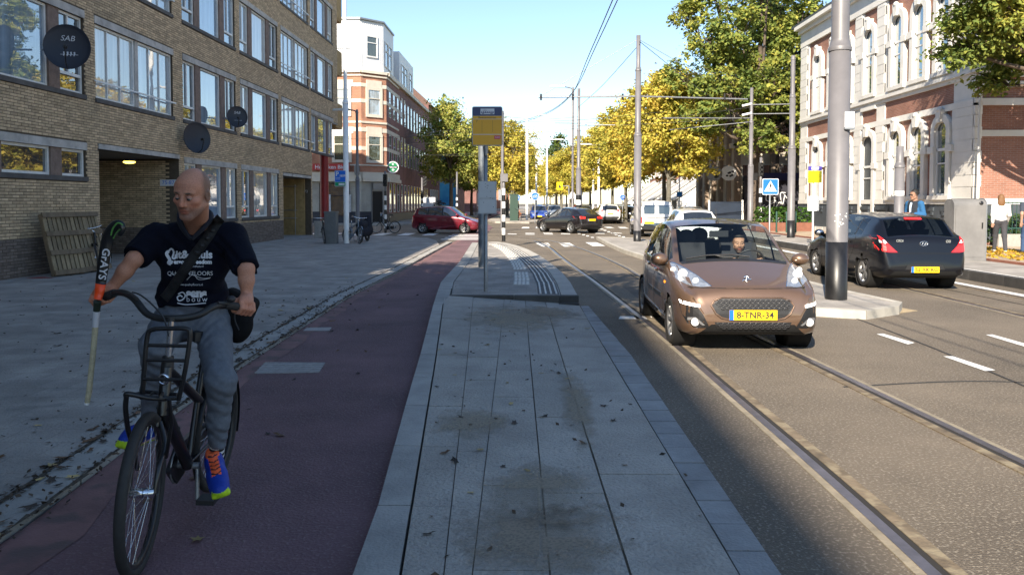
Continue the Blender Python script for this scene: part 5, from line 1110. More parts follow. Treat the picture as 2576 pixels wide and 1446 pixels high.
MB().prism([(-.11, H_*.62), (.115, H_*.62), (.115, H_*.92), (-.11, H_*.92)], .033, .036, M0).build('pictogram_field', M_SIGNW, ts, local=True)
mb = MB(); mb.prism([(-.10, .205), (.105, .205), (.10, .24), (-.095, .24)], .036, .038, M0); mb.prism([(-.085, .195), (-.05, .195), (-.05, .203), (-.085, .203)], .036, .038, M0).prism([(.05, .195), (.09, .195), (.09, .203), (.05, .203)], .036, .038, M0)
for a, b_ in (((-.06, .25), (-.035, .272)), ((-.035, .272), (-.01, .25)), ((-.06, .25), (-.035, .242)), ((-.035, .242), (-.01, .25))): mb.bar(M0 @ Vector((*a, .037)), M0 @ Vector((*b_, .037)), .002, .006, up=(0, -1, 0))
mb.build('tram_pictogram', M_TBLU, ts, local=True)
mb = MB()
for k in range(6): mb.prism([(-.088+.031*k, .216), (-.066+.031*k, .216), (-.066+.031*k, .234), (-.088+.031*k, .234)], .038, .039, M0)
mb.build('tram_windows', M_SIGNW, ts, local=True)
mb = MB(); put_text(mb, 'Boezemstraat', .052, M0 @ Matrix.Translation((0, H_*.45, .035))); put_text(mb, '7', .055, M0 @ Matrix.Translation((-.17, H_*.24, .035)))
for k in (-1, 1): mb.prism([(k*.085-.0015, -.10), (k*.085+.0015, -.10), (k*.085+.0015, .09), (k*.085-.0015, .09)], .034, .036, M0)
mb.build('lettering', mat('print_brown', (.12, .07, .02), .5), ts, local=True)
MB().prism([(.115, -.21), (.215, -.21), (.215, -.155), (.115, -.155)], .034, .036, M0).build('red_label', mat('label_red', (.6, .02, .08), .5), ts, local=True); mb = MB(); put_text(mb, '5303', .04, M0 @ Matrix.Translation((.165, -.184, .037))); mb.build('lettering', M_SIGNW, ts, local=True)
MB().tube([M0 @ Vector((-.03, -H_-.02, -.02)), M0 @ Vector((-.03, -H_-.17, -.02))], [.045, .03], 10).build('socket', M_GALV, ts, local=True)
c = P(1226, 497, by_-.055)-b; M1 = frame(c, (1, 0, 0), (0, 0, 1)); w1, h1 = .148, .265
MB().prism([(-w1, -h1), (w1, -h1), (w1, h1), (-w1, h1)], -.04, .02, M1).build('timetable_case', mat('case_grey', (.40, .41, .42), .45, .08, 3), ts, local=True)
MB().prism([(-w1+.018, .0), (w1-.018, .0), (w1-.018, h1-.015), (-w1+.018, h1-.015)], .02, .025, M1).prism([(-w1+.018, -h1+.015), (w1-.018, -h1+.015), (w1-.018, -.035), (-w1+.018, -.035)], .02, .025, M1).build('timetable_sheet', mat('sheet_grey', (.46, .48, .50), .35, .05, 4), ts, local=True)
mb = MB()
for k in range(11): u, v = rw.uniform(-.11, .11), rw.uniform(-.23, .23); mb.prism([(u-.006, v-.004), (u+.006, v-.004), (u+.004, v+.006), (u-.004, v+.006)], .025, .027, M1)
mb.build('sticker_residue', M_BLKP, ts, local=True, kind='stuff')
b = G(1213, 672, .22); tp = pole('steel_post', 'thick galvanised steel post standing behind the tram stop sign', b, [(0, .088), (1.9, .085), (3.45, .08)], 0, m=mat('weathered_zinc', (.17, .19, .21), .5, .2, 5, metal=.4))
# tram stop flag on the right platform
b = G(2044, 616, .165); t = thing('tram_stop_sign', 'small bright yellow tram stop flag on the right platform', 'sign', b); Y0 = b.y
MB().lathe([(.03, 0), (.03, 2.9), (0, 2.9)], n=10).build('pole', M_WHP, t, local=True); c = P(2050, 440, Y0-.05)-b; M2 = frame(c, (1, 0, 0), (0, 0, 1))
MB().prism([(-.24, -.28), (.24, -.28), (.24, .14), (-.24, .14)], -.02, .02, M2).build('yellow_panel', mat('flag_yellow', (.8, .68, .0), .4), t, local=True); MB().prism([(-.24, .15), (.24, .15), (.24, .3), (-.24, .3)], -.02, .02, M2).build('blue_panel', mat('flag_purple', (.06, .04, .3), .4), t, local=True); MB().prism([(-.13, .18), (.13, .18), (.13, .28), (-.13, .28)], .02, .025, M2).build('pictogram_field', M_SIGNW, t, local=True)
c = P(2046, 512, Y0-.05)-b; M3 = frame(c, (1, 0, 0), (0, 0, 1)); MB().prism([(-.2, -.26), (.2, -.26), (.2, .26), (-.2, .26)], -.02, .02, M3).build('timetable_case', M_WHP, t, local=True); MB().prism([(-.14, .02), (.14, .02), (.14, .2), (-.14, .2)], .02, .025, M3).prism([(-.14, -.2), (.14, -.2), (.14, -.03), (-.14, -.03)], .02, .025, M3).build('timetable_sheet', MATS['sheet_grey'], t, local=True)
# pedestrian crossing sign
c = P(1937, 470, 32); t = thing('crossing_sign', 'square blue pedestrian crossing sign on a grey pole', 'sign', (c.x, 32, .165)); zc = c.z-.165
MB().lathe([(.035, 0), (.035, zc+.2), (0, zc+.2)], n=10).build('pole', M_GALV, t, local=True); M4 = frame((0, -.05, zc), (1, 0, 0), (0, 0, 1)); MB().prism(rrect(.33, .33, .04), -.01, .012, M4).build('border', M_SIGNW, t, local=True); MB().prism(rrect(.305, .305, .03), .012, .016, M4).build('blue_field', M_BLUE, t, local=True); MB().prism([(-.26, -.2), (.26, -.2), (0, .25)], .016, .019, M4).build('triangle', M_SIGNW, t, local=True)
mb = MB(); q = lambda a, b_, w_: mb.bar(M4 @ Vector((*a, .021)), M4 @ Vector((*b_, .021)), .004, w_, up=M4.to_3x3() @ Vector((-(b_[1]-a[1]), b_[0]-a[0], 0)))
for a, b_, w_ in (((0, .02), (0, .1), .05), ((0, .02), (-.05, -.11), .025), ((0, .02), (.055, -.11), .025), ((0, .08), (-.06, .02), .02), ((0, .08), (.06, .01), .02)): q(a, b_, w_)
for k in range(5): x = -.18+.09*k; q((x, -.18), (x*.62, -.11), .022)
mb.ball(M4 @ Vector((0, .135, .021)), (.024, .004, .024), 10, 6); mb.build('walking_figure', M_BLACK, t, local=True)
# parking zone sign on the white lamp post
c = P(856, 449, 30.3); t = thing('parking_sign', 'blue and green parking zone sign with a white P on the white lamp post', 'sign', c); M5 = frame((0, 0, 0), (1, -.08, 0), (0, 0, 1))
MB().prism(rrect(.225, .315, .03), -.02, .01, M5).build('border', M_SIGNW, t, local=True); MB().prism([(-.21, -.14), (.21, -.14), (.21, .30), (-.21, .30)], .01, .014, M5).build('blue_field', M_BLUE, t, local=True); MB().prism([(-.21, -.30), (.21, -.30), (.21, -.15), (-.21, -.15)], .01, .014, M5).build('green_field', mat('zone_green', (.0, .28, .12), .4), t, local=True); MB().prism([(-.06, -.27), (.18, -.27), (.18, -.19), (-.06, -.19)], .014, .017, M5).build('white_field', M_SIGNW, t, local=True)
mb = MB(); put_text(mb, 'P', .24, M5 @ Matrix.Translation((-.12, .17, .016)), bold=.008); put_text(mb, '1659', .12, M5 @ Matrix.Translation((.09, .1, .016)), bold=.004)
for k in range(2): mb.prism([(-.18, .02-.06*k), (.0, .02-.06*k), (.0, .035-.06*k), (-.18, .035-.06*k)], .014, .017, M5)
mb.build('lettering', M_SIGNW, t, local=True)
# round cycle path signs and other small signs far away
def rsign(label, c, r=.3, h=None, m=M_BLUE):
    t = thing('cycle_sign', label, 'sign', (c.x, c.y, 0)); MB().lathe([(.035, 0), (.035, c.z), (0, c.z)], n=8).build('pole', M_GALV, t, local=True); Mz = frame((0, -.05, c.z), (1, 0, 0), (0, 0, 1)); MB().lathe([(0, .01), (r, .01), (r, -.01), (0, -.01)], Mz, 24, sm=False).build('border', M_SIGNW, t, local=True); MB().lathe([(0, .015), (r*.9, .015), (r*.9, .01)], Mz, 24, sm=False).build('field', m, t, local=True)
    mb = MB()
    for x in (-.45, .45): mb.tube([Mz @ Vector((r*(x+.3*math.cos(a)), r*(-.2+.3*math.sin(a)), .02)) for a in np.linspace(0, 6.283, 12)[:-1]], r*.045, 4, closed=True)
    mb.tube([Mz @ Vector((r*a, r*b, .02)) for a, b in ((-.45, -.2), (-.15, .3), (.3, .3), (.45, -.2))], r*.045, 4).tube([Mz @ Vector((r*a, r*b, .02)) for a, b in ((-.15, .3), (.05, -.2), (.3, .3), (.3, .5))], r*.045, 4); mb.build('bicycle_pictogram', M_SIGNW, t, local=True)
rsign('round blue cycle sign on the left kerb of the far road', P(1346, 494, 62), .32); rsign('small round blue cycle sign beside the green cabinet', P(1303, 498, 74), .28); rsign('round blue sign under the right hand trees', P(1566, 497, 64), .25)
c = P(1709, 488, 66); t = thing('direction_sign', 'small blue and white sign on a white post right of the trees', 'sign', (c.x, 66, 0)); MB().lathe([(.05, 0), (.05, c.z+1.4), (0, c.z+1.4)], n=8).build('post', M_WHP, t, local=True); MB().box(-.25, .25, -.08, -.05, c.z-.3, c.z+.2).build('panel', M_SIGNW, t, local=True); MB().box(-.2, .2, -.09, -.08, c.z-.2, c.z+.15).build('blue_field', mat('sky_blue', (.02, .3, .8), .5), t, local=True)
c = P(1408, 468, 75); t = thing('warning_sign', 'square yellow pedestrian sign hanging over the far road', 'sign', (c.x, 75, 0)); MB().lathe([(.06, 0), (.06, c.z), (0, c.z)], Matrix.Translation((.9, 0, 0)), 8).build('pole', M_GALV, t, local=True); MB().tube([(.9, 0, c.z), (0, 0, c.z)], .04, 6).build('arm', M_GALV, t, local=True); MB().box(-.3, .3, -.06, 0, c.z-.38, c.z+.38).build('panel', mat('warn_yellow', (.75, .62, .0), .4), t, local=True); MB().prism([(-.16, -.2), (.16, -.2), (0, .22)], .065, .07, frame((0, 0, c.z), (1, 0, 0), (0, 0, 1))).build('figure', M_BLACK, t, local=True)
for i, (px, py, Y, lab) in enumerate([(1440, 490, 58, 'white triangular warning sign left of the banded catenary pole'), (1341, 493, 78, 'white triangular give way sign behind the blue car')]):
    c = P(px, py, Y); t = thing('warning_sign', lab, 'sign', (c.x, Y, 0)); MB().lathe([(.035, 0), (.035, c.z), (0, c.z)], n=8).build('pole', M_GALV, t, local=True); MB().prism([(-.4, -.3), (.4, -.3), (0, .38)], -.01, .01, frame((0, -.05, c.z), (1, 0, 0), (0, 0, 1))).build('back_plate', M_SIGNW, t, local=True)
# round shop signs of the corner house
for px, py, lab, m in ((1833, 436, 'round white hanging shop sign with a dark picture', M_WHP), (1797, 437, 'round grey hanging shop sign on the corner house', M_GALV)):
    c = P(px, py, 54.5); t = thing('hanging_sign', lab, 'sign', c); Mz = frame((0, 0, 0), (1, 0, 0), (0, 0, 1)); MB().lathe([(0, .03), (.55, .03), (.55, -.03), (0, -.03)], Mz @ Matrix.Diagonal((1, .95, 1, 1)), 24, sm=False).build('disc', m, t, local=True); mb = MB()
    for k in range(7): mb.ball(Mz @ Vector((rw.uniform(-.3, .3), rw.uniform(-.3, .3), .03)), (.1, .01, .07), 8, 5)
    mb.build('picture', M_BLACK, t, local=True, kind='stuff'); MB().tube([(0, 0, .5), (0, 1.5, .6)], .03, 6).build('bracket', M_BLKP, t, local=True)
# cabinets, bins, boards
t = thing('utility_cabinet', 'tall grey round topped cabinet standing beside the dark hatchback', 'cabinet', (11.45, 20.4, .165)); c = t
w2, d2, h2 = .47, .24, 1.62; M6 = mat('cabinet_grey', (.17, .165, .16), .5, .15, 2, coords='World', spots=(1.4, .6, (.11, .11, .11), .5))
pr = [(-d2, 0), (d2, 0), (d2, h2-.18)]+[(d2*math.cos(a), h2-.18+.18*math.sin(a)) for a in [R(15*k) for k in range(1, 12)]]+[(-d2, h2-.18)]
MB().prism(pr, -w2+.12, w2, Matrix(((0, 0, 1, 0), (1, 0, 0, 0), (0, 1, 0, 0), (0, 0, 0, 1)))).build('housing', M6, c, local=True)
MB().box(-w2+.16, w2-.04, -d2-.012, -d2, .1, h2-.25).build('door', M6, c, local=True); MB().prism(pr, w2, w2+.03, Matrix(((0, 0, 1, 0), (1.02, 0, 0, 0), (0, 1.01, 0, 0), (0, 0, 0, 1)))).build('end_panel', M_GALV, c, local=True)
MB().tube([(w2-.1, -d2-.03, .85), (w2-.1, -d2-.03, 1.0)], .015, 6).build('handle', M_BLKP, c, local=True); MB().lathe([(0, .012), (.05, .012), (.06, 0)], frame((w2-.12, -d2*.95, h2-.12), (1, 0, 0), (0, 0, 1)), 12).build('lock', M_BLKP, c, local=True)
b = Vector((-9.6, 35.3, .055)); t = thing('concrete_post', 'squat grey concrete post beside the far passage', 'bollard', b); MB().prism(rrect(.19, .16, .03), 0, .72).build('block', M_CONC, t, local=True); MB().prism(rrect(.21, .18, .03), .72, .78).build('cap', M_CONC, t, local=True)
b = Vector((-7.75, 30.3, .055)); t = thing('utility_cabinet', 'low dark grey cabinet between the parked bicycles', 'cabinet', b); MB().prism(rrect(.24, .2, .03), 0, 1.22).build('housing', mat('cabinet_dark', (.12, .125, .125), .6, .15, 3), t, local=True); MB().prism(rrect(.26, .22, .03), 1.22, 1.28).build('lid', MATS['cabinet_dark'], t, local=True); MB().box(-.17, .17, -.215, -.2, .2, 1.1).build('door', MATS['cabinet_dark'], t, local=True)
c = P(1077, 511, 64); t = thing('white_board', 'white board standing above the red car beyond the junction', 'board', (c.x, 64, .13)); MB().box(-.6, .6, -.03, .03, c.z-.6, c.z+.35).build('panel', mat('board_white', (.55, .56, .58), .5, .05, 3), t, local=True)
for x in (-.5, .5): MB().box(x-.04, x+.04, -.02, .02, 0, c.z-.6).build('leg', M_GALV, t, local=True)
b = Vector((-6.6, 57.4, .13)); t = thing('planter', 'terracotta planter heaped with dark stacked wicker by the pub', 'planter', b); MB().prism(rrect(.65, .35, .05), 0, .75).build('trough', mat('terracotta', (.3, .16, .1), .8, .2, 3), t, local=True); mb = MB()
for k in range(40): a, z_ = rw.uniform(0, 6.28), .8+.9*rw.random(); q_ = Vector((.45*math.cos(a)*rw.random(), .25*math.sin(a), z_)); mb.tube([q_, q_+Vector((rw.uniform(-.3, .3), rw.uniform(-.2, .2), rw.uniform(-.1, .1)))], .05, 5)
mb.build('stack', M_BLACK, t, local=True, kind='stuff')
b = P(1293, 560, 66); t = thing('electric_cabinet', 'narrow dark green cabinet left of the far road', 'cabinet', (b.x, 66, .13)); MB().box(-.35, .35, -.3, .3, 0, 2.2).build('housing', mat('cabinet_green', (.02, .05, .035), .5), t, local=True); MB().box(-.37, .37, -.32, .32, 2.2, 2.28).build('lid', MATS['cabinet_green'], t, local=True)
t = thing('dark_hoarding', 'dark blue hoarding panel right of the white hatchback', 'hoarding', (12.9, 50, .2)); MB().box(-1.15, 1.1, -.05, .05, .1, 1.55).build('panel', mat('hoarding_blue', (.02, .03, .05), .35, .2, 1), t, local=True)
for x in (-1.1, 1.05): MB().box(x-.05, x+.05, -.07, .07, 0, 1.65).build('post', M_WHP, t, local=True)
# orange tree trunk wrap and green bollards by the right crossing
for k, x in enumerate((12.45, 12.95, 13.4)): t = thing('green_post', ('left', 'middle', 'right')[k]+' of three thin green posts at the flower bed by the crossing', 'bollard', (x, 38.5, .2), 0, 'green posts by the crossing'); MB().lathe([(.045, 0), (.045, 1.0), (.03, 1.05), (0, 1.05)], n=10).build('shaft', M_GRN, t, local=True)
t = thing('flower_bed', 'low brick planter of green plants by the crossing sign', 'planter', (13.3, 40.5, .2)); MB().box(-1.4, 1.6, -.4, .4, 0, .45).build('trough', mat('bed_brick', (.2, .08, .05), .8, .2, 5), t, local=True); g = np.random.default_rng(5); C = g.uniform((-1.35, -.4, .45), (1.55, .4, 1.25), (700, 3)); link('foliage', quads_mesh('foliage', leaf_quads(C, .09, g), leaf_mat('bed_leaf', [(.03, .07, .02), (.07, .15, .03), (.15, .22, .05)])), t)
# pallets leaning against the wall
M_WOOD = mat('pallet_wood', (.17, .125, .08), .85, .35, 2, .4, 60, stretch=(3, 3, .4), objrand=.15); M_WOODL = mat('pallet_wood_light', (.235, .18, .11), .85, .35, 2, .4, 60, objrand=.15)
for k in range(3):
    y0 = (17.35, 17.75, 18.2)[k]; t = thing('pallet', ('rearmost', 'middle', 'front')[k]+' wooden pallet leaning on edge against the brick wall', 'pallet', (-10.42+.05*k, y0-.75+.1*k, .055), rot=(0, R(-15), R(-16+5*k)), group='pallets leaning on the wall')
    for i in range(7): MB().box(.09, .115, i*.118, .085+i*.118, .02, 1.40).build('slat', M_WOODL, t, local=True)
    for z in (.0, .45, .88, 1.31): MB().box(.118, .16, -.02, .82, z, z+.11).build('crosspiece', M_WOOD, t, local=True)
    for i in (0, 3, 6): MB().box(.0, .086, i*.118, .1+i*.118, .0, 1.4).build('bottom_board', M_WOOD, t, local=True)
# litter by the wall
c = G(95, 700, .055); MB().add([(c.x-.3, c.y, .06), (c.x+.1, c.y-.1, .065), (c.x+.35, c.y+.05, .06), (c.x, c.y+.12, .075)], [(0, 1, 2, 3)]).build('litter_wrapper', mat('wrapper_red', (.3, .06, .06), .6), label='crumpled red wrapper on the plaza near the wall', cat='litter')
# ================================================================== VEHICLES
M_CGLASS = glass('car_glass', (.84, .90, .90), .035); M_TGLASS = glass('tinted_glass', (.42, .47, .5), .04)
M_DARKW = pane_mat('car_window_dark', (.02, .024, .028), .18); M_TRIM = mat('black_trim', (.014, .014, .015), .45); M_UNDER = mat('underbody', (.006, .006, .006), .9)
M_LAMP = mat('headlamp', (.42, .45, .49), .15, metal=.6, var=.35, scale=18, coat=1.); M_LENS = mat('lens_white', (.8, .8, .8), .15, coat=1.); M_BRAKE = mat('brake_red', (.6, .01, .01), .2, coat=1., emit=((1, .02, .01), .9)); M_AMB = mat('amber_lens', (.8, .25, .01), .2, coat=1., emit=((1, .35, .02), .5))
M_SEAT = mat('seat_fabric', (.022, .023, .028), .9); M_DASH = mat('dashboard', (.03, .03, .032), .7)
def paint(name, c, metal=.0, rough=.32): return mat(name, c, rough, metal=metal, coat=1., var=.03, scale=4)
def smooth(pts, n=600, k=.06):
    s = np.array([p[0] for p in pts]); v = np.array([p[1] for p in pts]); g = np.linspace(s[0], s[-1], n); y = np.interp(g, s, v); h = max(1, int(k/(g[1]-g[0]))); ker = np.hanning(2*h+3); ker /= ker.sum(); p = np.pad(y, h+1, mode='reflect', reflect_type='odd'); return g, np.convolve(p, ker, 'valid')
class Car:
    """body lofted from stations along the car; windows, arches and lamps follow the same grid or are laid on the skin"""
    def __init__(c, name, label, spec, loc, heading, pm, detail=True, group=None):
        S = c.S = spec; L, W = S['L'], S['W']; c.root = thing(name, label, 'car' if 'van' not in name else 'van', loc, heading, group); c.L, c.W = L, W
        f = {k: smooth(S[k], k=S.get('k', .05)) for k in ('top', 'belt', 'wid', 'bot', 'rail')}; F_ = lambda k, s: float(np.interp(s, *f[k]))
        st = set(np.round(np.arange(0, L, .085 if detail else .14), 3)) | {0, .008, .02, .04, .07, .11, L, L-.008, L-.02, L-.045, L-.08, L-.12}
        ed = [v for a in (S['ws'], S['rw'], *S['sides']) for v in a]; st = sorted([s for s in st if all(abs(s-e) > .035 for e in ed)]+ed); c.st = st
        rows = []
        for s in st:
            zb, zt, w_ = F_('bot', s), F_('top', s), F_('wid', s)*W/2; cr = S.get('crown', .05); zB = min(F_('belt', s), zt-cr-.012); zr = max(zt-cr, zB+.008); rw_ = F_('rail', s)*W/2; rw_ = min(rw_, .945*w_); h = zB-zb
            fl = S.get('flank', .0); R_ = [(0, zb), (.84*w_, zb), (.96*w_, zb+.035), (.992*w_, zb+.22*h), (.998*w_, zb+.42*h), (w_, zb+.6*h), (.988*w_, zb+.8*h), (.968*w_, zB-.02), (.945*w_, zB)]
            for t in (.33, .67, 1): R_.append((.945*w_*(1-t)+rw_*t+.02*math.sin(math.pi*t)*W/2, zB+(zr-.035-zB)*t if zr-.035 > zB else zB+.003*t))
            R_.append((rw_*.975, zr)); 
            for q in (.90, .62, .32, 0): R_.append((rw_*q, zt-cr*(q/.975)**2))
            rows.append(R_)
        c.rows = rows; nr = len(rows[0]); J = nr-1
        half = lambda s, y, z, sg: (L/2-s, sg*y, z)
        V = []; idx = {}
        def vid(i, j, sg):
            if j in (0, J): sg = 1
            k = (i, j, sg)
            if k not in idx: idx[k] = len(V); V.append(list(half(st[i], rows[i][j][0], rows[i][j][1], sg)))
            return idx[k]
        quads = []
        for i in range(len(st)-1):
            m = (st[i]+st[i+1])/2
            for j in range(J):
                if j >= 13 and S['ws'][0] < m < S['ws'][1]: k = 'ws'
                elif j >= 13 and S['rw'][0] < m < S['rw'][1]: k = 'rw'
                elif 8 <= j <= 10 and any(a < m < b for a, b in S['sides']): k = 'sw'
                elif 8 <= j <= 10 and S['sides'] and S['sides'][0][0] < m < S['sides'][-1][1]: k = 'trim'
                elif j == 0: k = 'under'
                elif j <= S.get('clad', 0): k = 'trim'
                else: k = 'body'
                for sg in (1, -1):
                    q = [vid(i, j, sg), vid(i+1, j, sg), vid(i+1, j+1, sg), vid(i, j+1, sg)]; quads.append((k, q if sg > 0 else q[::-1], j))
        for i, e in ((0, 1), (len(st)-1, -1)):
            ring = [vid(i, j, 1) for j in range(nr)]+[vid(i, j, -1) for j in range(J-1, 0, -1)]; quads.append(('body', ring if e > 0 else ring[::-1], 99))
        c.bvh = BVHTree.FromPolygons([Vector(v) for v in V], [q for _, q, _ in quads])
        wr = S['wr']; Ra = wr*1.14; c.ax = [L/2-S['fo'], L/2-S['fo']-S['wb']]
        for k, i in idx.items():
            if 1 <= k[1] <= 7:
                for ax in c.ax:
                    dx, dz = V[i][0]-ax, V[i][2]-wr; d = math.hypot(dx, dz)
                    if 1e-4 < d and abs(d-Ra) < .05: V[i][0] = ax+dx*Ra/d; V[i][2] = wr+dz*Ra/d
        def inside(q): return all(any(math.hypot(V[v][0]-ax, V[v][2]-wr) < Ra+.003 for ax in c.ax) for v in q)
        keep = [(k, q, j) for k, q, j in quads if not (j <= 7 and inside(q))]
        mats = {'body': pm, 'under': M_UNDER, 'trim': M_TRIM, 'ws': S.get('glass', M_DARKW), 'rw': S.get('glassr', S.get('glass', M_DARKW)), 'sw': S.get('glassr', S.get('glass', M_DARKW))}; nm = {'body': 'body', 'under': 'underbody', 'trim': 'trim', 'ws': 'windscreen', 'rw': 'rear_window', 'sw': 'side_window'}
        for k in ('body', 'under', 'trim', 'ws', 'rw'):
            sel = [q for kk, q, _ in keep if kk == k]
            if sel: c.sub(nm[k], V, sel, mats[k])
        for a, b in S['sides']:
            for sg in (1, -1):
                sel = [q for kk, q, _ in keep if kk == 'sw' and a < sum(L/2-V[v][0] for v in q)/4 < b and sg*V[q[0]][1] > 0]
                if sel: c.sub('side_window', V, sel, mats['sw'])
        # arches and wells, wheels
        c.wheels(detail)
    def sub(c, name, V, faces, m):
        ids = sorted({v for q in faces for v in q}); mp = {v: i for i, v in enumerate(ids)}; mb = MB(); mb.add([V[v] for v in ids], [tuple(mp[v] for v in q) for q in faces], 0, True); return mb.build(name, m, c.root, local=True)
    def wheels(c, detail):
        S = c.S; wr = S['wr']; tw = S.get('tw', .185); y0 = c.W/2*.985; Ra = wr*1.14; sp = S.get('spokes', 7)
        for ax in c.ax:
            for sg in (1, -1):
                Mw = Matrix(((1, 0, 0, ax), (0, 0, sg, sg*(y0-.012)), (0, 1, 0, wr), (0, 0, 0, 1)))
                MB().lathe([(Ra, .0), (Ra, -.26), (0, -.26)], Mw, 20).build('wheel_well', M_UNDER, c.root, local=True)
                if detail and S.get('lip', True): MB().tube([Mw @ Vector((Ra*math.cos(a), Ra*math.sin(a), -.008)) for a in np.linspace(R(-12), R(192), 22)], .016, 5).build('arch_lip', S.get('lipm', M_TRIM), c.root, local=True)
                wm = Matrix(((1, 0, 0, 0), (0, 0, sg, 0), (0, 1, 0, 0), (0, 0, 0, 1))); key = (wr, tw, sg, sp, detail)
                if key not in Car.cache:
                    ri = wr*.66; n = 24 if detail else 14
                    ty = MB().lathe([(ri, -.01), (ri+.02, 0), (wr*.93, 0), (wr*.985, -.02), (wr, -.045), (wr, -tw+.045), (wr*.985, -tw+.02), (wr*.9, -tw)], wm, n).mesh('tyre', M_RUBBER)
                    rm = MB(); rm.lathe([(ri+.004, -.006), (ri-.012, -.012), (ri-.02, -.07)], wm, n).lathe([(.0, -.03), (.045, -.026), (.05, -.04), (0, -.04)], wm, 10)
                    for k in range(sp):
                        a = 2*math.pi*k/sp; d = Vector((math.cos(a), math.sin(a), 0)); p = Vector((-d.y, d.x, 0)); h = wr*.062 if sp > 6 else wr*.1
                        vs = [wm @ v for v in (d*.03+p*h*.9+Vector((0, 0, -.03)), d*.03-p*h*.9+Vector((0, 0, -.03)), d*(ri-.01)-p*h*1.25+Vector((0, 0, -.012)), d*(ri-.01)+p*h*1.25+Vector((0, 0, -.012)), d*.03+p*h*.9+Vector((0, 0, -.06)), d*.03-p*h*.9+Vector((0, 0, -.06)), d*(ri-.01)-p*h*1.25+Vector((0, 0, -.05)), d*(ri-.01)+p*h*1.25+Vector((0, 0, -.05)))]; rm.add(vs, BOXF)
                    dsk = MB().lathe([(ri-.01, -.075), (0, -.075)], wm, n).mesh('brake_disc', M_UNDER); Car.cache[key] = (ty, rm.mesh('rim', M_ALU), dsk)
                ty, rm, dsk = Car.cache[key]; w_ = link('wheel', ty, c.root, Mw.translation); link('rim', rm, w_); link('brake_disc', dsk, w_)
    cache = {}
    def patch(c, name, poly, view, m, off=.006, step=.06, mirror=False, parent=None, skirt=.02, label=None):
        """sheet of the given outline laid on the skin, seen from the front (F), back (B), left (L), right (R) or top (T)"""
        for sg in ((1, -1) if mirror else (1,)):
            bm = bmesh.new(); pts = [(p[0]*(sg if view in 'FBT' and view != 'T' else 1), p[1]*(sg if view == 'T' else 1)) for p in poly]; bm.faces.new([bm.verts.new((p[0], p[1], 0)) for p in pts])
            for ax in (0, 1):
                lo, hi = min(p[ax] for p in pts), max(p[ax] for p in pts); k = int((hi-lo)/step)
                for i in range(1, k+1):
                    co = [0, 0, 0]; no = [0, 0, 0]; co[ax] = lo+(hi-lo)*i/(k+1); no[ax] = 1; bmesh.ops.bisect_plane(bm, geom=bm.verts[:]+bm.edges[:]+bm.faces[:], plane_co=co, plane_no=no)
            d = {'F': Vector((-1, 0, 0)), 'B': Vector((1, 0, 0)), 'L': Vector((0, -1, 0)), 'R': Vector((0, 1, 0)), 'T': Vector((0, 0, -1))}[view]
            if mirror and sg < 0 and view in 'LR': d = -d
            for v in bm.verts:
                u, h = v.co.x, v.co.y; o = Vector((0, u, h)) if view in 'FB' else Vector((u, 0, h)) if view in 'LR' else Vector((u, h, 0)); o = o-d*6; r = c.bvh.ray_cast(o, d)
                if r[0] is None: r = c.bvh.find_nearest(o+d*(6-(c.L/2*.96 if view in 'FB' else c.W/2)))
                v.co = r[0]-d*off
            e = bmesh.ops.extrude_edge_only(bm, edges=[e for e in bm.edges if e.is_boundary]); 
            for v in e['geom']:
                if isinstance(v, bmesh.types.BMVert): v.co += d*(skirt+off)
            bmesh.ops.recalc_face_normals(bm, faces=bm.faces[:]); me = bpy.data.meshes.new(name); bm.to_mesh(me); bm.free(); me.materials.append(m)
            o = link(name, me, parent or c.root, label=label)
        return o
    def hit(c, view, u, h):
        d = {'F': Vector((-1, 0, 0)), 'B': Vector((1, 0, 0)), 'L': Vector((0, -1, 0)), 'R': Vector((0, 1, 0))}[view]; o = (Vector((0, u, h)) if view in 'FB' else Vector((u, 0, h)))-d*6; r = c.bvh.ray_cast(o, d); return (r[0], r[1]) if r[0] is not None else (o+d*(6-c.L/2), -d)
    def plate(c, view, u, h, txt, size=(.52, .11)):
        p, n = c.hit(view, u, h); e = 1 if view == 'F' else -1; M = frame((p.x+e*.012, u, h), (0, e, 0), (0, 0, 1)); w2, h2 = size[0]/2, size[1]/2
        o = MB().prism([(-w2, -h2), (w2, -h2), (w2, h2), (-w2, h2)], -.03, .004, M).build('number_plate', M_YEL, c.root, local=True)
        MB().prism([(-w2, -h2), (-w2+.045, -h2), (-w2+.045, h2), (-w2, h2)], .0042, .006, M).build('blue_strip', M_BLUE, o, local=True)
        if txt: mb = MB(); put_text(mb, txt, .098, M @ Matrix.Translation((.02, -.002, .006)), bold=.002); put_text(mb, '', .03, M) if False else None; mb.build('lettering', M_BLACK, o, local=True)
    def mirrors(c, s, z, m, r=(.085, .11, .075)):
        for sg in (1, -1):
            x = c.L/2-s; y = sg*(c.W/2*.93+.10); mb = MB(); mb.ball((x, y, z), r, 14, 9); o = mb.build('wing_mirror', m, c.root, local=True); MB().tube([(x, sg*c.W/2*.88, z-.05), (x, y, z-.05)], .03, 6).build('stalk', M_TRIM, o, local=True); MB().ball((x-r[0]*.55, y, z), (r[0]*.5, r[1]*.85, r[2]*.8), 10, 7).build('mirror_glass', M_CHROME, o, local=True)
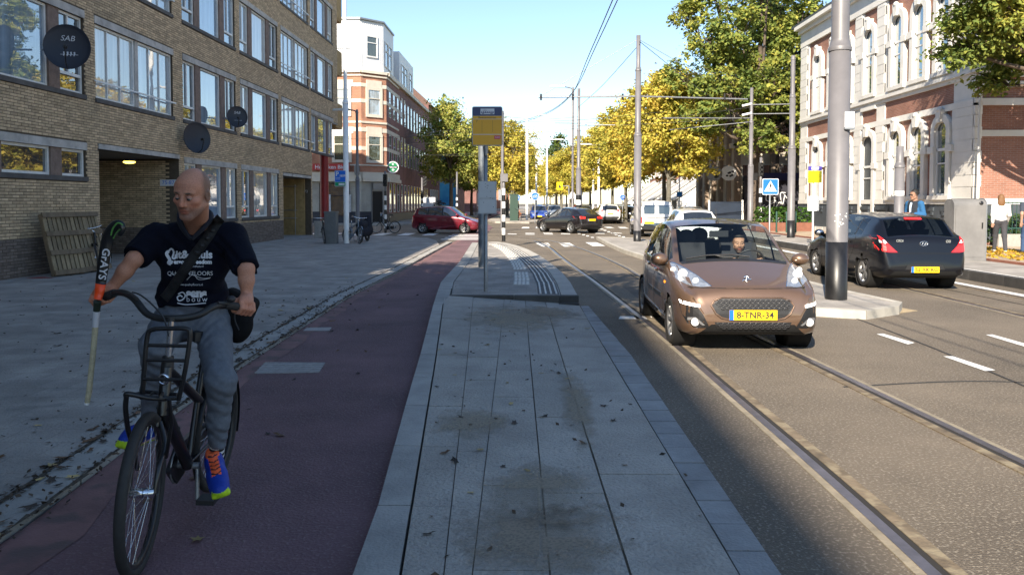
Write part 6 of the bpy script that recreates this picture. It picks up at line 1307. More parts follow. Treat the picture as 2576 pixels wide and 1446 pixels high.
    def cabin(c, ss=(1.55, 2.45), wheel=True, z0=.28, zdash=.86, sd=.82):
        L = c.L; S = c.S
        for k, s in enumerate(ss):
            for y in ((-.34, .34) if k == 0 else (-.38, 0, .38)):
                x = L/2-s; q = MB(); wd = .23 if k == 0 else .19
                q.prism([(x-.05, z0+.2), (x+.42, z0+.26), (x+.44, z0+.34), (x+.0, z0+.36), (x-.20, z0+.86), (x-.30, z0+.86)], y-wd, y+wd, Matrix(((1, 0, 0, 0), (0, 0, 1, 0), (0, 1, 0, 0), (0, 0, 0, 1)))); o = q.build('seat', M_SEAT, c.root, local=True); MB().ball((x-.27, y, z0+.93), (.06, .13, .11), 10, 7).build('headrest', M_SEAT, o, local=True)
        MB().box(L/2-sd-.42, L/2-sd-.02, -c.W/2*.84, c.W/2*.84, .5, zdash).build('dashboard', M_DASH, c.root, local=True)
        if wheel:
            x = L/2-sd-.52; y = .34; Mw = frame((x, y, zdash+.02), (0, 1, 0), (.42, 0, .9)); mb = MB(); mb.tube([Mw @ Vector((.18*math.cos(a), .18*math.sin(a), 0)) for a in np.linspace(0, 2*math.pi, 22)[:-1]], .014, 6, closed=True).obox(Mw @ Vector((0, -.02, .01)), Mw.to_3x3() @ Vector((.17, 0, 0)), Mw.to_3x3() @ Vector((0, .025, 0)), Mw.to_3x3() @ Vector((0, 0, .01))); mb.build('steering_wheel', M_BLACK, c.root, local=True)
        MB().obox((L/2-S['ws'][1]-.0, 0, S['H']-.2), (.02, 0, .004), (0, .12, 0), (0, 0, .04)).build('rear_view_mirror', M_TRIM, c.root, local=True)
    def seam(c, xs, zs, mirror=True, wd=.008, name='door_seam'):
        for x0, z0, x1, z1 in [(xs[i], zs[i], xs[i+1], zs[i+1]) for i in range(len(xs)-1)]:
            d = Vector((x1-x0, z1-z0)).normalized()*wd/2; n = (-d.y, d.x); c.patch(name, [(x0+n[0], z0+n[1]), (x1+n[0], z1+n[1]), (x1-n[0], z1-n[1]), (x0-n[0], z0-n[1])], 'L', M_UNDER, .002, .1, mirror, skirt=.004)
def hatch(L, W, H, hood=.93, cowl=.95, nose=.72, wsl=.72, rear=.42, deck=1.0, **k):
    """side outline of a hatchback: nose, bonnet, windscreen, roof, sloping tail"""
    b = k.pop('bh', .88); s2 = b+wsl
    d = dict(L=L, W=W, H=H, wb=L*.62, fo=L*.2, wr=.30, ws=(b, s2), rw=(L-rear, L-.09), k=.05,
        top=[(0, .50), (.03, nose-.08), (.10, nose), (.3, nose+.08), (b-.04, cowl), (b, cowl+.01), (s2, H-.06), (s2+.35, H), (L*.66, H-.01), (L-rear-.05, H-.09), (L-.09, deck), (L-.05, deck-.12), (L-.01, .62), (L, .52)],
        belt=[(0, .62), (b, cowl-.06), (L*.6, hood), (L-.3, hood+.05), (L, hood)],
        wid=[(0, .62), (.03, .74), (.10, .85), (.25, .94), (.5, .985), (L*.4, 1), (L-.8, .99), (L-.3, .95), (L-.08, .89), (L-.02, .82), (L, .76)],
        bot=[(0, .34), (.05, .24), (.2, .19), (L-.3, .21), (L-.05, .27), (L, .36)],
        rail=[(0, .72), (b-.1, .84), (b, .84), (s2, .70), (L*.6, .72), (L-rear, .69), (L-.1, .74), (L, .6)], sides=[(b+.16, L*.5), (L*.5+.09, L*.72), (L*.72+.05, L*.72+.3)])
    d.update(k); return d
# --- bronze hatchback in the foreground
PB = paint('bronze_metallic', (.16, .098, .063), .5, .36)
sp107 = hatch(3.43, 1.63, 1.47, hood=.93, cowl=.985, nose=.735, wsl=.74, rear=.40, deck=.95, bh=.86, wb=2.34, fo=.70, wr=.285, glass=M_CGLASS, glassr=M_CGLASS, spokes=8, lip=False,
    wid=[(0, .66), (.03, .77), (.08, .86), (.16, .915), (.32, .965), (.55, .99), (1.4, 1), (2.7, .99), (3.1, .95), (3.35, .88), (3.43, .76)], sides=[(1.02, 1.72), (1.80, 2.45), (2.50, 2.78)], rail=[(0, .72), (.76, .88), (.86, .88), (1.6, .765), (2.2, .775), (3.03, .75), (3.3, .78), (3.43, .6)])
P1 = Car('parked_car', 'bronze brown five door hatchback driving towards the camera on the tram lane', sp107, (2.50, 10.15, .004), R(-90.5), PB); P1.root.name = 'hatchback_car'
def polym(pl): return [(-y, z) for y, z in pl]
# the car's own frame: y is its left, the picture's right
P1.patch('headlight', [(.79, .955), (.70, .945), (.60, .895), (.51, .83), (.42, .742), (.53, .732), (.65, .742), (.745, .785), (.795, .855)], 'F', M_LAMP, .008, .05, True); P1.patch('headlight_rim', [(.79, .963), (.70, .953), (.60, .902), (.51, .836), (.41, .742), (.42, .742), (.51, .828), (.60, .892), (.70, .942), (.79, .952)], 'F', M_CHROME, .011, .05, True)
for y_, z_, r_ in ((.665, .845, .058), (.56, .785, .038), (.745, .88, .034)):
    for sg in (1, -1):
        p, n = P1.hit('F', sg*y_, z_); MB().lathe([(r_, .0), (r_*.9, .012), (r_*.4, .02), (0, .022)], frame(p+Vector((.005, 0, 0)), (0, 1, 0), (0, 0, 1)), 14).build('headlight_bulb', M_LENS, P1.root, local=True)
o = P1.patch('upper_grille', [(-.44, .545), (-.405, .59), (-.33, .622), (.33, .622), (.405, .59), (.44, .545), (.40, .47), (.34, .425), (.24, .40), (-.24, .40), (-.34, .425), (-.40, .47)], 'F', M_BLACK, .006)
def mesh_grille(c, par, y0, y1, z0, z1, nx, nz, inset=0):
    mb = MB()
    for j in range(nz):
        for i in range(nx):
            z = z0+(z1-z0)*(j+.5)/nz; y = y0+(y1-y0)*(i+.25+.5*(j % 2))/nx; k = inset*(z1-z)/(z1-z0)
            if abs(y) > max(abs(y0), abs(y1))-k: continue
            p, n = c.hit('F', y, z); mb.tube([p+Vector((.014, dy, dz)) for dy, dz in ((-.024, 0), (-.012, .011), (.012, .011), (.024, 0), (.012, -.011), (-.012, -.011))], .0035, 4, closed=True, sm=False)
    mb.build('grille_mesh', mat('grille_grey', (.045, .045, .048), .45), par, local=True)
mesh_grille(P1, o, -.40, .40, .50, .612, 14, 4, .02)
o = P1.patch('lower_grille', [(-.42, .365), (.42, .365), (.38, .285), (-.38, .285)], 'F', M_BLACK, .006); mesh_grille(P1, o, -.39, .39, .29, .36, 13, 3, .03)
MB().tube([P1.hit('F', y, z)[0]+Vector((.006, 0, 0)) for y, z in ((-.33, .635), (-.42, .60), (-.455, .545), (-.41, .46), (-.345, .41), (-.24, .388), (.24, .388), (.345, .41), (.41, .46), (.455, .545), (.42, .60), (.33, .635))], .008, 6, closed=True).build('grille_surround', PB, P1.root, local=True)
P1.patch('fog_lamp_pod', [(.765, .555), (.60, .53), (.545, .45), (.47, .30), (.60, .295), (.70, .34), (.75, .44)], 'F', M_TRIM, .006, .06, True)
P1.patch('daytime_light', [(.765, .585), (.575, .555), (.575, .525), (.755, .55)], 'F', mat('daytime_led', (.9, .9, .9), .2, emit=((1, .98, .95), 2.0)), .014, .06, True)
P1.patch('pod_trim', [(.70, .405), (.62, .415), (.52, .33), (.545, .325), (.63, .385), (.70, .375)], 'F', mat('trim_grey', (.17, .17, .175), .4), .010, .05, True)
for sg in (1, -1): p, n = P1.hit('F', sg*.625, .36); MB().lathe([(.045, 0), (.045, .012), (.03, .016), (0, .014)], frame(p+Vector((.006, 0, 0)), (0, 1, 0), (0, 0, 1)), 16).build('fog_lamp', M_LENS, P1.root, local=True)
P1.patch('bumper_lip', [(-.50, .225), (.50, .225), (.44, .17), (-.44, .17)], 'F', mat('lip_grey', (.22, .22, .23), .5), .002)
P1.plate('F', 0, .445, '8-TNR-34')
mb = MB(); Me = frame(P1.hit('F', 0, .80)[0]+Vector((.012, 0, .0)), (0, 1, 0), (-.35, 0, .94))                       # upright beast emblem
for pts, rad in ((((-.035, .035), (-.01, .05), (.012, .045), (.02, .03)), .009), (((.0, .04), (-.012, .0), (.005, -.03), (-.02, -.05)), .011), (((-.012, .0), (-.04, .01), (-.05, -.01)), .007), (((-.01, .02), (.035, .01), (.045, .02)), .007), (((.005, -.03), (.035, -.05)), .009), (((-.03, -.02), (-.05, -.045)), .006)): mb.tube([Me @ Vector((*p, 0)) for p in pts], rad, 5)
mb.build('emblem', M_CHROME, P1.root, local=True)
P1.seam((.86, .80, .02, -.02, .06, .80), (.95, .28, .28, .50, .88, .9)) if False else None
xs = lambda s: 3.43/2-s
P1.seam((xs(1.0), xs(1.04), xs(1.10)), (.90, .60, .27)); P1.seam((xs(1.76), xs(1.77)), (.90, .27)); P1.seam((xs(2.44), xs(2.40), xs(2.16)), (.92, .66, .40))
P1.patch('rub_strip', [(xs(1.15), .52), (xs(1.72), .52), (xs(1.72), .56), (xs(1.15), .56)], 'L', M_TRIM, .012, .2, True); P1.patch('rub_strip', [(xs(1.80), .52), (xs(2.2), .52), (xs(2.2), .56), (xs(1.80), .56)], 'L', M_TRIM, .012, .2, True)
P1.patch('door_handle', [(xs(1.58), .79), (xs(1.72), .80), (xs(1.72), .825), (xs(1.58), .82)], 'L', PB, .022, .2, True); P1.patch('door_handle', [(xs(2.25), .82), (xs(2.38), .83), (xs(2.38), .855), (xs(2.25), .85)], 'L', PB, .022, .2, True)
P1.patch('indicator', [(xs(.99), .70), (xs(.93), .70), (xs(.93), .73), (xs(.99), .73)], 'L', M_AMB, .008, .2, True)
P1.patch('scuttle', [(xs(.80), -.62), (xs(.87), -.64), (xs(.87), .64), (xs(.80), .62)], 'T', M_TRIM, .004, .1)
bl = [(-.60, .015), (.60, .015)]; sm_ = [P1.hit('F', y, 0.60) for y in (0,)]
yy_ = np.linspace(-.66, .66, 24); P1.patch('bonnet_seam', [(y, .728) for y in yy_]+[(y, .722) for y in yy_[::-1]], 'F', M_UNDER, .002, .2, skirt=.004)
def onws(c, y, t): s = c.S['ws'][0]+(c.S['ws'][1]-c.S['ws'][0])*t; r = c.bvh.ray_cast(Vector((c.L/2-s, y, 4)), Vector((0, 0, -1))); return r[0]+Vector((.012, 0, .012))
MB().tube([onws(P1, y, t) for y, t in ((-.56, .06), (-.3, .10), (0, .10), (.2, .05))], .011, 5).build('wiper', M_BLACK, P1.root, local=True); MB().tube([onws(P1, .0, .02), onws(P1, -.15, .05), onws(P1, -.2, .09)], .01, 5).build('wiper_arm', M_BLACK, P1.root, local=True)
MB().tube([onws(P1, 0, 1.12)-Vector((.03, 0, .02)), onws(P1, 0, 1.12)+Vector((-.10, 0, .16))], [.008, .004], 5).build('antenna', M_BLACK, P1.root, local=True); MB().ball(onws(P1, 0, 1.10)-Vector((.03, 0, .012)), (.05, .025, .025), 8, 6).build('antenna_base', M_BLACK, P1.root, local=True)
P1.mirrors(1.03, .985, PB); P1.cabin((1.72, 2.5), zdash=.90, sd=.86)
# --- dark hatchback seen from behind
PK_ = mat('midnight_black', (.004, .0045, .007), .3, coat=.45, spec=.3)
spi = hatch(4.24, 1.71, 1.49, hood=1.0, cowl=.98, nose=.72, wsl=.80, rear=.52, deck=1.05, bh=1.08, wb=2.56, fo=.88, wr=.315, glass=M_TGLASS, glassr=M_TGLASS, spokes=5, lip=False, sides=[(1.28, 2.12), (2.20, 2.98), (3.04, 3.32)],
    wid=[(0, .62), (.03, .74), (.10, .85), (.25, .94), (.5, .985), (1.6, 1), (3.4, 1), (3.85, .975), (4.08, .94), (4.18, .90), (4.22, .85), (4.24, .78)], rail=[(0, .72), (.98, .84), (1.08, .84), (1.88, .70), (2.6, .72), (3.6, .72), (3.9, .77), (4.14, .82), (4.24, .6)], bot=[(0, .34), (.05, .24), (.2, .19), (3.9, .22), (4.18, .28), (4.24, .38)],
    top=[(0, .50), (.03, .64), (.10, .72), (.3, .80), (1.04, .98), (1.08, .99), (1.88, 1.42), (2.2, 1.48), (2.9, 1.47), (3.6, 1.42), (3.72, 1.385), (4.02, 1.07), (4.12, 1.03), (4.17, .93), (4.19, .74), (4.235, .70), (4.24, .55)], belt=[(0, .62), (1.08, .92), (2.6, .99), (3.6, 1.06), (4.1, 1.03), (4.24, .7)])
spi['rw'] = (3.72, 4.04)
P2 = Car('hatchback_car', 'black five door hatchback with lit brake lights driving away on the right', spi, (7.55, 16.75, .004), R(89.6), PK_)
P2.patch('tail_light', [(.845, 1.20), (.80, 1.10), (.63, .86), (.50, .735), (.66, .735), (.80, .76), (.855, .9), (.87, 1.05)], 'B', M_RED, .010, .06, True)
P2.patch('brake_light', [(.835, 1.14), (.80, 1.08), (.73, .99), (.80, .985), (.855, 1.0)], 'B', M_BRAKE, .016, .06, True); P2.patch('reverse_light', [(.845, .975), (.72, .97), (.675, .91), (.84, .92)], 'B', M_LENS, .016, .06, True); P2.patch('brake_light', [(.82, .90), (.66, .89), (.53, .75), (.66, .75), (.80, .78)], 'B', M_BRAKE, .014, .06, True)
P2.patch('high_brake_light', [(-.16, 1.352), (.16, 1.352), (.16, 1.387), (-.16, 1.387)], 'B', M_BRAKE, .02, .1)
P2.patch('plate_recess', [(-.40, .33), (.40, .33), (.33, .50), (-.33, .50)], 'B', M_TRIM, .004, .1); P2.plate('B', 0, .41, '52-XR-RG')
yy_ = np.linspace(-.62, .62, 12); P2.patch('hatch_seam', [(y, .72) for y in yy_]+[(y, .712) for y in yy_[::-1]], 'B', M_UNDER, .003, .2, skirt=.004)
p, n = P2.hit('B', 0, .90); Me = frame(p+Vector((-.012, 0, 0)), (0, -1, 0), (0, 0, 1)); mb = MB(); mb.tube([Me @ Vector((.075*math.cos(a), .042*math.sin(a), 0)) for a in np.linspace(0, 6.283, 20)[:-1]], .006, 5, closed=True)
for pts in (((-.04, -.025), (-.012, .028)), ((.012, -.028), (.04, .025)), ((-.028, -.002), (.028, .002))): mb.tube([Me @ Vector((*q, .003)) for q in pts], .007, 5)
mb.build('emblem', M_CHROME, P2.root, local=True); mb = MB(); put_text(mb, 'i30', .075, frame(P2.hit('B', -.47, .94)[0]+Vector((-.012, 0, 0)), (0, -1, 0), (0, 0, 1)), bold=.003); put_text(mb, 'CRDi', .06, frame(P2.hit('B', .44, .95)[0]+Vector((-.012, 0, 0)), (0, -1, 0), (0, 0, 1)), bold=.003); mb.build('lettering', M_CHROME, P2.root, local=True)
xs = lambda s: 4.24/2-s
P2.seam((xs(1.2), xs(1.28), xs(1.34)), (.9, .6, .27)); P2.seam((xs(2.16), xs(2.16)), (.96, .27)); P2.seam((xs(3.10), xs(3.02), xs(2.72)), (1.0, .7, .4))
for s in (2.0, 2.9): P2.patch('door_handle', [(xs(s-.14), .84), (xs(s), .85), (xs(s), .88), (xs(s-.14), .87)], 'L', PK_, .022, .2, True)
P2.mirrors(1.28, 1.0, PK_); P2.cabin((2.05, 2.95), zdash=.92, sd=1.1)
MB().tube([(-1.62-.05, .0, 1.10), (-1.72, -.35, 1.10)], .012, 5).build('rear_wiper', M_BLACK, P2.root, local=True) if False else None
P2.patch('exhaust_shadow', [(-.5, .25), (.5, .25), (.5, .30), (-.5, .30)], 'B', M_TRIM, .003, .2, skirt=.004) if False else None
# --- the others
def tail(c, m=M_RED, z=(.78, 1.0), y=(.55, .82), lit=False): c.patch('tail_light', [(y[1], z[0]), (y[0], z[0]+.02), (y[0], z[1]-.04), (y[1], z[1])], 'B', M_BRAKE if lit else m, .012, .1, True)
def heads(c, z=(.62, .78), y=(.45, .80)): c.patch('headlight', [(y[1], z[0]+.04), (y[0], z[0]), (y[0]+.06, z[1]-.03), (y[1], z[1])], 'F', M_LAMP, .012, .1, True); c.patch('grille', [(-.35, z[0]), (.35, z[0]), (.33, z[1]-.06), (-.33, z[1]-.06)], 'F', M_TRIM, .008, .1); c.patch('lower_grille', [(-.55, .3), (.55, .3), (.5, .42), (-.5, .42)], 'F', M_TRIM, .008, .1)
spa = hatch(4.29, 1.77, 1.43, hood=.95, cowl=.93, nose=.68, wsl=.86, rear=.62, deck=1.0, bh=1.12, wb=2.58, fo=.86, wr=.325, spokes=5, lip=False, sides=[(1.32, 2.1), (2.18, 2.95), (3.0, 3.42)])
ca = Car('estate_car', 'dark brown black estate car crossing the junction seen from its left rear', spa, (2.35, 43.5, .004), math.atan2(.83, -.56), paint('dark_brown_black', (.012, .010, .011), .3, .3)); tail(ca, lit=True, z=(.80, .95), y=(.42, .84)); ca.plate('B', 0, .74, '31-ZB-KT' if False else ''); ca.mirrors(1.3, .96, MATS['dark_brown_black']); x_ = lambda s: 4.29/2-s; ca.seam((x_(2.14), x_(2.14)), (.93, .3)); ca.seam((x_(1.25), x_(1.32)), (.88, .3))
spd = hatch(3.8, 1.67, 1.5, hood=.98, cowl=.97, nose=.70, wsl=.62, rear=.22, deck=.98, bh=.98, wb=2.39, fo=.72, wr=.285, spokes=7, lip=False, sides=[(1.10, 1.95), (2.03, 2.78), (2.83, 3.38)])
PR_ = paint('dark_red_metallic', (.16, .008, .02), .3, .3)
cd = Car('hatchback_car', 'dark red five door car turning across the cycle path by the pub', spd, (-4.35, 42.4, .012), math.atan2(-.20, .98), PR_); heads(cd); tail(cd, z=(.70, 1.05), y=(.70, .82)); cd.mirrors(1.12, 1.0, PR_); x_ = lambda s: 3.8/2-s; cd.seam((x_(1.99), x_(1.99)), (.95, .28)); cd.seam((x_(1.05), x_(1.14)), (.9, .28)); cd.seam((x_(2.85), x_(2.6)), (.95, .45))
for s in (1.82, 2.7): cd.patch('door_handle', [(x_(s-.12), .82), (x_(s), .82), (x_(s), .85), (x_(s-.12), .85)], 'R', M_TRIM, .015, .2); 
spv = dict(L=4.11, W=1.72, H=1.80, wb=2.69, fo=.78, wr=.30, ws=(.88, 1.55), rw=(4.098, 4.109), sides=[(1.15, 1.95)], k=.03, clad=3, spokes=6, lip=False, crown=.06,
    top=[(0, .5), (.04, .74), (.12, .84), (.8, 1.02), (.88, 1.05), (1.55, 1.70), (1.95, 1.79), (3.3, 1.80), (3.95, 1.76), (4.02, 1.66), (4.06, 1.20), (4.09, .80), (4.11, .55)], belt=[(0, .66), (.88, .98), (4.11, 1.04)], wid=[(0, .66), (.05, .80), (.2, .93), (.6, .99), (1.2, 1), (3.9, 1), (4.02, .975), (4.08, .95), (4.11, .9)], bot=[(0, .34), (.1, .22), (3.9, .26), (4.11, .36)], rail=[(0, .7), (.88, .84), (1.6, .80), (3.9, .80), (4.03, .84), (4.11, .84)])
PW = paint('van_white', (.72, .72, .70), 0, .4)
cv = Car('delivery_van', 'white delivery van with two rear doors waiting beside the catenary pole', spv, (6.35, 39.6, .004), R(90), PW)
cv.patch('rear_door_window', [(.62, 1.12), (.10, 1.12), (.10, 1.55), (.56, 1.55), (.64, 1.45)], 'B', M_DARKW, .008, .1, True); cv.patch('door_seam', [(-.006, .5), (.006, .5), (.006, 1.62), (-.006, 1.62)], 'B', M_UNDER, .003, .2, skirt=.005); cv.patch('door_grip', [(-.6, .93), (.5, .93), (.5, .965), (-.6, .965)], 'B', M_TRIM, .008, .2); tail(cv, z=(.66, 1.02), y=(.72, .83)); cv.plate('B', .40, .70, ''); cv.patch('rear_bumper', [(-.80, .36), (.80, .36), (.80, .56), (-.80, .56)], 'B', M_TRIM, .02, .1); cv.mirrors(1.1, 1.1, M_TRIM)
PW2 = paint('pure_white', (.78, .78, .77), 0, .35)
spp = hatch(3.97, 1.73, 1.46, hood=.97, rear=.42, deck=1.0, bh=1.0, wb=2.54, fo=.8, wr=.30, spokes=5, lip=False)
cp = Car('hatchback_car', 'white hatchback standing behind the bronze car in the right hand lane', spp, (6.55, 31.2, .004), R(90), PW2, detail=False); tail(cp, z=(.85, 1.05), y=(.55, .8)); cp.plate('B', 0, .50, 'HZ-755-J'); cp.patch('high_brake_light', [(-.12, 1.395), (.12, 1.395), (.12, 1.415), (-.12, 1.415)], 'B', M_RED, .01, .2)
spq = hatch(4.33, 1.8, 1.6, hood=1.05, cowl=1.05, nose=.85, rear=.42, deck=1.12, bh=1.05, wr=.34, clad=3, spokes=5, lip=False)
cq = Car('suv_car', 'white crossover with dark lower bumper driving away beyond the junction', spq, (6.55, 62.5, .004), R(90), PW2, detail=False); tail(cq, z=(.98, 1.15), y=(.55, .86)); cq.plate('B', 0, .82, ''); cq.patch('rear_bumper', [(-.82, .34), (.82, .34), (.82, .60), (-.82, .60)], 'B', M_TRIM, .012, .15)
sg_ = hatch(4.15, 1.73, 1.44, lip=False, spokes=5)
cb_ = Car('hatchback_car', 'bright blue hatchback facing the camera behind the white street lamp', sg_, (1.15, 73.5, .004), R(-90), paint('bright_blue', (.015, .05, .30), .3), detail=False); heads(cb_); cb_.plate('F', 0, .42, '')
cs = Car('hatchback_car', 'silver car facing the camera behind the dark estate', sg_, (2.75, 77, .004), R(-90), paint('silver_metallic', (.42, .45, .46), .5), detail=False); heads(cs)
far_cars = [(1.3, 84, -90, 'grey car queueing behind the bright blue hatchback', (.16, .18, .2)), (2.9, 87, -90, 'pale grey car queueing behind the silver car', (.5, .52, .52)), (1.5, 95, -90, 'dark blue car further back in the left queue', (.03, .05, .1)), (3.1, 98, -90, 'white car further back in the oncoming lane', (.7, .7, .7)), (1.8, 108, -90, 'black car far back in the left queue', (.015, .015, .018)), (3.4, 112, -90, 'silver car far back in the oncoming lane', (.4, .42, .44)),
    (8.95, 70, 90, 'dark red tailed car parked under the second right hand tree', (.03, .02, .025)), (9.2, 61, 90, 'black car parked behind the white van', (.012, .012, .014)), (11.0, 51.5, -90, 'light grey car facing the camera under the yellow tree', (.34, .34, .32)), (9.9, 57, -90, 'dark blue grey car parked left of the light grey one', (.05, .07, .09)), (5.9, 80, 90, 'dark green car driving away ahead of the white crossover', (.03, .035, .03)), (7.6, 74.5, 90, 'olive grey car glimpsed behind the hedge', (.1, .1, .07)), (6.3, 95, 90, 'red car far ahead in the right lane', (.3, .02, .02))]
base_parts = {}
for i, (x, y, h, lab, c_) in enumerate(far_cars):
    nm = 'far_paint_%d' % i; c = Car('parked_car' if abs(x-9.9) < 1.3 else 'hatchback_car', lab, sg_, (x, y, .004 if x < 8.5 else .0), R(h), paint(nm, c_, .3), detail=False, group='cars queueing and parked in the far street')
    if h < 0: heads(c)
    else: tail(c, lit=i in (6, 10))
wv = Car('delivery_van', 'white van far away under the yellow trees on the right', spv, (10.9, 82, .0), R(90), PW, detail=False); tail(wv, z=(.66, 1.02), y=(.72, .83)); wv.patch('rear_door_window', [(.62, 1.12), (.10, 1.12), (.10, 1.55), (.6, 1.55)], 'B', M_DARKW, .008, .2, True)
# ================================================================== PEOPLE AND BICYCLES
def mat_attr(name, rough=.6, bump=0., bscale=40, spec=.4, sss=0.):
    m = bpy.data.materials.new(name); m.use_nodes = True; t = m.node_tree; N = t.nodes; L = t.links; b = N['Principled BSDF']; a = N.new('ShaderNodeAttribute'); a.attribute_name = 'col'
    n = N.new('ShaderNodeTexNoise'); n.inputs['Scale'].default_value = 35 if name != 'skin' else 170; n.inputs['Detail'].default_value = 6; tc = N.new('ShaderNodeTexCoord'); L.new(tc.outputs['Object'], n.inputs[0]); mr = N.new('ShaderNodeMapRange'); mr.inputs[1].default_value = .3; mr.inputs[2].default_value = .7; mr.inputs[3].default_value = .86; mr.inputs[4].default_value = 1.14; L.new(n.outputs[0], mr.inputs[0]); hs = N.new('ShaderNodeHueSaturation'); L.new(mr.outputs[0], hs.inputs['Value']); L.new(a.outputs['Color'], hs.inputs['Color']); L.new(hs.outputs[0], b.inputs['Base Color'])
    b.inputs['Roughness'].default_value = rough; b.inputs['Specular IOR Level'].default_value = spec
    if bump:
        n2 = N.new('ShaderNodeTexNoise'); n2.inputs['Scale'].default_value = bscale; n2.inputs['Detail'].default_value = 5; L.new(tc.outputs['Object'], n2.inputs[0]); bp = N.new('ShaderNodeBump'); bp.inputs['Strength'].default_value = bump; bp.inputs['Distance'].default_value = .01; L.new(n2.outputs[0], bp.inputs['Height']); L.new(bp.outputs[0], b.inputs['Normal'])
    return m
M_SKIN = mat_attr('skin', .55, .35, 240, .35); M_CLOTH = mat_attr('cloth', .92, .5, 26, .15); M_SHOE = mat_attr('shoe_fabric', .6, .1, 90); M_HAIR = mat_attr('hair_strands', .6, .5, 90)
class SDF:
    """blobs blended into one continuous skin"""
    def __init__(s): s.p = []
    def cone(s, a, b, ra, rb, k=.02, cut=None, op=0): s.p.append(('c', np.array(a, float), np.array(b, float), ra, rb, k, cut, op)); return s
    def chain(s, pts, rs, k=.02, op=0):
        for i in range(len(pts)-1): s.cone(pts[i], pts[i+1], rs[i], rs[i+1], k, None, op)
        return s
    def ell(s, c, r, k=.02, M=None, op=0, cut=None): s.p.append(('e', np.array(c, float), np.array(r, float), np.array(M if M is not None else np.eye(3), float), 0, k, cut, op)); return s
    def box(s, c, h, k=.02, M=None, op=0, rnd=.01): s.p.append(('b', np.array(c, float), np.array(h, float), np.array(M if M is not None else np.eye(3), float), rnd, k, None, op)); return s
    def mesh(s, name, vox, m, colour=None, parent=None, wrinkle=None, **kw):
        lo = np.full(3, 1e9); hi = -lo; bb = []
        for q in s.p:
            if q[0] == 'c': l = np.minimum(q[1]-q[3], q[2]-q[4]); h = np.maximum(q[1]+q[3], q[2]+q[4])
            else: R_ = float(np.max(q[2])) if q[0] == 'e' else float(np.linalg.norm(q[2]))+q[4]; l, h = q[1]-R_, q[1]+R_
            bb.append((l, h))
            if q[7] == 0: lo = np.minimum(lo, l); hi = np.maximum(hi, h)
        lo -= 3*vox; hi += 3*vox; n = np.ceil((hi-lo)/vox).astype(int)+1; f = np.full(n, .08, np.float32); ax = [lo[i]+vox*np.arange(n[i]) for i in range(3)]
        for q, (l, h) in zip(s.p, bb):
            k = q[5]; mg = k+2.5*vox; i0 = np.maximum(0, np.floor((l-mg-lo)/vox).astype(int)); i1 = np.minimum(n, np.ceil((h+mg-lo)/vox).astype(int)+1)
            if np.any(i1 <= i0): continue
            X, Y, Z = np.meshgrid(*[ax[i][i0[i]:i1[i]] for i in range(3)], indexing='ij', sparse=True)
            if q[0] == 'c':
                a, b = q[1], q[2]; d = b-a; L2 = max(float(d @ d), 1e-9); t = np.clip(((X-a[0])*d[0]+(Y-a[1])*d[1]+(Z-a[2])*d[2])/L2, 0, 1); D = np.sqrt((X-a[0]-t*d[0])**2+(Y-a[1]-t*d[1])**2+(Z-a[2]-t*d[2])**2)-(q[3]+t*(q[4]-q[3]))
            else:
                c, r, M = q[1], q[2], q[3]; u = [(X-c[0])*M[0][i]+(Y-c[1])*M[1][i]+(Z-c[2])*M[2][i] for i in range(3)]
                if q[0] == 'e': k0 = np.sqrt(sum((u[i]/r[i])**2 for i in range(3))); k1 = np.sqrt(sum((u[i]/r[i]**2)**2 for i in range(3))); D = k0*(k0-1)/np.maximum(k1, 1e-6)
                else: w_ = [np.abs(u[i])-r[i]+q[4] for i in range(3)]; D = np.sqrt(sum(np.maximum(v, 0)**2 for v in w_))+np.minimum(np.maximum(np.maximum(w_[0], w_[1]), w_[2]), 0)-q[4]
            if q[6] is not None: cp, cn = q[6]; D = np.maximum(D, (X-cp[0])*cn[0]+(Y-cp[1])*cn[1]+(Z-cp[2])*cn[2])
            sl = tuple(slice(i0[i], i1[i]) for i in range(3)); A = f[sl]; D = D.astype(np.float32)
            if q[7] == 0: hh = np.maximum(k-np.abs(A-D), 0)/max(k, 1e-6); f[sl] = np.minimum(A, D)-hh*hh*k*.25
            else: D = -D; hh = np.maximum(k-np.abs(A-D), 0)/max(k, 1e-6); f[sl] = np.maximum(A, D)+hh*hh*k*.25
        if wrinkle:
            X, Y, Z = np.meshgrid(*ax, indexing='ij', sparse=True); f += wrinkle(X, Y, Z).astype(np.float32)*(np.abs(f) < .03)
        V, Q = surface_nets(f, lo, vox)
        me = bpy.data.meshes.new(name); org = np.array(wloc(parent)) if parent is not None else np.zeros(3)
        me.vertices.add(len(V)); me.vertices.foreach_set('co', (V-org).astype(np.float32).ravel()); nq = len(Q); me.loops.add(4*nq); me.loops.foreach_set('vertex_index', Q.astype(np.int32).ravel()); me.polygons.add(nq); me.polygons.foreach_set('loop_start', np.arange(0, 4*nq, 4, dtype=np.int32)); me.polygons.foreach_set('loop_total', np.full(nq, 4, np.int32)); me.polygons.foreach_set('use_smooth', np.ones(nq, bool)); me.update(calc_edges=True); me.materials.append(m)
        if colour is not None:
            c = colour(V) if callable(colour) else np.tile(np.array(colour, float), (len(V), 1)); at = me.color_attributes.new('col', 'FLOAT_COLOR', 'POINT'); at.data.foreach_set('color', np.concatenate([c, np.ones((len(V), 1))], 1).astype(np.float32).ravel())
        o = link(name, me, parent, **kw); return o
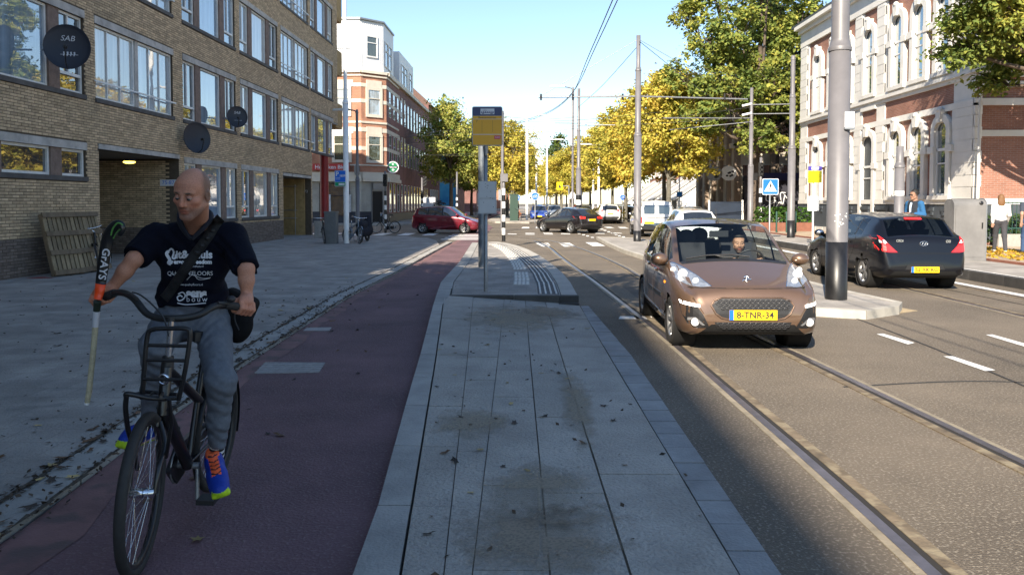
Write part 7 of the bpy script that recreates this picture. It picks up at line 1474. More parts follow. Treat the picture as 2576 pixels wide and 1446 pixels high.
def surface_nets(f, lo, vox):
    s = f < 0; nx, ny, nz = f.shape; c = s[:-1, :-1, :-1].astype(np.int8)
    tot = sum(s[a:nx-1+a, b:ny-1+b, d:nz-1+d].astype(np.int8) for a in (0, 1) for b in (0, 1) for d in (0, 1)); act = (tot > 0) & (tot < 8); I = np.argwhere(act); idx = np.full(act.shape, -1, np.int64); idx[act] = np.arange(len(I))
    acc = np.zeros((len(I), 3)); cnt = np.zeros(len(I)); cor = [(a, b, d) for a in (0, 1) for b in (0, 1) for d in (0, 1)]; vals = {q: f[I[:, 0]+q[0], I[:, 1]+q[1], I[:, 2]+q[2]] for q in cor}
    for p in cor:
        for a in range(3):
            if p[a] == 0:
                q = list(p); q[a] = 1; q = tuple(q); v0, v1 = vals[p], vals[q]; m = (v0 < 0) != (v1 < 0); t = np.where(m, v0/np.where(m, v0-v1, 1), 0); pos = np.tile(np.array(p, float), (len(I), 1)); pos[:, a] += t; acc += pos*m[:, None]; cnt += m
    V = lo+vox*(I+acc/np.maximum(cnt, 1)[:, None]); quads = []
    for a in range(3):
        b, d = (a+1) % 3, (a+2) % 3; sl0 = [slice(None)]*3; sl1 = [slice(None)]*3; sl0[a] = slice(0, -1); sl1[a] = slice(1, None); e = s[tuple(sl0)] != s[tuple(sl1)]; E = np.argwhere(e); ok = (E[:, b] > 0) & (E[:, d] > 0) & (E[:, b] < f.shape[b]-1) & (E[:, d] < f.shape[d]-1); E = E[ok]; fl = s[tuple(sl0)][E[:, 0], E[:, 1], E[:, 2]]
        def at(db, dd): C = E.copy(); C[:, b] -= db; C[:, d] -= dd; return idx[C[:, 0], C[:, 1], C[:, 2]]
        q = np.stack([at(1, 1), at(0, 1), at(0, 0), at(1, 0)], 1); q[~fl] = q[~fl][:, ::-1]; quads.append(q)
    return V, np.concatenate(quads)
def npv(v): return np.array(v, float)
def nrm(v): v = npv(v); return v/np.linalg.norm(v)
def smoothstep(x, a, b): t = np.clip((x-a)/(b-a), 0, 1); return t*t*(3-2*t)
class Head:
    """local axes: x = the person's left, y = out of the face, z = up"""
    def __init__(h, c, face, up=(0, 0, 1), s=1.):
        f = nrm(face); u = npv(up)-f*np.dot(up, f); u = nrm(u); l = np.cross(u, f); h.M = np.stack([l, f, u], 1); h.c = npv(c); h.s = s
    def w(h, p): return h.c+h.M @ (npv(p)*h.s)
    def loc(h, V): return (V-h.c) @ h.M/h.s
    def add(h, S, neck=None, rn=.058):
        s = h.s; E = lambda c, r, k=.02, op=0: S.ell(h.w(c), npv(r)*s, k*s, h.M, op)
        E((0, -.012, .036), (.076, .098, .092)); E((0, .034, -.040), (.061, .066, .074), .03); E((0, .055, .045), (.060, .036, .045), .03)
        for sg in (-1, 1):
            S.cone(h.w((sg*.058, .0, -.050)), h.w((sg*.018, .072, -.102)), .021*s, .020*s, .02*s); E((sg*.046, .064, -.022), (.022, .022, .018), .02)
            S.cone(h.w((sg*.012, .091, .022)), h.w((sg*.046, .078, .024)), .0105*s, .009*s, .012*s)
        E((0, .078, -.106), (.022, .018, .016), .02)
        for sg in (-1, 1): E((sg*.031, .100, .003), (.021, .017, .0125), .009, 1)
        S.cone(h.w((0, .093, .012)), h.w((0, .113, -.034)), .0085*s, .0125*s, .010*s)
        for sg in (-1, 1): E((sg*.013, .101, -.038), (.0085, .010, .008), .006); E((sg*.030, .0885, .003), (.0125, .012, .0095), .003)
        E((0, .094, -.064), (.026, .010, .0065), .008); E((0, .093, -.077), (.022, .010, .0065), .008); E((0, .106, -.0705), (.026, .009, .0022), .003, 1)
        for sg in (-1, 1): E((sg*.078, -.008, -.008), (.009, .021, .032), .008); E((sg*.086, .0, -.006), (.006, .011, .018), .004, 1)
        if neck is not None: S.cone(h.w((0, -.028, -.065)), neck, rn*s, rn*1.08, .03)
    def colour(h, V, skin, hair=None, beard=None, ruddy=.25, hairline=None):
        p = h.loc(V); c = np.tile(npv(skin), (len(V), 1)); n = len(V); near = np.exp(-(np.maximum(np.linalg.norm(p, axis=1)-.13, 0)/.03)**2)
        def mixin(col, w_): nonlocal c; w_ = np.clip(w_*near, 0, 1)[:, None]; c = c*(1-w_)+npv(col)*w_
        for sg in (-1, 1): mixin(npv(skin)*(1.0, .66, .58), ruddy*2*np.exp(-((p[:, 0]-sg*.042)**2+(p[:, 1]-.07)**2+(p[:, 2]+.03)**2)/.0006))
        mixin(npv(skin)*(1.02, .7, .62), ruddy*2*np.exp(-((p[:, 0])**2+(p[:, 1]-.112)**2+(p[:, 2]+.032)**2)/.0003))
        mixin(npv(skin)*(1, .85, .78), ruddy*np.exp(-((p[:, 1]-.06)**2+(p[:, 2]-.06)**2)/.002))
        if beard is not None:
            b = smoothstep(-p[:, 2], .045, .075)*smoothstep(p[:, 1], -.0, .03)+np.exp(-((p[:, 0]/.03)**2+((p[:, 1]-.1)/.03)**2+((p[:, 2]+.055)/.008)**2)); mixin(beard[0], np.clip(b, 0, 1)*beard[1])
        mixin(npv(skin)*(.85, .45, .42), np.exp(-((p[:, 0]/.024)**4+((p[:, 1]-.098)/.014)**2+((p[:, 2]+.0705)/.011)**2)))
        if hair is not None:
            col, amt, top = hair; m = smoothstep(.03-p[:, 1]+np.clip(p[:, 2], 0, 1)*.0, -.015, .03)*smoothstep(p[:, 2], -.06, -.01)*smoothstep(np.abs(p[:, 0])+np.maximum(0, -p[:, 1])*.9, .052, .075)
            if top: m = np.maximum(m, smoothstep(p[:, 2]-p[:, 1]*.35, .035, .06))
            mixin(col, m*amt)
        for sg in (-1, 1):
            mixin((.10, .06, .04), .85*np.exp(-(((p[:, 0]-sg*.031)/.019)**4+((p[:, 2]-.024+.12*(np.abs(p[:, 0])-.03)**1)/.0055)**2))*(p[:, 1] > .055))
            mixin(npv(skin)*(.55, .38, .35), .75*np.exp(-(((p[:, 0]-sg*.031)/.016)**4+((p[:, 2]+.0035)/.0042)**2))*(p[:, 1] > .06)); mixin((.42, .40, .38), .8*np.exp(-(((p[:, 0]-sg*.031)/.0125)**4+((p[:, 2]+.0015)/.0036)**2))*(p[:, 1] > .06)); mixin((.012, .01, .009), np.exp(-(((p[:, 0]-sg*.030)/.0058)**4+((p[:, 2]+.0012)/.0045)**4))*(p[:, 1] > .06)); mixin((.05, .03, .022), .9*np.exp(-(((p[:, 0]-sg*.031)/.0145)**4+((p[:, 2]-.0035)/.0020)**2))*(p[:, 1] > .06))
        mixin(npv(skin)*.35, np.exp(-((p[:, 0]/.022)**4+((p[:, 1]-.098)/.02)**2+((p[:, 2]+.0705)/.0022)**2)))  # dark line paints the shade between the lips
        mixin(npv(skin)*(.6, .45, .4), .45*np.exp(-(((np.abs(p[:, 0])-(.024+(-.035-p[:, 2])*.45))/.004)**2))*(p[:, 2] < -.03)*(p[:, 2] > -.075)*(p[:, 1] > .05))  # shade of the nose-to-mouth folds painted as darker skin
        for zz in (.055, .068): mixin(npv(skin)*(.7, .55, .5), .4*np.exp(-((p[:, 2]-zz-.12*p[:, 0]**2)/.0022)**2)*(np.abs(p[:, 0]) < .04)*(p[:, 1] > .04))  # forehead furrows: crease shade painted as thin darker lines
        return c
def grip_hand(S, wrist, c, g, front, k=.003, s=1., thumb=1):
    """fingers curled round a bar at c running along g; front = direction the knuckles face"""
    g = nrm(g); fr = npv(front)-g*np.dot(front, g); fr = nrm(fr); up = np.cross(g, fr); up = up if up[2] > 0 else -up; c = npv(c); rad = .030*s
    at = lambda a, off, r=rad: c+g*off+r*(math.cos(R(a))*fr+math.sin(R(a))*up)
    S.chain([wrist, c*.35+npv(wrist)*.65+up*.004, at(118, 0, .036*s)], [.026*s, .031*s, .030*s], .02)
    S.ell(at(95, .0, .033*s), (.040*s, .030*s, .022*s), .012, np.stack([g, fr, up], 1))
    for i, off in enumerate((-.0355, -.0118, .0118, .0345)):
        l = (.9, 1., .98, .82)[i]; S.chain([at(72, off*s), at(14, off*s, .033*s), at(14-62*l, off*1.02*s, .032*s), at(14-112*l, off*s, .028*s)], [.0125*s, .0112*s, .0098*s, .0085*s], k)
    S.chain([at(150, thumb*.030*s, .034*s), at(205, thumb*.045*s, .031*s), at(262, thumb*.040*s, .029*s)], [.0135*s, .0115*s, .0095*s], k)
def open_hand(S, wrist, d, side, s=1.):
    d = nrm(d); sd_ = nrm(npv(side)-d*np.dot(side, d)); nn = np.cross(d, sd_); w_ = npv(wrist); S.cone(w_, w_+d*.03*s, .025*s, .028*s, .02); S.ell(w_+d*.06*s, (.040*s, .020*s, .048*s), .012, np.stack([sd_, nn, d], 1))
    for i in range(4): o = (-.030, -.010, .010, .029)[i]*s; l = (.9, 1.05, 1., .8)[i]*s; b0 = w_+d*.095*s+sd_*o; S.chain([b0, b0+d*.034*l+nn*.006, b0+d*.062*l+nn*.020*s], [.0105*s, .0095*s, .008*s], .005)
    b0 = w_+d*.035*s-sd_*.03*s; S.chain([b0, b0+d*.03*s-sd_*.025*s+nn*.01, b0+d*.058*s-sd_*.03*s+nn*.018], [.0125*s, .011*s, .009*s], .006)

# ------------------------------------------------------------------ bicycle builder
def bicycle(name, label, loc, rotz, lean=0., steer=0., r=.35, wb=1.06, m=M_BLKP, group=None, tyre=.022, bars=True, hero=False, chrome=True):
    t = thing(name, label, 'bicycle', loc, 0, group, rot=(R(lean), 0, rotz)); fx = wb; bb = (.44*wb, 0, .29); ht, hb = Vector((wb*.755, 0, .93)), Vector((wb*.81, 0, .66))
    fr = MB(); fr.tube([ht, hb], .024, 10).tube([hb+(ht-hb)*.15, bb], .024 if not hero else .031, 10).tube([ht-(ht-hb)*.22, (wb*.31, 0, .60)], .018 if not hero else .024, 10).tube([bb, (wb*.26, 0, .84)], .017, 8)
    for sg in (-1, 1): fr.tube([bb, (.1, sg*.05, r+.0), (0, sg*.06, r)], .010, 6).tube([(wb*.30, 0, .70), (0, sg*.06, r)], .008, 6)
    fr.build('frame', m, t, local=True)
    Ms = Matrix.Translation((fx, 0, 0)) @ Matrix.Rotation(R(steer), 4, 'Z') @ Matrix.Translation((-fx, 0, 0)); t['k'] = 0; del t['k']
    fk = MB(); fk.tube([Ms @ Vector((hb.x, .0, hb.z-.01)), Ms @ Vector((hb.x+.012, 0, hb.z-.05))], .026, 10)
    for sg in (-1, 1): fk.tube(catmull([Ms @ Vector((hb.x+.008, sg*.02, hb.z-.03)), Ms @ Vector((hb.x+.06, sg*.058, hb.z-.12)), Ms @ Vector((fx-.03, sg*.058, r+.10)), Ms @ Vector((fx, sg*.055, r))], 4), .013, 7)
    fk.build('fork', m, t, local=True)
    for cx, M in ((0, Matrix()), (fx, Ms)):
        Mw = M @ Matrix(((1, 0, 0, cx), (0, 0, -1, 0), (0, 1, 0, r), (0, 0, 0, 1)))
        n = 40 if hero else 24; ty = MB(); ty.tube([Mw @ Vector(((r-tyre)*math.cos(a), (r-tyre)*math.sin(a), 0)) for a in np.linspace(0, 2*math.pi, n+1)[:-1]], tyre, 10 if hero else 6, closed=True); o = ty.build('wheel', M_RUBBER, t, local=True)
        rm = MB(); rm.lathe([(r-2*tyre+.004, -.012), (r-2*tyre-.014, -.010), (r-2*tyre-.018, 0), (r-2*tyre-.014, .010), (r-2*tyre+.004, .012)], Mw, n); rm.build('rim', M_BLKP if hero else M_GALV, o, local=True)
        sp = MB(); ns = 32 if hero else 14
        for k in range(ns): a = 2*math.pi*k/ns; b_ = a+(.35 if k % 4 < 2 else -.35); sg = 1 if k % 2 else -1; sp.tube([Mw @ Vector((.022*math.cos(b_), .022*math.sin(b_), sg*.03)), Mw @ Vector(((r-2*tyre-.014)*math.cos(a), (r-2*tyre-.014)*math.sin(a), 0))], .0013 if hero else .002, 4, cap=False)
        sp.build('spokes', M_CHROME, o, local=True); MB().lathe([(0, -.052), (.022 if hero else .018, -.05), (.022 if hero else .018, .05), (0, .052)], Mw, 12).build('hub', M_CHROME, o, local=True)
        if hero:
            rs = MB(); rr = r-2*tyre+.020
            for sg in (-1, 1): rs.lathe([(rr, sg*.0195), (rr+.007, sg*.0215)], Mw, 48)
            rs.build('reflective_band', mat('reflective_white', (.7, .7, .7), .4), o, local=True)
        mg = MB(); a0, a1 = (R(20), R(200)) if cx == 0 else (R(40), R(150)); vs = []
        for i in range(15): a = a0+(a1-a0)*i/14; vs += [Mw @ Vector(((r+.018)*math.cos(a), (r+.018)*math.sin(a), z)) for z in (-.026, 0, .026)] if not hero else [Mw @ Vector(((r+.014+(.006 if z == 0 else 0))*math.cos(a), (r+.014+(.006 if z == 0 else 0))*math.sin(a), z)) for z in (-.026, 0, .026)]
        mg.add(vs, [(3*i+j, 3*i+j+1, 3*i+j+4, 3*i+j+3) for i in range(14) for j in (0, 1)], 0, True)
        if not (hero and cx > 0): mg.build('mudguard', m, t, local=True)
    sx = wb*.24; MB().tube([(wb*.26, 0, .82), (sx, 0, .94)], .013, 8).build('seat_post', M_CHROME, t, local=True)
    sd_ = MB(); sd_.prism([(-.13, -.085), (-.05, -.09), (.04, -.035), (.15, -.02), (.17, 0), (.15, .02), (.04, .035), (-.05, .09), (-.13, .085), (-.15, 0)], .935, .985, Matrix.Translation((sx, 0, 0))); sd_.build('saddle', M_BLACK, t, local=True)
    ck = MB(); ck.lathe([(.09, -.004), (.095, 0), (.09, .004), (0, .004)], Matrix(((1, 0, 0, bb[0]), (0, 0, -1, -.055), (0, 1, 0, bb[2]), (0, 0, 0, 1))), 20); a = R(-80); d = Vector((math.cos(a), 0, math.sin(a)))*.17
    ck.tube([Vector(bb)+Vector((0, .05, 0)), Vector(bb)+Vector((0, .065, 0))+d], .011, 6).tube([Vector(bb)+Vector((0, -.05, 0)), Vector(bb)+Vector((0, -.065, 0))-d], .011, 6).tube([Vector(bb)-Vector((0, .06, 0)), Vector(bb)+Vector((0, .06, 0))], .018, 8); c_ = ck.build('crankset', M_GALV, t, local=True)
    for sg in (1, -1): p = Vector(bb)+Vector((0, sg*.12, 0))+d*sg; MB().box(p.x-.05, p.x+.05, p.y-.045, p.y+.045, p.z-.012, p.z+.012).build('pedal', M_BLACK, c_, local=True)
    MB().prism([(-.05, r-.06), (bb[0], bb[2]-.10), (bb[0]+.11, bb[2]), (bb[0], bb[2]+.10), (-.04, r+.05)], -.075, -.05, Matrix(((1, 0, 0, 0), (0, 0, 1, 0), (0, 1, 0, 0), (0, 0, 0, 1)))).build('chain_case', m, t, local=True)
    if bars:
        hbv = MB(); hbv.tube(catmull([Ms @ Vector(p) for p in ((ht.x-.18, -.29, 1.05), (ht.x-.03, -.28, 1.07), (ht.x+.04, -.12, 1.03), (ht.x+.04, .12, 1.03), (ht.x-.03, .28, 1.07), (ht.x-.18, .29, 1.05))], 4), .012, 7).tube([ht, Ms @ Vector((ht.x+.035, 0, 1.03))], .014, 7); h_ = hbv.build('handlebar', M_CHROME if chrome else M_BLACK, t, local=True)
        for sg in (-1, 1): MB().tube([Ms @ Vector((ht.x-.19, sg*.29, 1.048)), Ms @ Vector((ht.x-.08, sg*.287, 1.062))], .018, 8).build('grip', M_BLACK, h_, local=True)
    return t
# ------------------------------------------------------------------ the cyclist's bicycle
Fc = G(350, 1443); bdir = Vector((-.075, 1, 0)).normalized(); WB = 1.02; Rc = Fc+bdir*WB; Rc.z = .012
rz_ = math.atan2(-bdir.y, -bdir.x)
HB = bicycle('transport_bicycle', 'black transport bicycle with a front carrier ridden by the man in the navy shirt', Rc, rz_, -3.2, 8., .360, WB, mat('frame_black', (.009, .009, .010), .38, coat=.3), None, .023, bars=False, hero=True)
bpy.context.view_layer.update(); Wi = HB.matrix_world.inverted(); Lb = lambda pts: [Wi @ Vector(p) for p in pts]
bar = [P(240, 757, 3.80), P(262, 746, 3.78), P(288, 737, 3.72), P(312, 737, 3.66), P(338, 752, 3.60), P(366, 786, 3.56), P(395, 799, 3.54), P(430, 801, 3.53), P(470, 799, 3.545), P(505, 790, 3.57), P(535, 772, 3.64), P(565, 766, 3.72), P(598, 769, 3.80), P(628, 776, 3.85)]
h_ = MB().tube(Lb(catmull(bar, 3)), .0165, 10).build('handlebar', mat('bar_black', (.013, .013, .013), .55), HB, local=True)
for a, b in ((bar[0], bar[2]), (bar[13], bar[11])): MB().tube(Lb([a, b]), .021, 10).build('grip', M_RUBBER, h_, local=True)
MB().tube(Lb([P(296, 735, 3.68), P(330, 742, 3.60), P(345, 752, 3.55)]), .008, 6).tube(Lb([P(575, 764, 3.72), P(548, 762, 3.66)]), .008, 6).build('brake_lever', M_BLACK, h_, local=True)
MB().tube(Lb(catmull([P(333, 735, 3.62), P(355, 743, 3.56), P(385, 768, 3.5), P(412, 800, 3.48), P(425, 845, 3.46)], 5)), .004, 5).build('brake_cable', M_BLACK, h_, local=True)
MB().ball(Wi @ P(582, 752, 3.72), (.022, .022, .018), 10, 6).build('bell', M_BLACK, h_, local=True)
st_ = MB().tube(Lb([P(431, 806, 3.53), P(423, 905, 3.53)]), .014, 10).build('stem', M_CHROME, HB, local=True); MB().tube(Lb([P(423, 895, 3.53), P(421, 925, 3.53)]), [.024, .030], 10).build('headset', M_BLACK, HB, local=True); MB().tube(Lb([P(431, 806, 3.53), P(431, 796, 3.53)]), .026, 10).build('stem_clamp', M_BLACK, HB, local=True)
# carrier in front of the head tube
ck = MB(); yr = 3.36; ck.tube(Lb(catmull([P(357, 1003, yr+.02), P(364, 920, yr), P(371, 845, yr), P(384, 829, yr), P(425, 826, yr), P(468, 827, yr), P(478, 842, yr), P(466, 930, yr), P(449, 1006, yr+.02)], 4)), .0105, 7)
for y_, xa, xb in ((868, 369, 474), (905, 366, 470), (953, 362, 460)): ck.tube(Lb([P(xa, y_, yr), P(xb, y_+2, yr)]), .008, 6)
ck.build('carrier_back', M_BLKP, HB, local=True)
ck = MB(); ck.tube(Lb(catmull([P(449, 1000, 3.42), P(385, 1002, 3.34), P(322, 990, 3.30), P(318, 1000, 3.31), P(316, 1030, 3.33), P(322, 1080, 3.40), P(335, 1125, 3.46), P(345, 1180, 3.5)], 4)), .0115, 7).tube(Lb([P(330, 994, 3.32), P(368, 985, 3.50), P(445, 992, 3.48)]), .009, 6).tube(Lb([P(425, 1004, 3.36), P(432, 1060, 3.42), P(418, 1150, 3.5)]), .009, 6)
for k in range(3): ck.tube(Lb([P(345+30*k, 998, 3.33), P(362+24*k, 986, 3.47)]), .007, 6)
ck.build('carrier_platform', M_BLKP, HB, local=True)
MB().lathe([(.020, 0), (.026, .003), (.026, .008), (.020, .010)], Wi @ frame(P(413, 953, 3.40), (1, 0, 0), (0, 0, 1)), 20).build('badge_ring', M_CHROME, HB, local=True); mb = MB(); q = Wi @ frame(P(413, 953, 3.395), (1, 0, 0), (0, 0, 1)); mb.box(-.004, .004, -.013, .013, 0, .004).box(-.012, .012, -.003, .003, 0, .004); MB().add([q @ Vector(v) for v in mb.v], mb.f).build('badge', M_CHROME, HB, local=True)
MB().tube(Lb([P(419, 925, 3.50), P(412, 1010, 3.46)]), .026, 12).build('head_tube', MATS['frame_black'], HB, local=True)
# ------------------------------------------------------------------ the cyclist
SK = (.47, .225, .145); NAVY = (.0035, .0045, .011); JOG = (.125, .14, .165)
ro = thing('person', 'balding man in a navy team shirt and grey joggers riding towards the camera', 'person', P(480, 1000, 4.05)); 
shR, shL = npv(P(392, 596, 4.02)), npv(P(586, 594, 4.06)); elR, elL = npv(P(338, 652, 3.86)), npv(P(619, 676, 3.90)); wrR, wrL = npv(P(279, 727, 3.84)), npv(P(621, 748, 3.90))
hip = npv(P(484, 800, 4.20)); hR, hL = npv(P(432, 812, 4.18)), npv(P(533, 812, 4.20)); knR, knL = npv(P(392, 868, 3.80)), npv(P(555, 958, 3.90)); anR, anL = npv(P(378, 1068, 3.98)), npv(P(545, 1132, 4.02)); neckB = npv(P(491, 572, 4.02)); chest = npv(P(490, 650, 4.08)); waist = npv(P(487, 740, 4.16))
hd_ = Head(P(485, 487, 3.76), (-.12, -.96, -.25), (.06, -.2, 1), .96)
S = SDF(); hd_.add(S, neckB, .060)
S.cone(neckB, (shL+shR)/2+npv((0, .02, -.06)), .062, .09, .05); S.ell(chest, (.15, .095, .19), .05); S.ell(waist, (.135, .09, .13), .05); S.ell(hip, (.15, .11, .11), .05)
for sh, el, wr in ((shR, elR, wrR), (shL, elL, wrL)): S.cone(sh, el, .050, .040, .03); S.cone(el, el*.6+wr*.4, .040, .038, .02); S.cone(el*.6+wr*.4, wr, .038, .0245, .02)
for h0, kn, an in ((hR, knR, anR), (hL, knL, anL)): S.cone(h0, kn, .078, .05, .04); S.cone(kn, an, .048, .034, .03)
gR, gL = npv(P(256, 749, 3.785)), npv(P(612, 773, 3.83)); grip_hand(S, wrR, gR, npv(bar[2]-bar[0]), (-.25, -1, -.15), s=1.04, thumb=1); grip_hand(S, wrL, gL, npv(bar[11]-bar[13]), (.15, -1, -.1), s=1.04, thumb=1)
def bodycol(V):
    c = hd_.colour(V, SK, ((.11, .07, .05), .75, False), ((.17, .10, .075), .75), .42); a = np.minimum(np.linalg.norm(V-gR, axis=1), np.linalg.norm(V-gL, axis=1)); c = c*(1+.0*a[:, None]); k = np.exp(-(a/.06)**2)[:, None]; c = c*(1-k)+c*npv((1.05, .88, .86))*k; return c
bo = S.mesh('body', .0047, M_SKIN, bodycol, ro)
M_EYEW = mat('eye_white', (.34, .31, .29), .35); M_IRIS = mat('eye_iris', (.03, .035, .04), .2); M_BROW = mat('brow_hair', (.07, .045, .03), .9, .3, 300); M_LID = mat('eyelid_skin', (.34, .16, .11), .6)
for sg in (-1, 1):
    ec = hd_.w((sg*.031, .0897, .0012)); er = .0118*hd_.s; e_ = MB().ball(ec, er, 14, 10).build('eye', M_EYEW, ro); MB().ball(ec+hd_.M @ npv((0, .0046, -.0058)), er*.72, 12, 8).build('iris', M_IRIS, e_)
    Mh = Matrix([list(r) for r in hd_.M]); lid = MB(); lid.ball((0, 0, 0), er*1.12, 16, 12); kp = [f for f in lid.f if sum(lid.v[i][2] for i in f)/len(f) > -.0004]; l2 = MB(); l2.add([Vector(ec)+Mh @ Vector(v) for v in lid.v], kp, 0, True); l2.build('eyelid', M_LID, ro)
    MB().tube([hd_.w((sg*x, y, z)) for x, y, z in ((.012, .0965, .0195), (.022, .0975, .0225), (.034, .0935, .0245), (.047, .080, .0215))], [.0026, .0036, .0034, .0016], 6).build('eyebrow', M_BROW, ro)
# shirt
hemR = (elR*.93+shR*.07, nrm(elR-shR)); hemL = (elL*1.0+shL*.0, nrm(elL-shL)); T = SDF(); top = (shL+shR)/2
T.ell(chest+npv((0, .0, .01)), (.197, .122, .20), .06); T.ell(waist+npv((0, -.01, -.01)), (.196, .125, .155), .06, cut=(npv(P(485, 768, 4.0)), npv((0, -.25, -1)))); T.cone(shR+npv((.02, 0, -.01)), shL+npv((-.02, 0, -.01)), .075, .075, .06); T.cone(neckB+npv((0, .02, -.02)), top, .085, .10, .05)
for sh, el, hm in ((shR, elR, hemR), (shL, elL, hemL)): T.cone(sh+npv((0, 0, -.005)), sh+(el-sh)*1.4, .071, .069, .05, cut=hm)
T.cone(neckB+npv((0, .0, .06)), neckB+npv((0, .01, -.03)), .068, .066, .006, op=1); vb = npv(P(481, 600, 3.84)); T.cone(npv(P(474, 560, 3.78)), vb+npv((0, .05, .01)), .055, .004, .006, op=1); T.cone(npv(P(500, 560, 3.80)), vb+npv((0, .05, .01)), .045, .004, .006, op=1)
wr_ = lambda X, Y, Z: .0032*np.sin(38*X+22*Z+9*np.sin(11*Z+6*X))+.003*np.sin(55*Z-30*X+5*np.sin(17*X))
so = T.mesh('polo_shirt', .0065, M_CLOTH, NAVY, ro, wr_)
dg = bpy.context.evaluated_depsgraph_get(); me = so.data; so_b = BVHTree.FromPolygons([Vector(v.co)+Vector(wloc(ro)) for v in me.vertices], [tuple(p.vertices) for p in me.polygons])
def onshirt(px, py, off=.004):
    o = Vector((0, 0, HC)); d = (P(px, py, 3.8)-o).normalized(); r = so_b.ray_cast(o, d); return (r[0] if r[0] is not None else P(px, py, 3.96))-d*off
mb = MB()
for loop in ([P(481, 602, 3.84), P(462, 578, 3.86), P(452, 552, 3.93), P(458, 533, 4.03), P(490, 524, 4.09), P(522, 533, 4.06), P(530, 548, 3.98), P(513, 572, 3.89), P(482, 602, 3.84)],):
    pts = catmull(loop, 5); mb.tube(pts, [.010+.008*math.sin(math.pi*i/(len(pts)-1)) for i in range(len(pts))], 8)
mb.build('collar', mat('navy_cloth', NAVY, .9), ro)
# print on the shirt
M_SPR = mat('shirt_print', (.62, .65, .70), .7, .15, 60)
def shirt_text(mb, txt, px, py, wpx, size, **kw):
    vs, fs = text_mb(txt, size, depth=0, **kw); k = wpx/max(1e-6, max(v.x for v in vs)-min(v.x for v in vs)); mb.add([onshirt(px+v.x*k, py-v.y*k) for v in vs], fs)
mb = MB(); shirt_text(mb, 'it& thuis', 488, 641, 92, .1, bold=.004); shirt_text(mb, 'ersonal freedom', 485, 659, 96, .05, bold=.003); shirt_text(mb, 'www.uitenthuis.nl', 484, 670, 56, .05); shirt_text(mb, 'QUALITYFLOORS', 478, 688, 114, .06); shirt_text(mb, 'www.qualityfloors.nl', 478, 716, 64, .05); shirt_text(mb, 'sens', 494, 738, 52, .08, bold=.005); shirt_text(mb, 'bouw', 495, 753, 52, .05, space=1.4)
def stroke(pts, w_):
    pts = [Vector((x, y, 0)) for x, y in pts]; pts = catmull(pts, 5); vs = []
    for i, p in enumerate(pts): d = (pts[min(i+1, len(pts)-1)]-pts[max(i-1, 0)]).normalized(); n = Vector((-d.y, d.x, 0))*w_/2; vs += [onshirt(p.x+n.x, p.y+n.y), onshirt(p.x-n.x, p.y-n.y)]
    mb.add(vs, [(2*i, 2*i+1, 2*i+3, 2*i+2) for i in range(len(pts)-1)])
stroke([(424, 632), (419, 638), (423, 646), (427, 654), (424, 661), (430, 664)], 8); stroke([(424, 632), (431, 626), (437, 634), (434, 648), (440, 650), (442, 640)], 4.5); stroke([(430, 664), (434, 656)], 5)
stroke([(432, 690), (455, 684), (480, 690), (510, 700), (530, 698)], 1.2); stroke([(436, 702), (462, 690), (475, 684)], 1.2); stroke([(470, 704), (486, 690), (500, 703), (528, 700)], 1.2)
stroke([(448, 740), (459, 735), (466, 743), (460, 753), (450, 756), (446, 748), (453, 743), (459, 747)], 3.2); stroke([(446, 762), (470, 766), (518, 762)], 2.5)
mb.build('shirt_print', M_SPR, ro)
# joggers
T = SDF(); T.ell(hip+npv((0, .02, 0)), (.172, .135, .125), .06); T.ell(waist+npv((0, .01, -.05)), (.158, .12, .10), .05)
for h0, kn, an in ((hR, knR, anR), (hL, knL, anL)):
    cutp = (an*.92+kn*.08, nrm(an-kn)); T.cone(h0, kn, .103, .070, .06); T.cone(kn, an*.55+kn*.45, .069, .056, .05); T.cone(an*.55+kn*.45, kn+(an-kn)*1.1, .056, .040, .03, cut=cutp)
wj = lambda X, Y, Z: .0026*np.sin(46*Z+26*X+5*np.sin(14*X+8*Z))+.0022*np.sin(95*Z-34*X+6*np.sin(20*X))
T.mesh('joggers', .0075, M_CLOTH, lambda V: np.tile(npv(JOG), (len(V), 1)), ro, wj)
dr = MB(); dr.tube(catmull([onshirt(590, 760)+Vector((0, .03, 0)), P(590, 800, 4.02), P(601, 830, 4.0)], 4), .004, 5); dr.build('drawstring', mat('cord_dark', (.02, .02, .025), .8), ro)
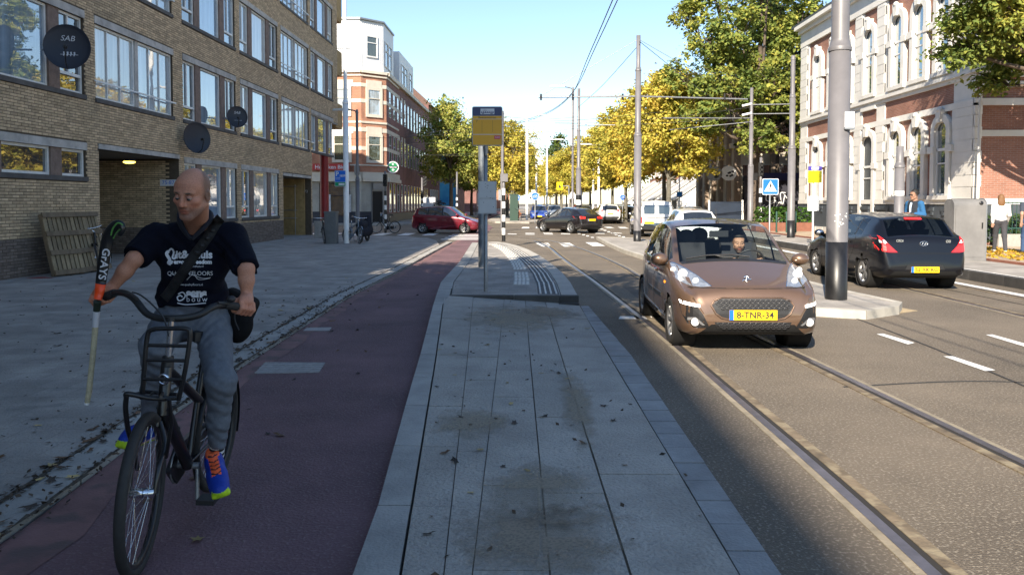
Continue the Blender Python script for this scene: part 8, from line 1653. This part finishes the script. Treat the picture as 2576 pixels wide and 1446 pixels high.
# socks and running shoes
for an, kn, sg in ((anR, knR, -1), (anL, knL, 1)):
    d = nrm(an-kn); a0 = an-d*.045
    for k in range(5): MB().tube([a0+d*.016*k, a0+d*.016*(k+1)], .040, 16, cap=False).build('sock_band', mat('sock_white', (.6, .6, .6), .9) if k % 2 == 0 else mat('sock_black', (.01, .01, .012), .9), ro)
def shoe(heel, toe, up, label):
    f = nrm(toe-heel); u = nrm(npv(up)-f*np.dot(up, f)); l = np.cross(u, f); L_ = float(np.linalg.norm(toe-heel)); M = np.stack([l, f, u], 1); w = lambda x, y, z: heel+M @ npv((x, y, z)); T = SDF()
    T.chain([w(0, .02, .045), w(0, .10, .055), w(0, .17, .045), w(.0, L_-.03, .034)], [.040, .043, .046, .030], .03); T.ell(w(0, .06, .085), (.038, .055, .045), .03, M); T.ell(w(.0, L_-.075, .035), (.050, .075, .030), .03, M); T.box(w(0, L_*.5, .010), (.046, L_*.5, .013), .02, M, rnd=.012); T.ell(w(0, .055, .14), (.028, .036, .03), .015, M, op=1)
    T.box(w(0, L_*.5, -.03), (.1, L_, .025), .004, M, op=1)
    def col(V):
        p = (V-heel) @ M; c = np.tile(npv((.005, .035, .30)), (len(V), 1)); z, y, x = p[:, 2], p[:, 1], p[:, 0]
        c[(z < .018)] = (.62, .40, .36); c[(y > L_-.022) & (z < .04)] = (.42, .62, .02); m_ = (np.abs(x) < .024) & (y > .085) & (y < L_-.085) & (z > .05); c[m_] = (.80, .11, .03); c[(z > .105) & (y < .10)] = (.80, .13, .04); c[m_ & (np.mod(y*60+np.abs(x)*40, 1.6) < .45)] = (.01, .01, .015); c[(z < .008)] = (.35, .5, .03); return c
    o = T.mesh('running_shoe', .0045, M_SHOE, col, ro); o['label'] = label
    lc = MB()
    for k in range(5):
        y = .095+.022*k
        for s_ in (-1, 1): lc.tube([w(s_*-.026, y, .088-.006*k), w(0, y+.011, .103-.009*k), w(s_*.026, y+.022, .084-.007*k)], .0028, 5)
    lc.build('laces', M_BLACK, ro)
shoe(npv(P(539, 1160, 4.07)), npv(P(558, 1252, 3.82)), (0, -.45, 1), 'blue running shoe with orange laces'); shoe(npv(P(392, 1096, 3.98)), npv(P(306, 1128, 3.74)), (.05, -.1, 1), 'blue running shoe with neon yellow toe')
# watch, eyes closed to a slit are part of the skin colour; shoulder bag with its strap
d = nrm(wrL-elL); MB().tube([wrL-d*.012, wrL+d*.014], .0325, 16, cap=False).build('wrist_watch', M_BLACK, ro); 
bg_ = thing('shoulder_bag', 'black shoulder bag slung behind the cyclist on a padded strap', 'bag', P(604, 800, 4.2)); T = SDF(); Mb = np.array(Matrix.Rotation(R(25), 3, 'Y')); T.box(npv(P(590, 790, 4.27)), (.10, .06, .13), .03, Mb, rnd=.035); T.ell(npv(P(607, 825, 4.22)), (.06, .05, .085), .04, Mb); T.mesh('bag', .010, M_CLOTH, (.008, .008, .009), bg_)
sp_ = [(556, 548), (543, 563), (527, 590), (507, 618), (487, 645), (466, 676), (446, 706), (424, 738), (412, 752)]; vs = []; ps_ = catmull([Vector((x, y, 0)) for x, y in sp_], 4)
for i, p in enumerate(ps_):
    d = (ps_[min(i+1, len(ps_)-1)]-ps_[max(i-1, 0)]).normalized(); n = Vector((-d.y, d.x, 0))*13
    vs += [onshirt(p.x+n.x, p.y+n.y, .006), onshirt(p.x+n.x*.9, p.y+n.y*.9, .014), onshirt(p.x-n.x*.9, p.y-n.y*.9, .014), onshirt(p.x-n.x, p.y-n.y, .006)]
MB().add(vs, [(4*i+j, 4*i+j+1, 4*i+j+5, 4*i+j+4) for i in range(len(ps_)-1) for j in range(3)], 0, True).build('strap', mat('strap_black', (.007, .007, .008), .7, .2, 60, .4, 200), bg_)
mb = MB()
for (x, y) in ((534, 580), (521, 599), (508, 618), (496, 635)):
    c0 = onshirt(x, y, .02); a = (onshirt(x+8, y+5, .018)-c0); b = (onshirt(x-5, y+8, .018)-c0); mb.ball(c0, (.016, .012, .011), 8, 6)
mb.build('strap_pads', M_BLACK, bg_, kind='stuff')
# hockey stick held against the grip
hs_ = thing('hockey_stick', 'black hockey stick with white lettering and orange band held upright against the grip', 'hockey stick', P(245, 760, 3.74)); fl = 3.70
ax_ = [(219, 1014, .0125), (224, 985, .0135), (233, 900, .0135), (240, 822, .014)]; MB().tube([P(x, y, fl+.03) for x, y, r in ax_], [r for *_, r in ax_], 12).build('grip_tape', mat('tape_tan', (.42, .37, .24), .85, .15, 40, .4, 120), hs_); MB().tube([P(219, 1012, fl+.03), P(218.4, 1017, fl+.03)], [.0135, .012], 12).build('end_cap', M_WHP, hs_)
MB().tube([P(240, 822, fl+.03), P(243, 782, fl+.025)], [.0145, .016], 12).build('white_sleeve', mat('sleeve_white', (.5, .5, .52), .5), hs_); MB().tube([P(243, 782, fl+.025), P(245, 758, fl+.01)], [.016, .0185], 12).build('lower_shaft', mat('stick_dark_green', (.02, .03, .02), .4), hs_)
def flat(pts, ws, th, m, nm):
    mb = MB(); pts = [Vector(p) for p in pts]; vs = []
    for i, p in enumerate(pts):
        d = (pts[min(i+1, len(pts)-1)]-pts[max(i-1, 0)]).normalized(); n = Vector((d.z, 0, -d.x)).normalized(); y = Vector((0, 1, 0))
        for k in range(10): a = 2*math.pi*k/10; vs.append(p+n*ws[i]*math.cos(a)+y*th*math.sin(a))
    N_ = len(pts); mb.add(vs, [(i*10+k, i*10+(k+1) % 10, (i+1)*10+(k+1) % 10, (i+1)*10+k) for i in range(N_-1) for k in range(10)]+[tuple(range(10)), tuple(range((N_-1)*10, N_*10))], 0, True); return mb.build(nm, m, hs_)
flat([P(246, 752, fl), P(250, 735, fl), P(253, 714, fl)], [.019, .024, .0265], .013, mat('stick_orange', (.85, .07, .008), .4), 'orange_band')
flat(catmull([P(253, 714, fl), P(259, 672, fl), P(265, 630, fl), P(270, 605, fl), P(278, 582, fl-.005), P(292, 566, fl-.01), P(304, 566, fl-.012), P(308, 578, fl-.012), P(301, 592, fl-.01)], 4), [.0265+.0005*min(i, 8)-.0011*max(0, i-14) for i in range(33)], .012, mat('stick_black', (.010, .011, .012), .3), 'shaft')
mb = MB(); mb.tube(catmull([P(279, 592, fl-.016), P(285, 573, fl-.022), P(297, 561, fl-.026), P(309, 566, fl-.026)], 5), .004, 5).tube(catmull([P(285, 600, fl-.016), P(293, 585, fl-.02), P(303, 577, fl-.024)], 4), .0025, 5); mb.build('green_edge', mat('stick_green', (.10, .28, .06), .4), hs_)
u = (P(255, 708, fl)-P(269, 612, fl)); Mt = frame(P(262, 664, fl-.0145), u, Vector((0, -1, 0)).cross(u)); Mt = frame(P(262, 664, fl-.0145), u, (-(u.z), 0, u.x), (0, -1, 0)) if False else frame(P(262, 664, fl-.0145), u, Vector((0, -1, 0)).cross(u), None)
mb = MB(); vs, fs = text_mb('GrAYS', .052, depth=0, bold=.0012, space=1.05); xx = Vector(u).normalized(); yv = Vector((0, -1, 0)).cross(xx).normalized(); ctr = P(262, 664, fl-.0150); mb.add([ctr+xx*v.x+yv*v.y+Vector((0, -.002, 0)) for v in vs], fs); mb.build('lettering', mat('stick_white', (.6, .6, .62), .5), hs_)

# ------------------------------------------------------------------ driver and pedestrians
bpy.context.view_layer.update(); PW_ = P1.root.matrix_world; pc = lambda x, y, z: npv(PW_ @ Vector((x, y, z)))
dv = thing('person', 'bearded man in a dark jacket driving the bronze hatchback', 'person', pc(-.35, .34, .3)); hd2_ = Head(pc(-.20, .34, 1.135), (-.1, -1, -.02), s=1.02); S = SDF(); nb = pc(-.25, .34, 1.0); hd2_.add(S, nb, .056); c1 = pc(-.30, .34, .80); S.ell(c1, (.16, .10, .22), .05); S.ell(pc(-.33, .34, .50), (.16, .13, .14), .05)
for sg in (-1, 1):
    sh, el, wr = pc(-.26, .34+sg*.18, .93), pc(-.06, .34+sg*.22, .74), pc(.20, .34+sg*.15, .88); S.cone(sh, el, .05, .042, .03); S.cone(el, wr, .04, .028, .02); grip_hand(S, wr, pc(.26, .34+sg*.15, .92), (.3*sg, 0, 1), (.0, -1, 0.2)); S.cone(pc(-.33, .34+sg*.1, .46), pc(.12, .34+sg*.12, .52), .08, .06, .04); S.cone(pc(.12, .34+sg*.12, .52), pc(.35, .34+sg*.12, .30), .055, .04, .03)
S.mesh('body', .008, M_SKIN, lambda V: hd2_.colour(V, (.36, .20, .13), ((.012, .009, .008), .95, True), ((.015, .011, .009), .95), .1), dv)
T = SDF(); T.ell(c1, (.19, .125, .23), .05); 
for sg in (-1, 1): sh, el, wr = pc(-.26, .34+sg*.18, .93), pc(-.06, .34+sg*.22, .74), pc(.20, .34+sg*.15, .88); T.cone(sh, el, .065, .055, .04); T.cone(el, wr, .055, .04, .03); T.cone(pc(-.33, .34+sg*.1, .46), pc(.12, .34+sg*.12, .52), .10, .08, .04)
T.mesh('jacket', .012, M_CLOTH, (.012, .014, .02), dv); H_ = SDF(); H_.ell(hd2_.w((0, -.022, .055)), (.084, .098, .088), .02, hd2_.M); H_.ell(hd2_.w((0, .05, .095)), (.07, .05, .035), .02, hd2_.M); H_.ell(hd2_.w((0, .10, -.015)), (.07, .07, .085), .02, hd2_.M, op=1); H_.mesh('hair', .009, M_HAIR, (.012, .010, .009), dv)
MB().bar(pc(-.22, .55, 1.0), pc(-.16, .22, .62), .05, .008, up=(0, -1, .3)).build('seat_belt', M_BLACK, dv)
def walker(label, base, face, col_top, col_leg, skin, hair, ht=1.75, arms='swing', stride=.22, long=False, sleeves=True, shoes=(.05, .05, .05), hl=None, vest=None, group=None):
    """standing or walking figure; base = ground point, face = walking direction"""
    k = ht/1.75; f = nrm((*face, 0)); l = np.cross((0, 0, 1), f); b = npv(base); w = lambda x, y, z: b+l*x*k+f*y*k+npv((0, 0, z*k)); t = thing('person', label, 'person', base, 0, group)
    hd = Head(w(0, .02, 1.62), f if hl is None else nrm((*hl, -.05)), s=k*1.0); S = SDF(); hd.add(S, w(0, -.01, 1.47), .055*k); S.ell(w(0, 0, 1.25), (.15*k, .10*k, .22*k), .05, np.stack([l, f, (0, 0, 1)], 1)); S.ell(w(0, 0, .98), (.15*k, .11*k, .13*k), .05, np.stack([l, f, (0, 0, 1)], 1)); J = []
    for sg in (-1, 1):
        st_ = sg*stride; kn, an, toe = w(sg*.09, st_*.55+.04, .50), w(sg*.09, st_, .09), w(sg*.10, st_+.17, .035); S.cone(w(sg*.09, 0, .92), kn, .08*k, .052*k, .04); S.cone(kn, an, .05*k, .036*k, .03); sh = w(sg*.19, 0, 1.40)
        if arms == 'hold': el, wr = w(sg*.25, -.02, 1.13), w(sg*.06, .24, 1.15)
        else: el, wr = w(sg*.25, -st_*.5-.04, 1.13), w(sg*.24, -st_*.9+.08, .90)
        S.cone(sh, el, .05*k, .04*k, .03); S.cone(el, wr, .038*k, .028*k, .02); open_hand(S, wr, wr-el, l, k); J.append((sg, kn, an, toe, sh, el, wr))
    S.mesh('body', .011, M_SKIN, lambda V: hd.colour(V, skin, (hair, .9, True), None, .2), t)
    T = SDF(); A = np.stack([l, f, (0, 0, 1)], 1); T.ell(w(0, 0, 1.24), (.185*k, .13*k, .24*k), .05, A); T.ell(w(0, 0, 1.0), (.17*k, .13*k, .13*k), .05, A); T.cone(w(-.16, 0, 1.40), w(.16, 0, 1.40), .07*k, .07*k, .04)
    for sg, kn, an, toe, sh, el, wr in J:
        T.cone(sh, el if sleeves else sh*.35+el*.65, .068*k, .058*k, .04)
        if sleeves: T.cone(el, wr*.92+el*.08, .056*k, .045*k, .03)
    T.mesh('top', .014, M_CLOTH, col_top if vest is None else (lambda V: np.where((np.abs((V-b) @ l) < .15*k)[:, None], npv(vest), npv(col_top))), t); T = SDF(); T.ell(w(0, 0, .95), (.165*k, .125*k, .12*k), .05, A)
    for sg, kn, an, toe, *_ in J: T.cone(w(sg*.09, 0, .92), kn, .10*k, .07*k, .05); T.cone(kn, an, .068*k, .052*k, .04)
    T.mesh('trousers', .014, M_CLOTH, col_leg, t)
    for sg, kn, an, toe, *_ in J: T = SDF(); T.chain([an-npv((0, 0, .03*k)), (an+toe)/2-npv((0, 0, .015)), toe], [.045*k, .042*k, .035*k], .02); T.mesh('shoe', .011, M_SHOE, shoes, t)
    H_ = SDF(); H_.ell(hd.w((0, -.022, .052)), (.085*k, .098*k, .092*k), .02, hd.M); 
    if long: H_.ell(hd.w((0, -.075, -.09)), (.10*k, .06*k, .18*k), .04, hd.M)
    H_.ell(hd.w((0, .10, -.02)), (.075*k, .07*k, .09*k), .015, hd.M, op=1); H_.mesh('hair', .011, M_HAIR, hair, t); return t, hd, w
pm, hdm, wm_ = walker('dark haired man in a blue jacket and black waistcoat standing behind the black hatchback', (10.35, 20.7, .165), (-.8, -.35), (.03, .11, .24), (.03, .03, .04), (.32, .18, .12), (.015, .012, .01), 1.86, 'hold', .04, vest=(.03, .035, .045), hl=(-.9, -.25))
MB().obox(wm_(0, .27, 1.14), (.07, 0, 0), (0, .012, 0), (0, 0, .05)).build('shirt_front', M_SIGNW, pm) if False else None
T = SDF(); T.ell(wm_(-.01, .105, 1.25), (.055, .03, .20), .01); T.mesh('shirt_front', .012, M_CLOTH, (.45, .55, .68), pm)
MB().obox(hdm.w((0, .105, .004)), hdm.M @ npv((.065, 0, 0)), hdm.M @ npv((0, .006, 0)), hdm.M @ npv((0, 0, .013))).build('sunglasses', M_BLACK, pm)
walker('woman with light brown hair in a white top walking away on the right pavement', (14.15, 23.2, .2), (.25, .95), (.68, .67, .66), (.06, .06, .068), (.45, .27, .2), (.17, .085, .035), 1.72, 'swing', .2, True, True, (.6, .6, .6))
walker('person in a dark blue top walking beside the woman in white at the picture edge', (14.62, 22.6, .2), (.2, 1), (.05, .06, .08), (.05, .09, .18), (.4, .24, .17), (.02, .018, .015), 1.78, 'swing', .18, False, False)
pe = walker('dark clothed cyclist waiting with a bicycle on the left of the far road', (-.95, 66.6, .14), (.3, -1), (.03, .03, .035), (.02, .025, .035), (.4, .24, .17), (.03, .02, .015), 1.75, 'hold', .1)
walker('person in an orange jacket far along the cycle path', (-4.4, 92, .13), (0, 1), (.6, .12, .04), (.04, .04, .05), (.4, .24, .17), (.05, .03, .02), 1.75)
# parked bicycles
bicycle('parked_bicycle', 'black city bicycle leaning on the dark cabinet by the red column', (-8.2, 31.2, .055), R(-78), 6, 10, .34, group=None)
bicycle('parked_bicycle', 'bicycle with a pale blue fork leaning on the lamp post', (-7.3, 30.9, .055), R(-48), -6, -15, .34, m=mat('pale_blue', (.12, .16, .2), .4))
bicycle('parked_bicycle', 'small dark bicycle chained to the striped post by the pub', (-7.0, 40.5, .055), R(165), 5, 12, .33)
bicycle('parked_bicycle', 'old black bicycle with bright handlebars standing at the passage', (-10.45, 18.95, .055), R(-75), 6, 25, .33)
for i in range(6): bicycle('parked_bicycle', ('first', 'second', 'third', 'fourth', 'fifth', 'sixth')[i]+' of the distant bicycles parked by the sunlit brick house', (-6.9+.45*i, 96+.6*(i % 2), .135), R(80+5*i), 3, 0, .34, group='distant parked bicycles')
bicycle('parked_bicycle', 'orange framed bicycle held by the dark clothed cyclist', (-.7, 66.4, .14), R(-80), 4, 5, .34, m=mat('bike_orange', (.4, .12, .03), .4))
# scooter under its cover behind the lamp post
sc_o = thing('motor_scooter', 'dark covered motor scooter parked behind the white lamp post', 'scooter', (-6.8, 31.9, .055)); T = SDF(); T.cone((-6.85, 31.5, .45), (-6.75, 32.5, .5), .2, .22, .1); T.cone((-6.75, 32.4, .5), (-6.75, 32.5, 1.0), .2, .15, .1); T.cone((-6.85, 31.4, .75), (-6.8, 32, .80), .17, .15, .1); T.mesh('cover', .03, M_CLOTH, (.02, .022, .03), sc_o)
for y_ in (31.3, 32.6): MB().tube([Vector((-6.8, y_, .055+.22))+Vector((.03*math.cos(a), .18*math.cos(a), .18*math.sin(a))) for a in np.linspace(0, 6.283, 17)[:-1]], .05, 8, closed=True).build('wheel', M_RUBBER, sc_o)
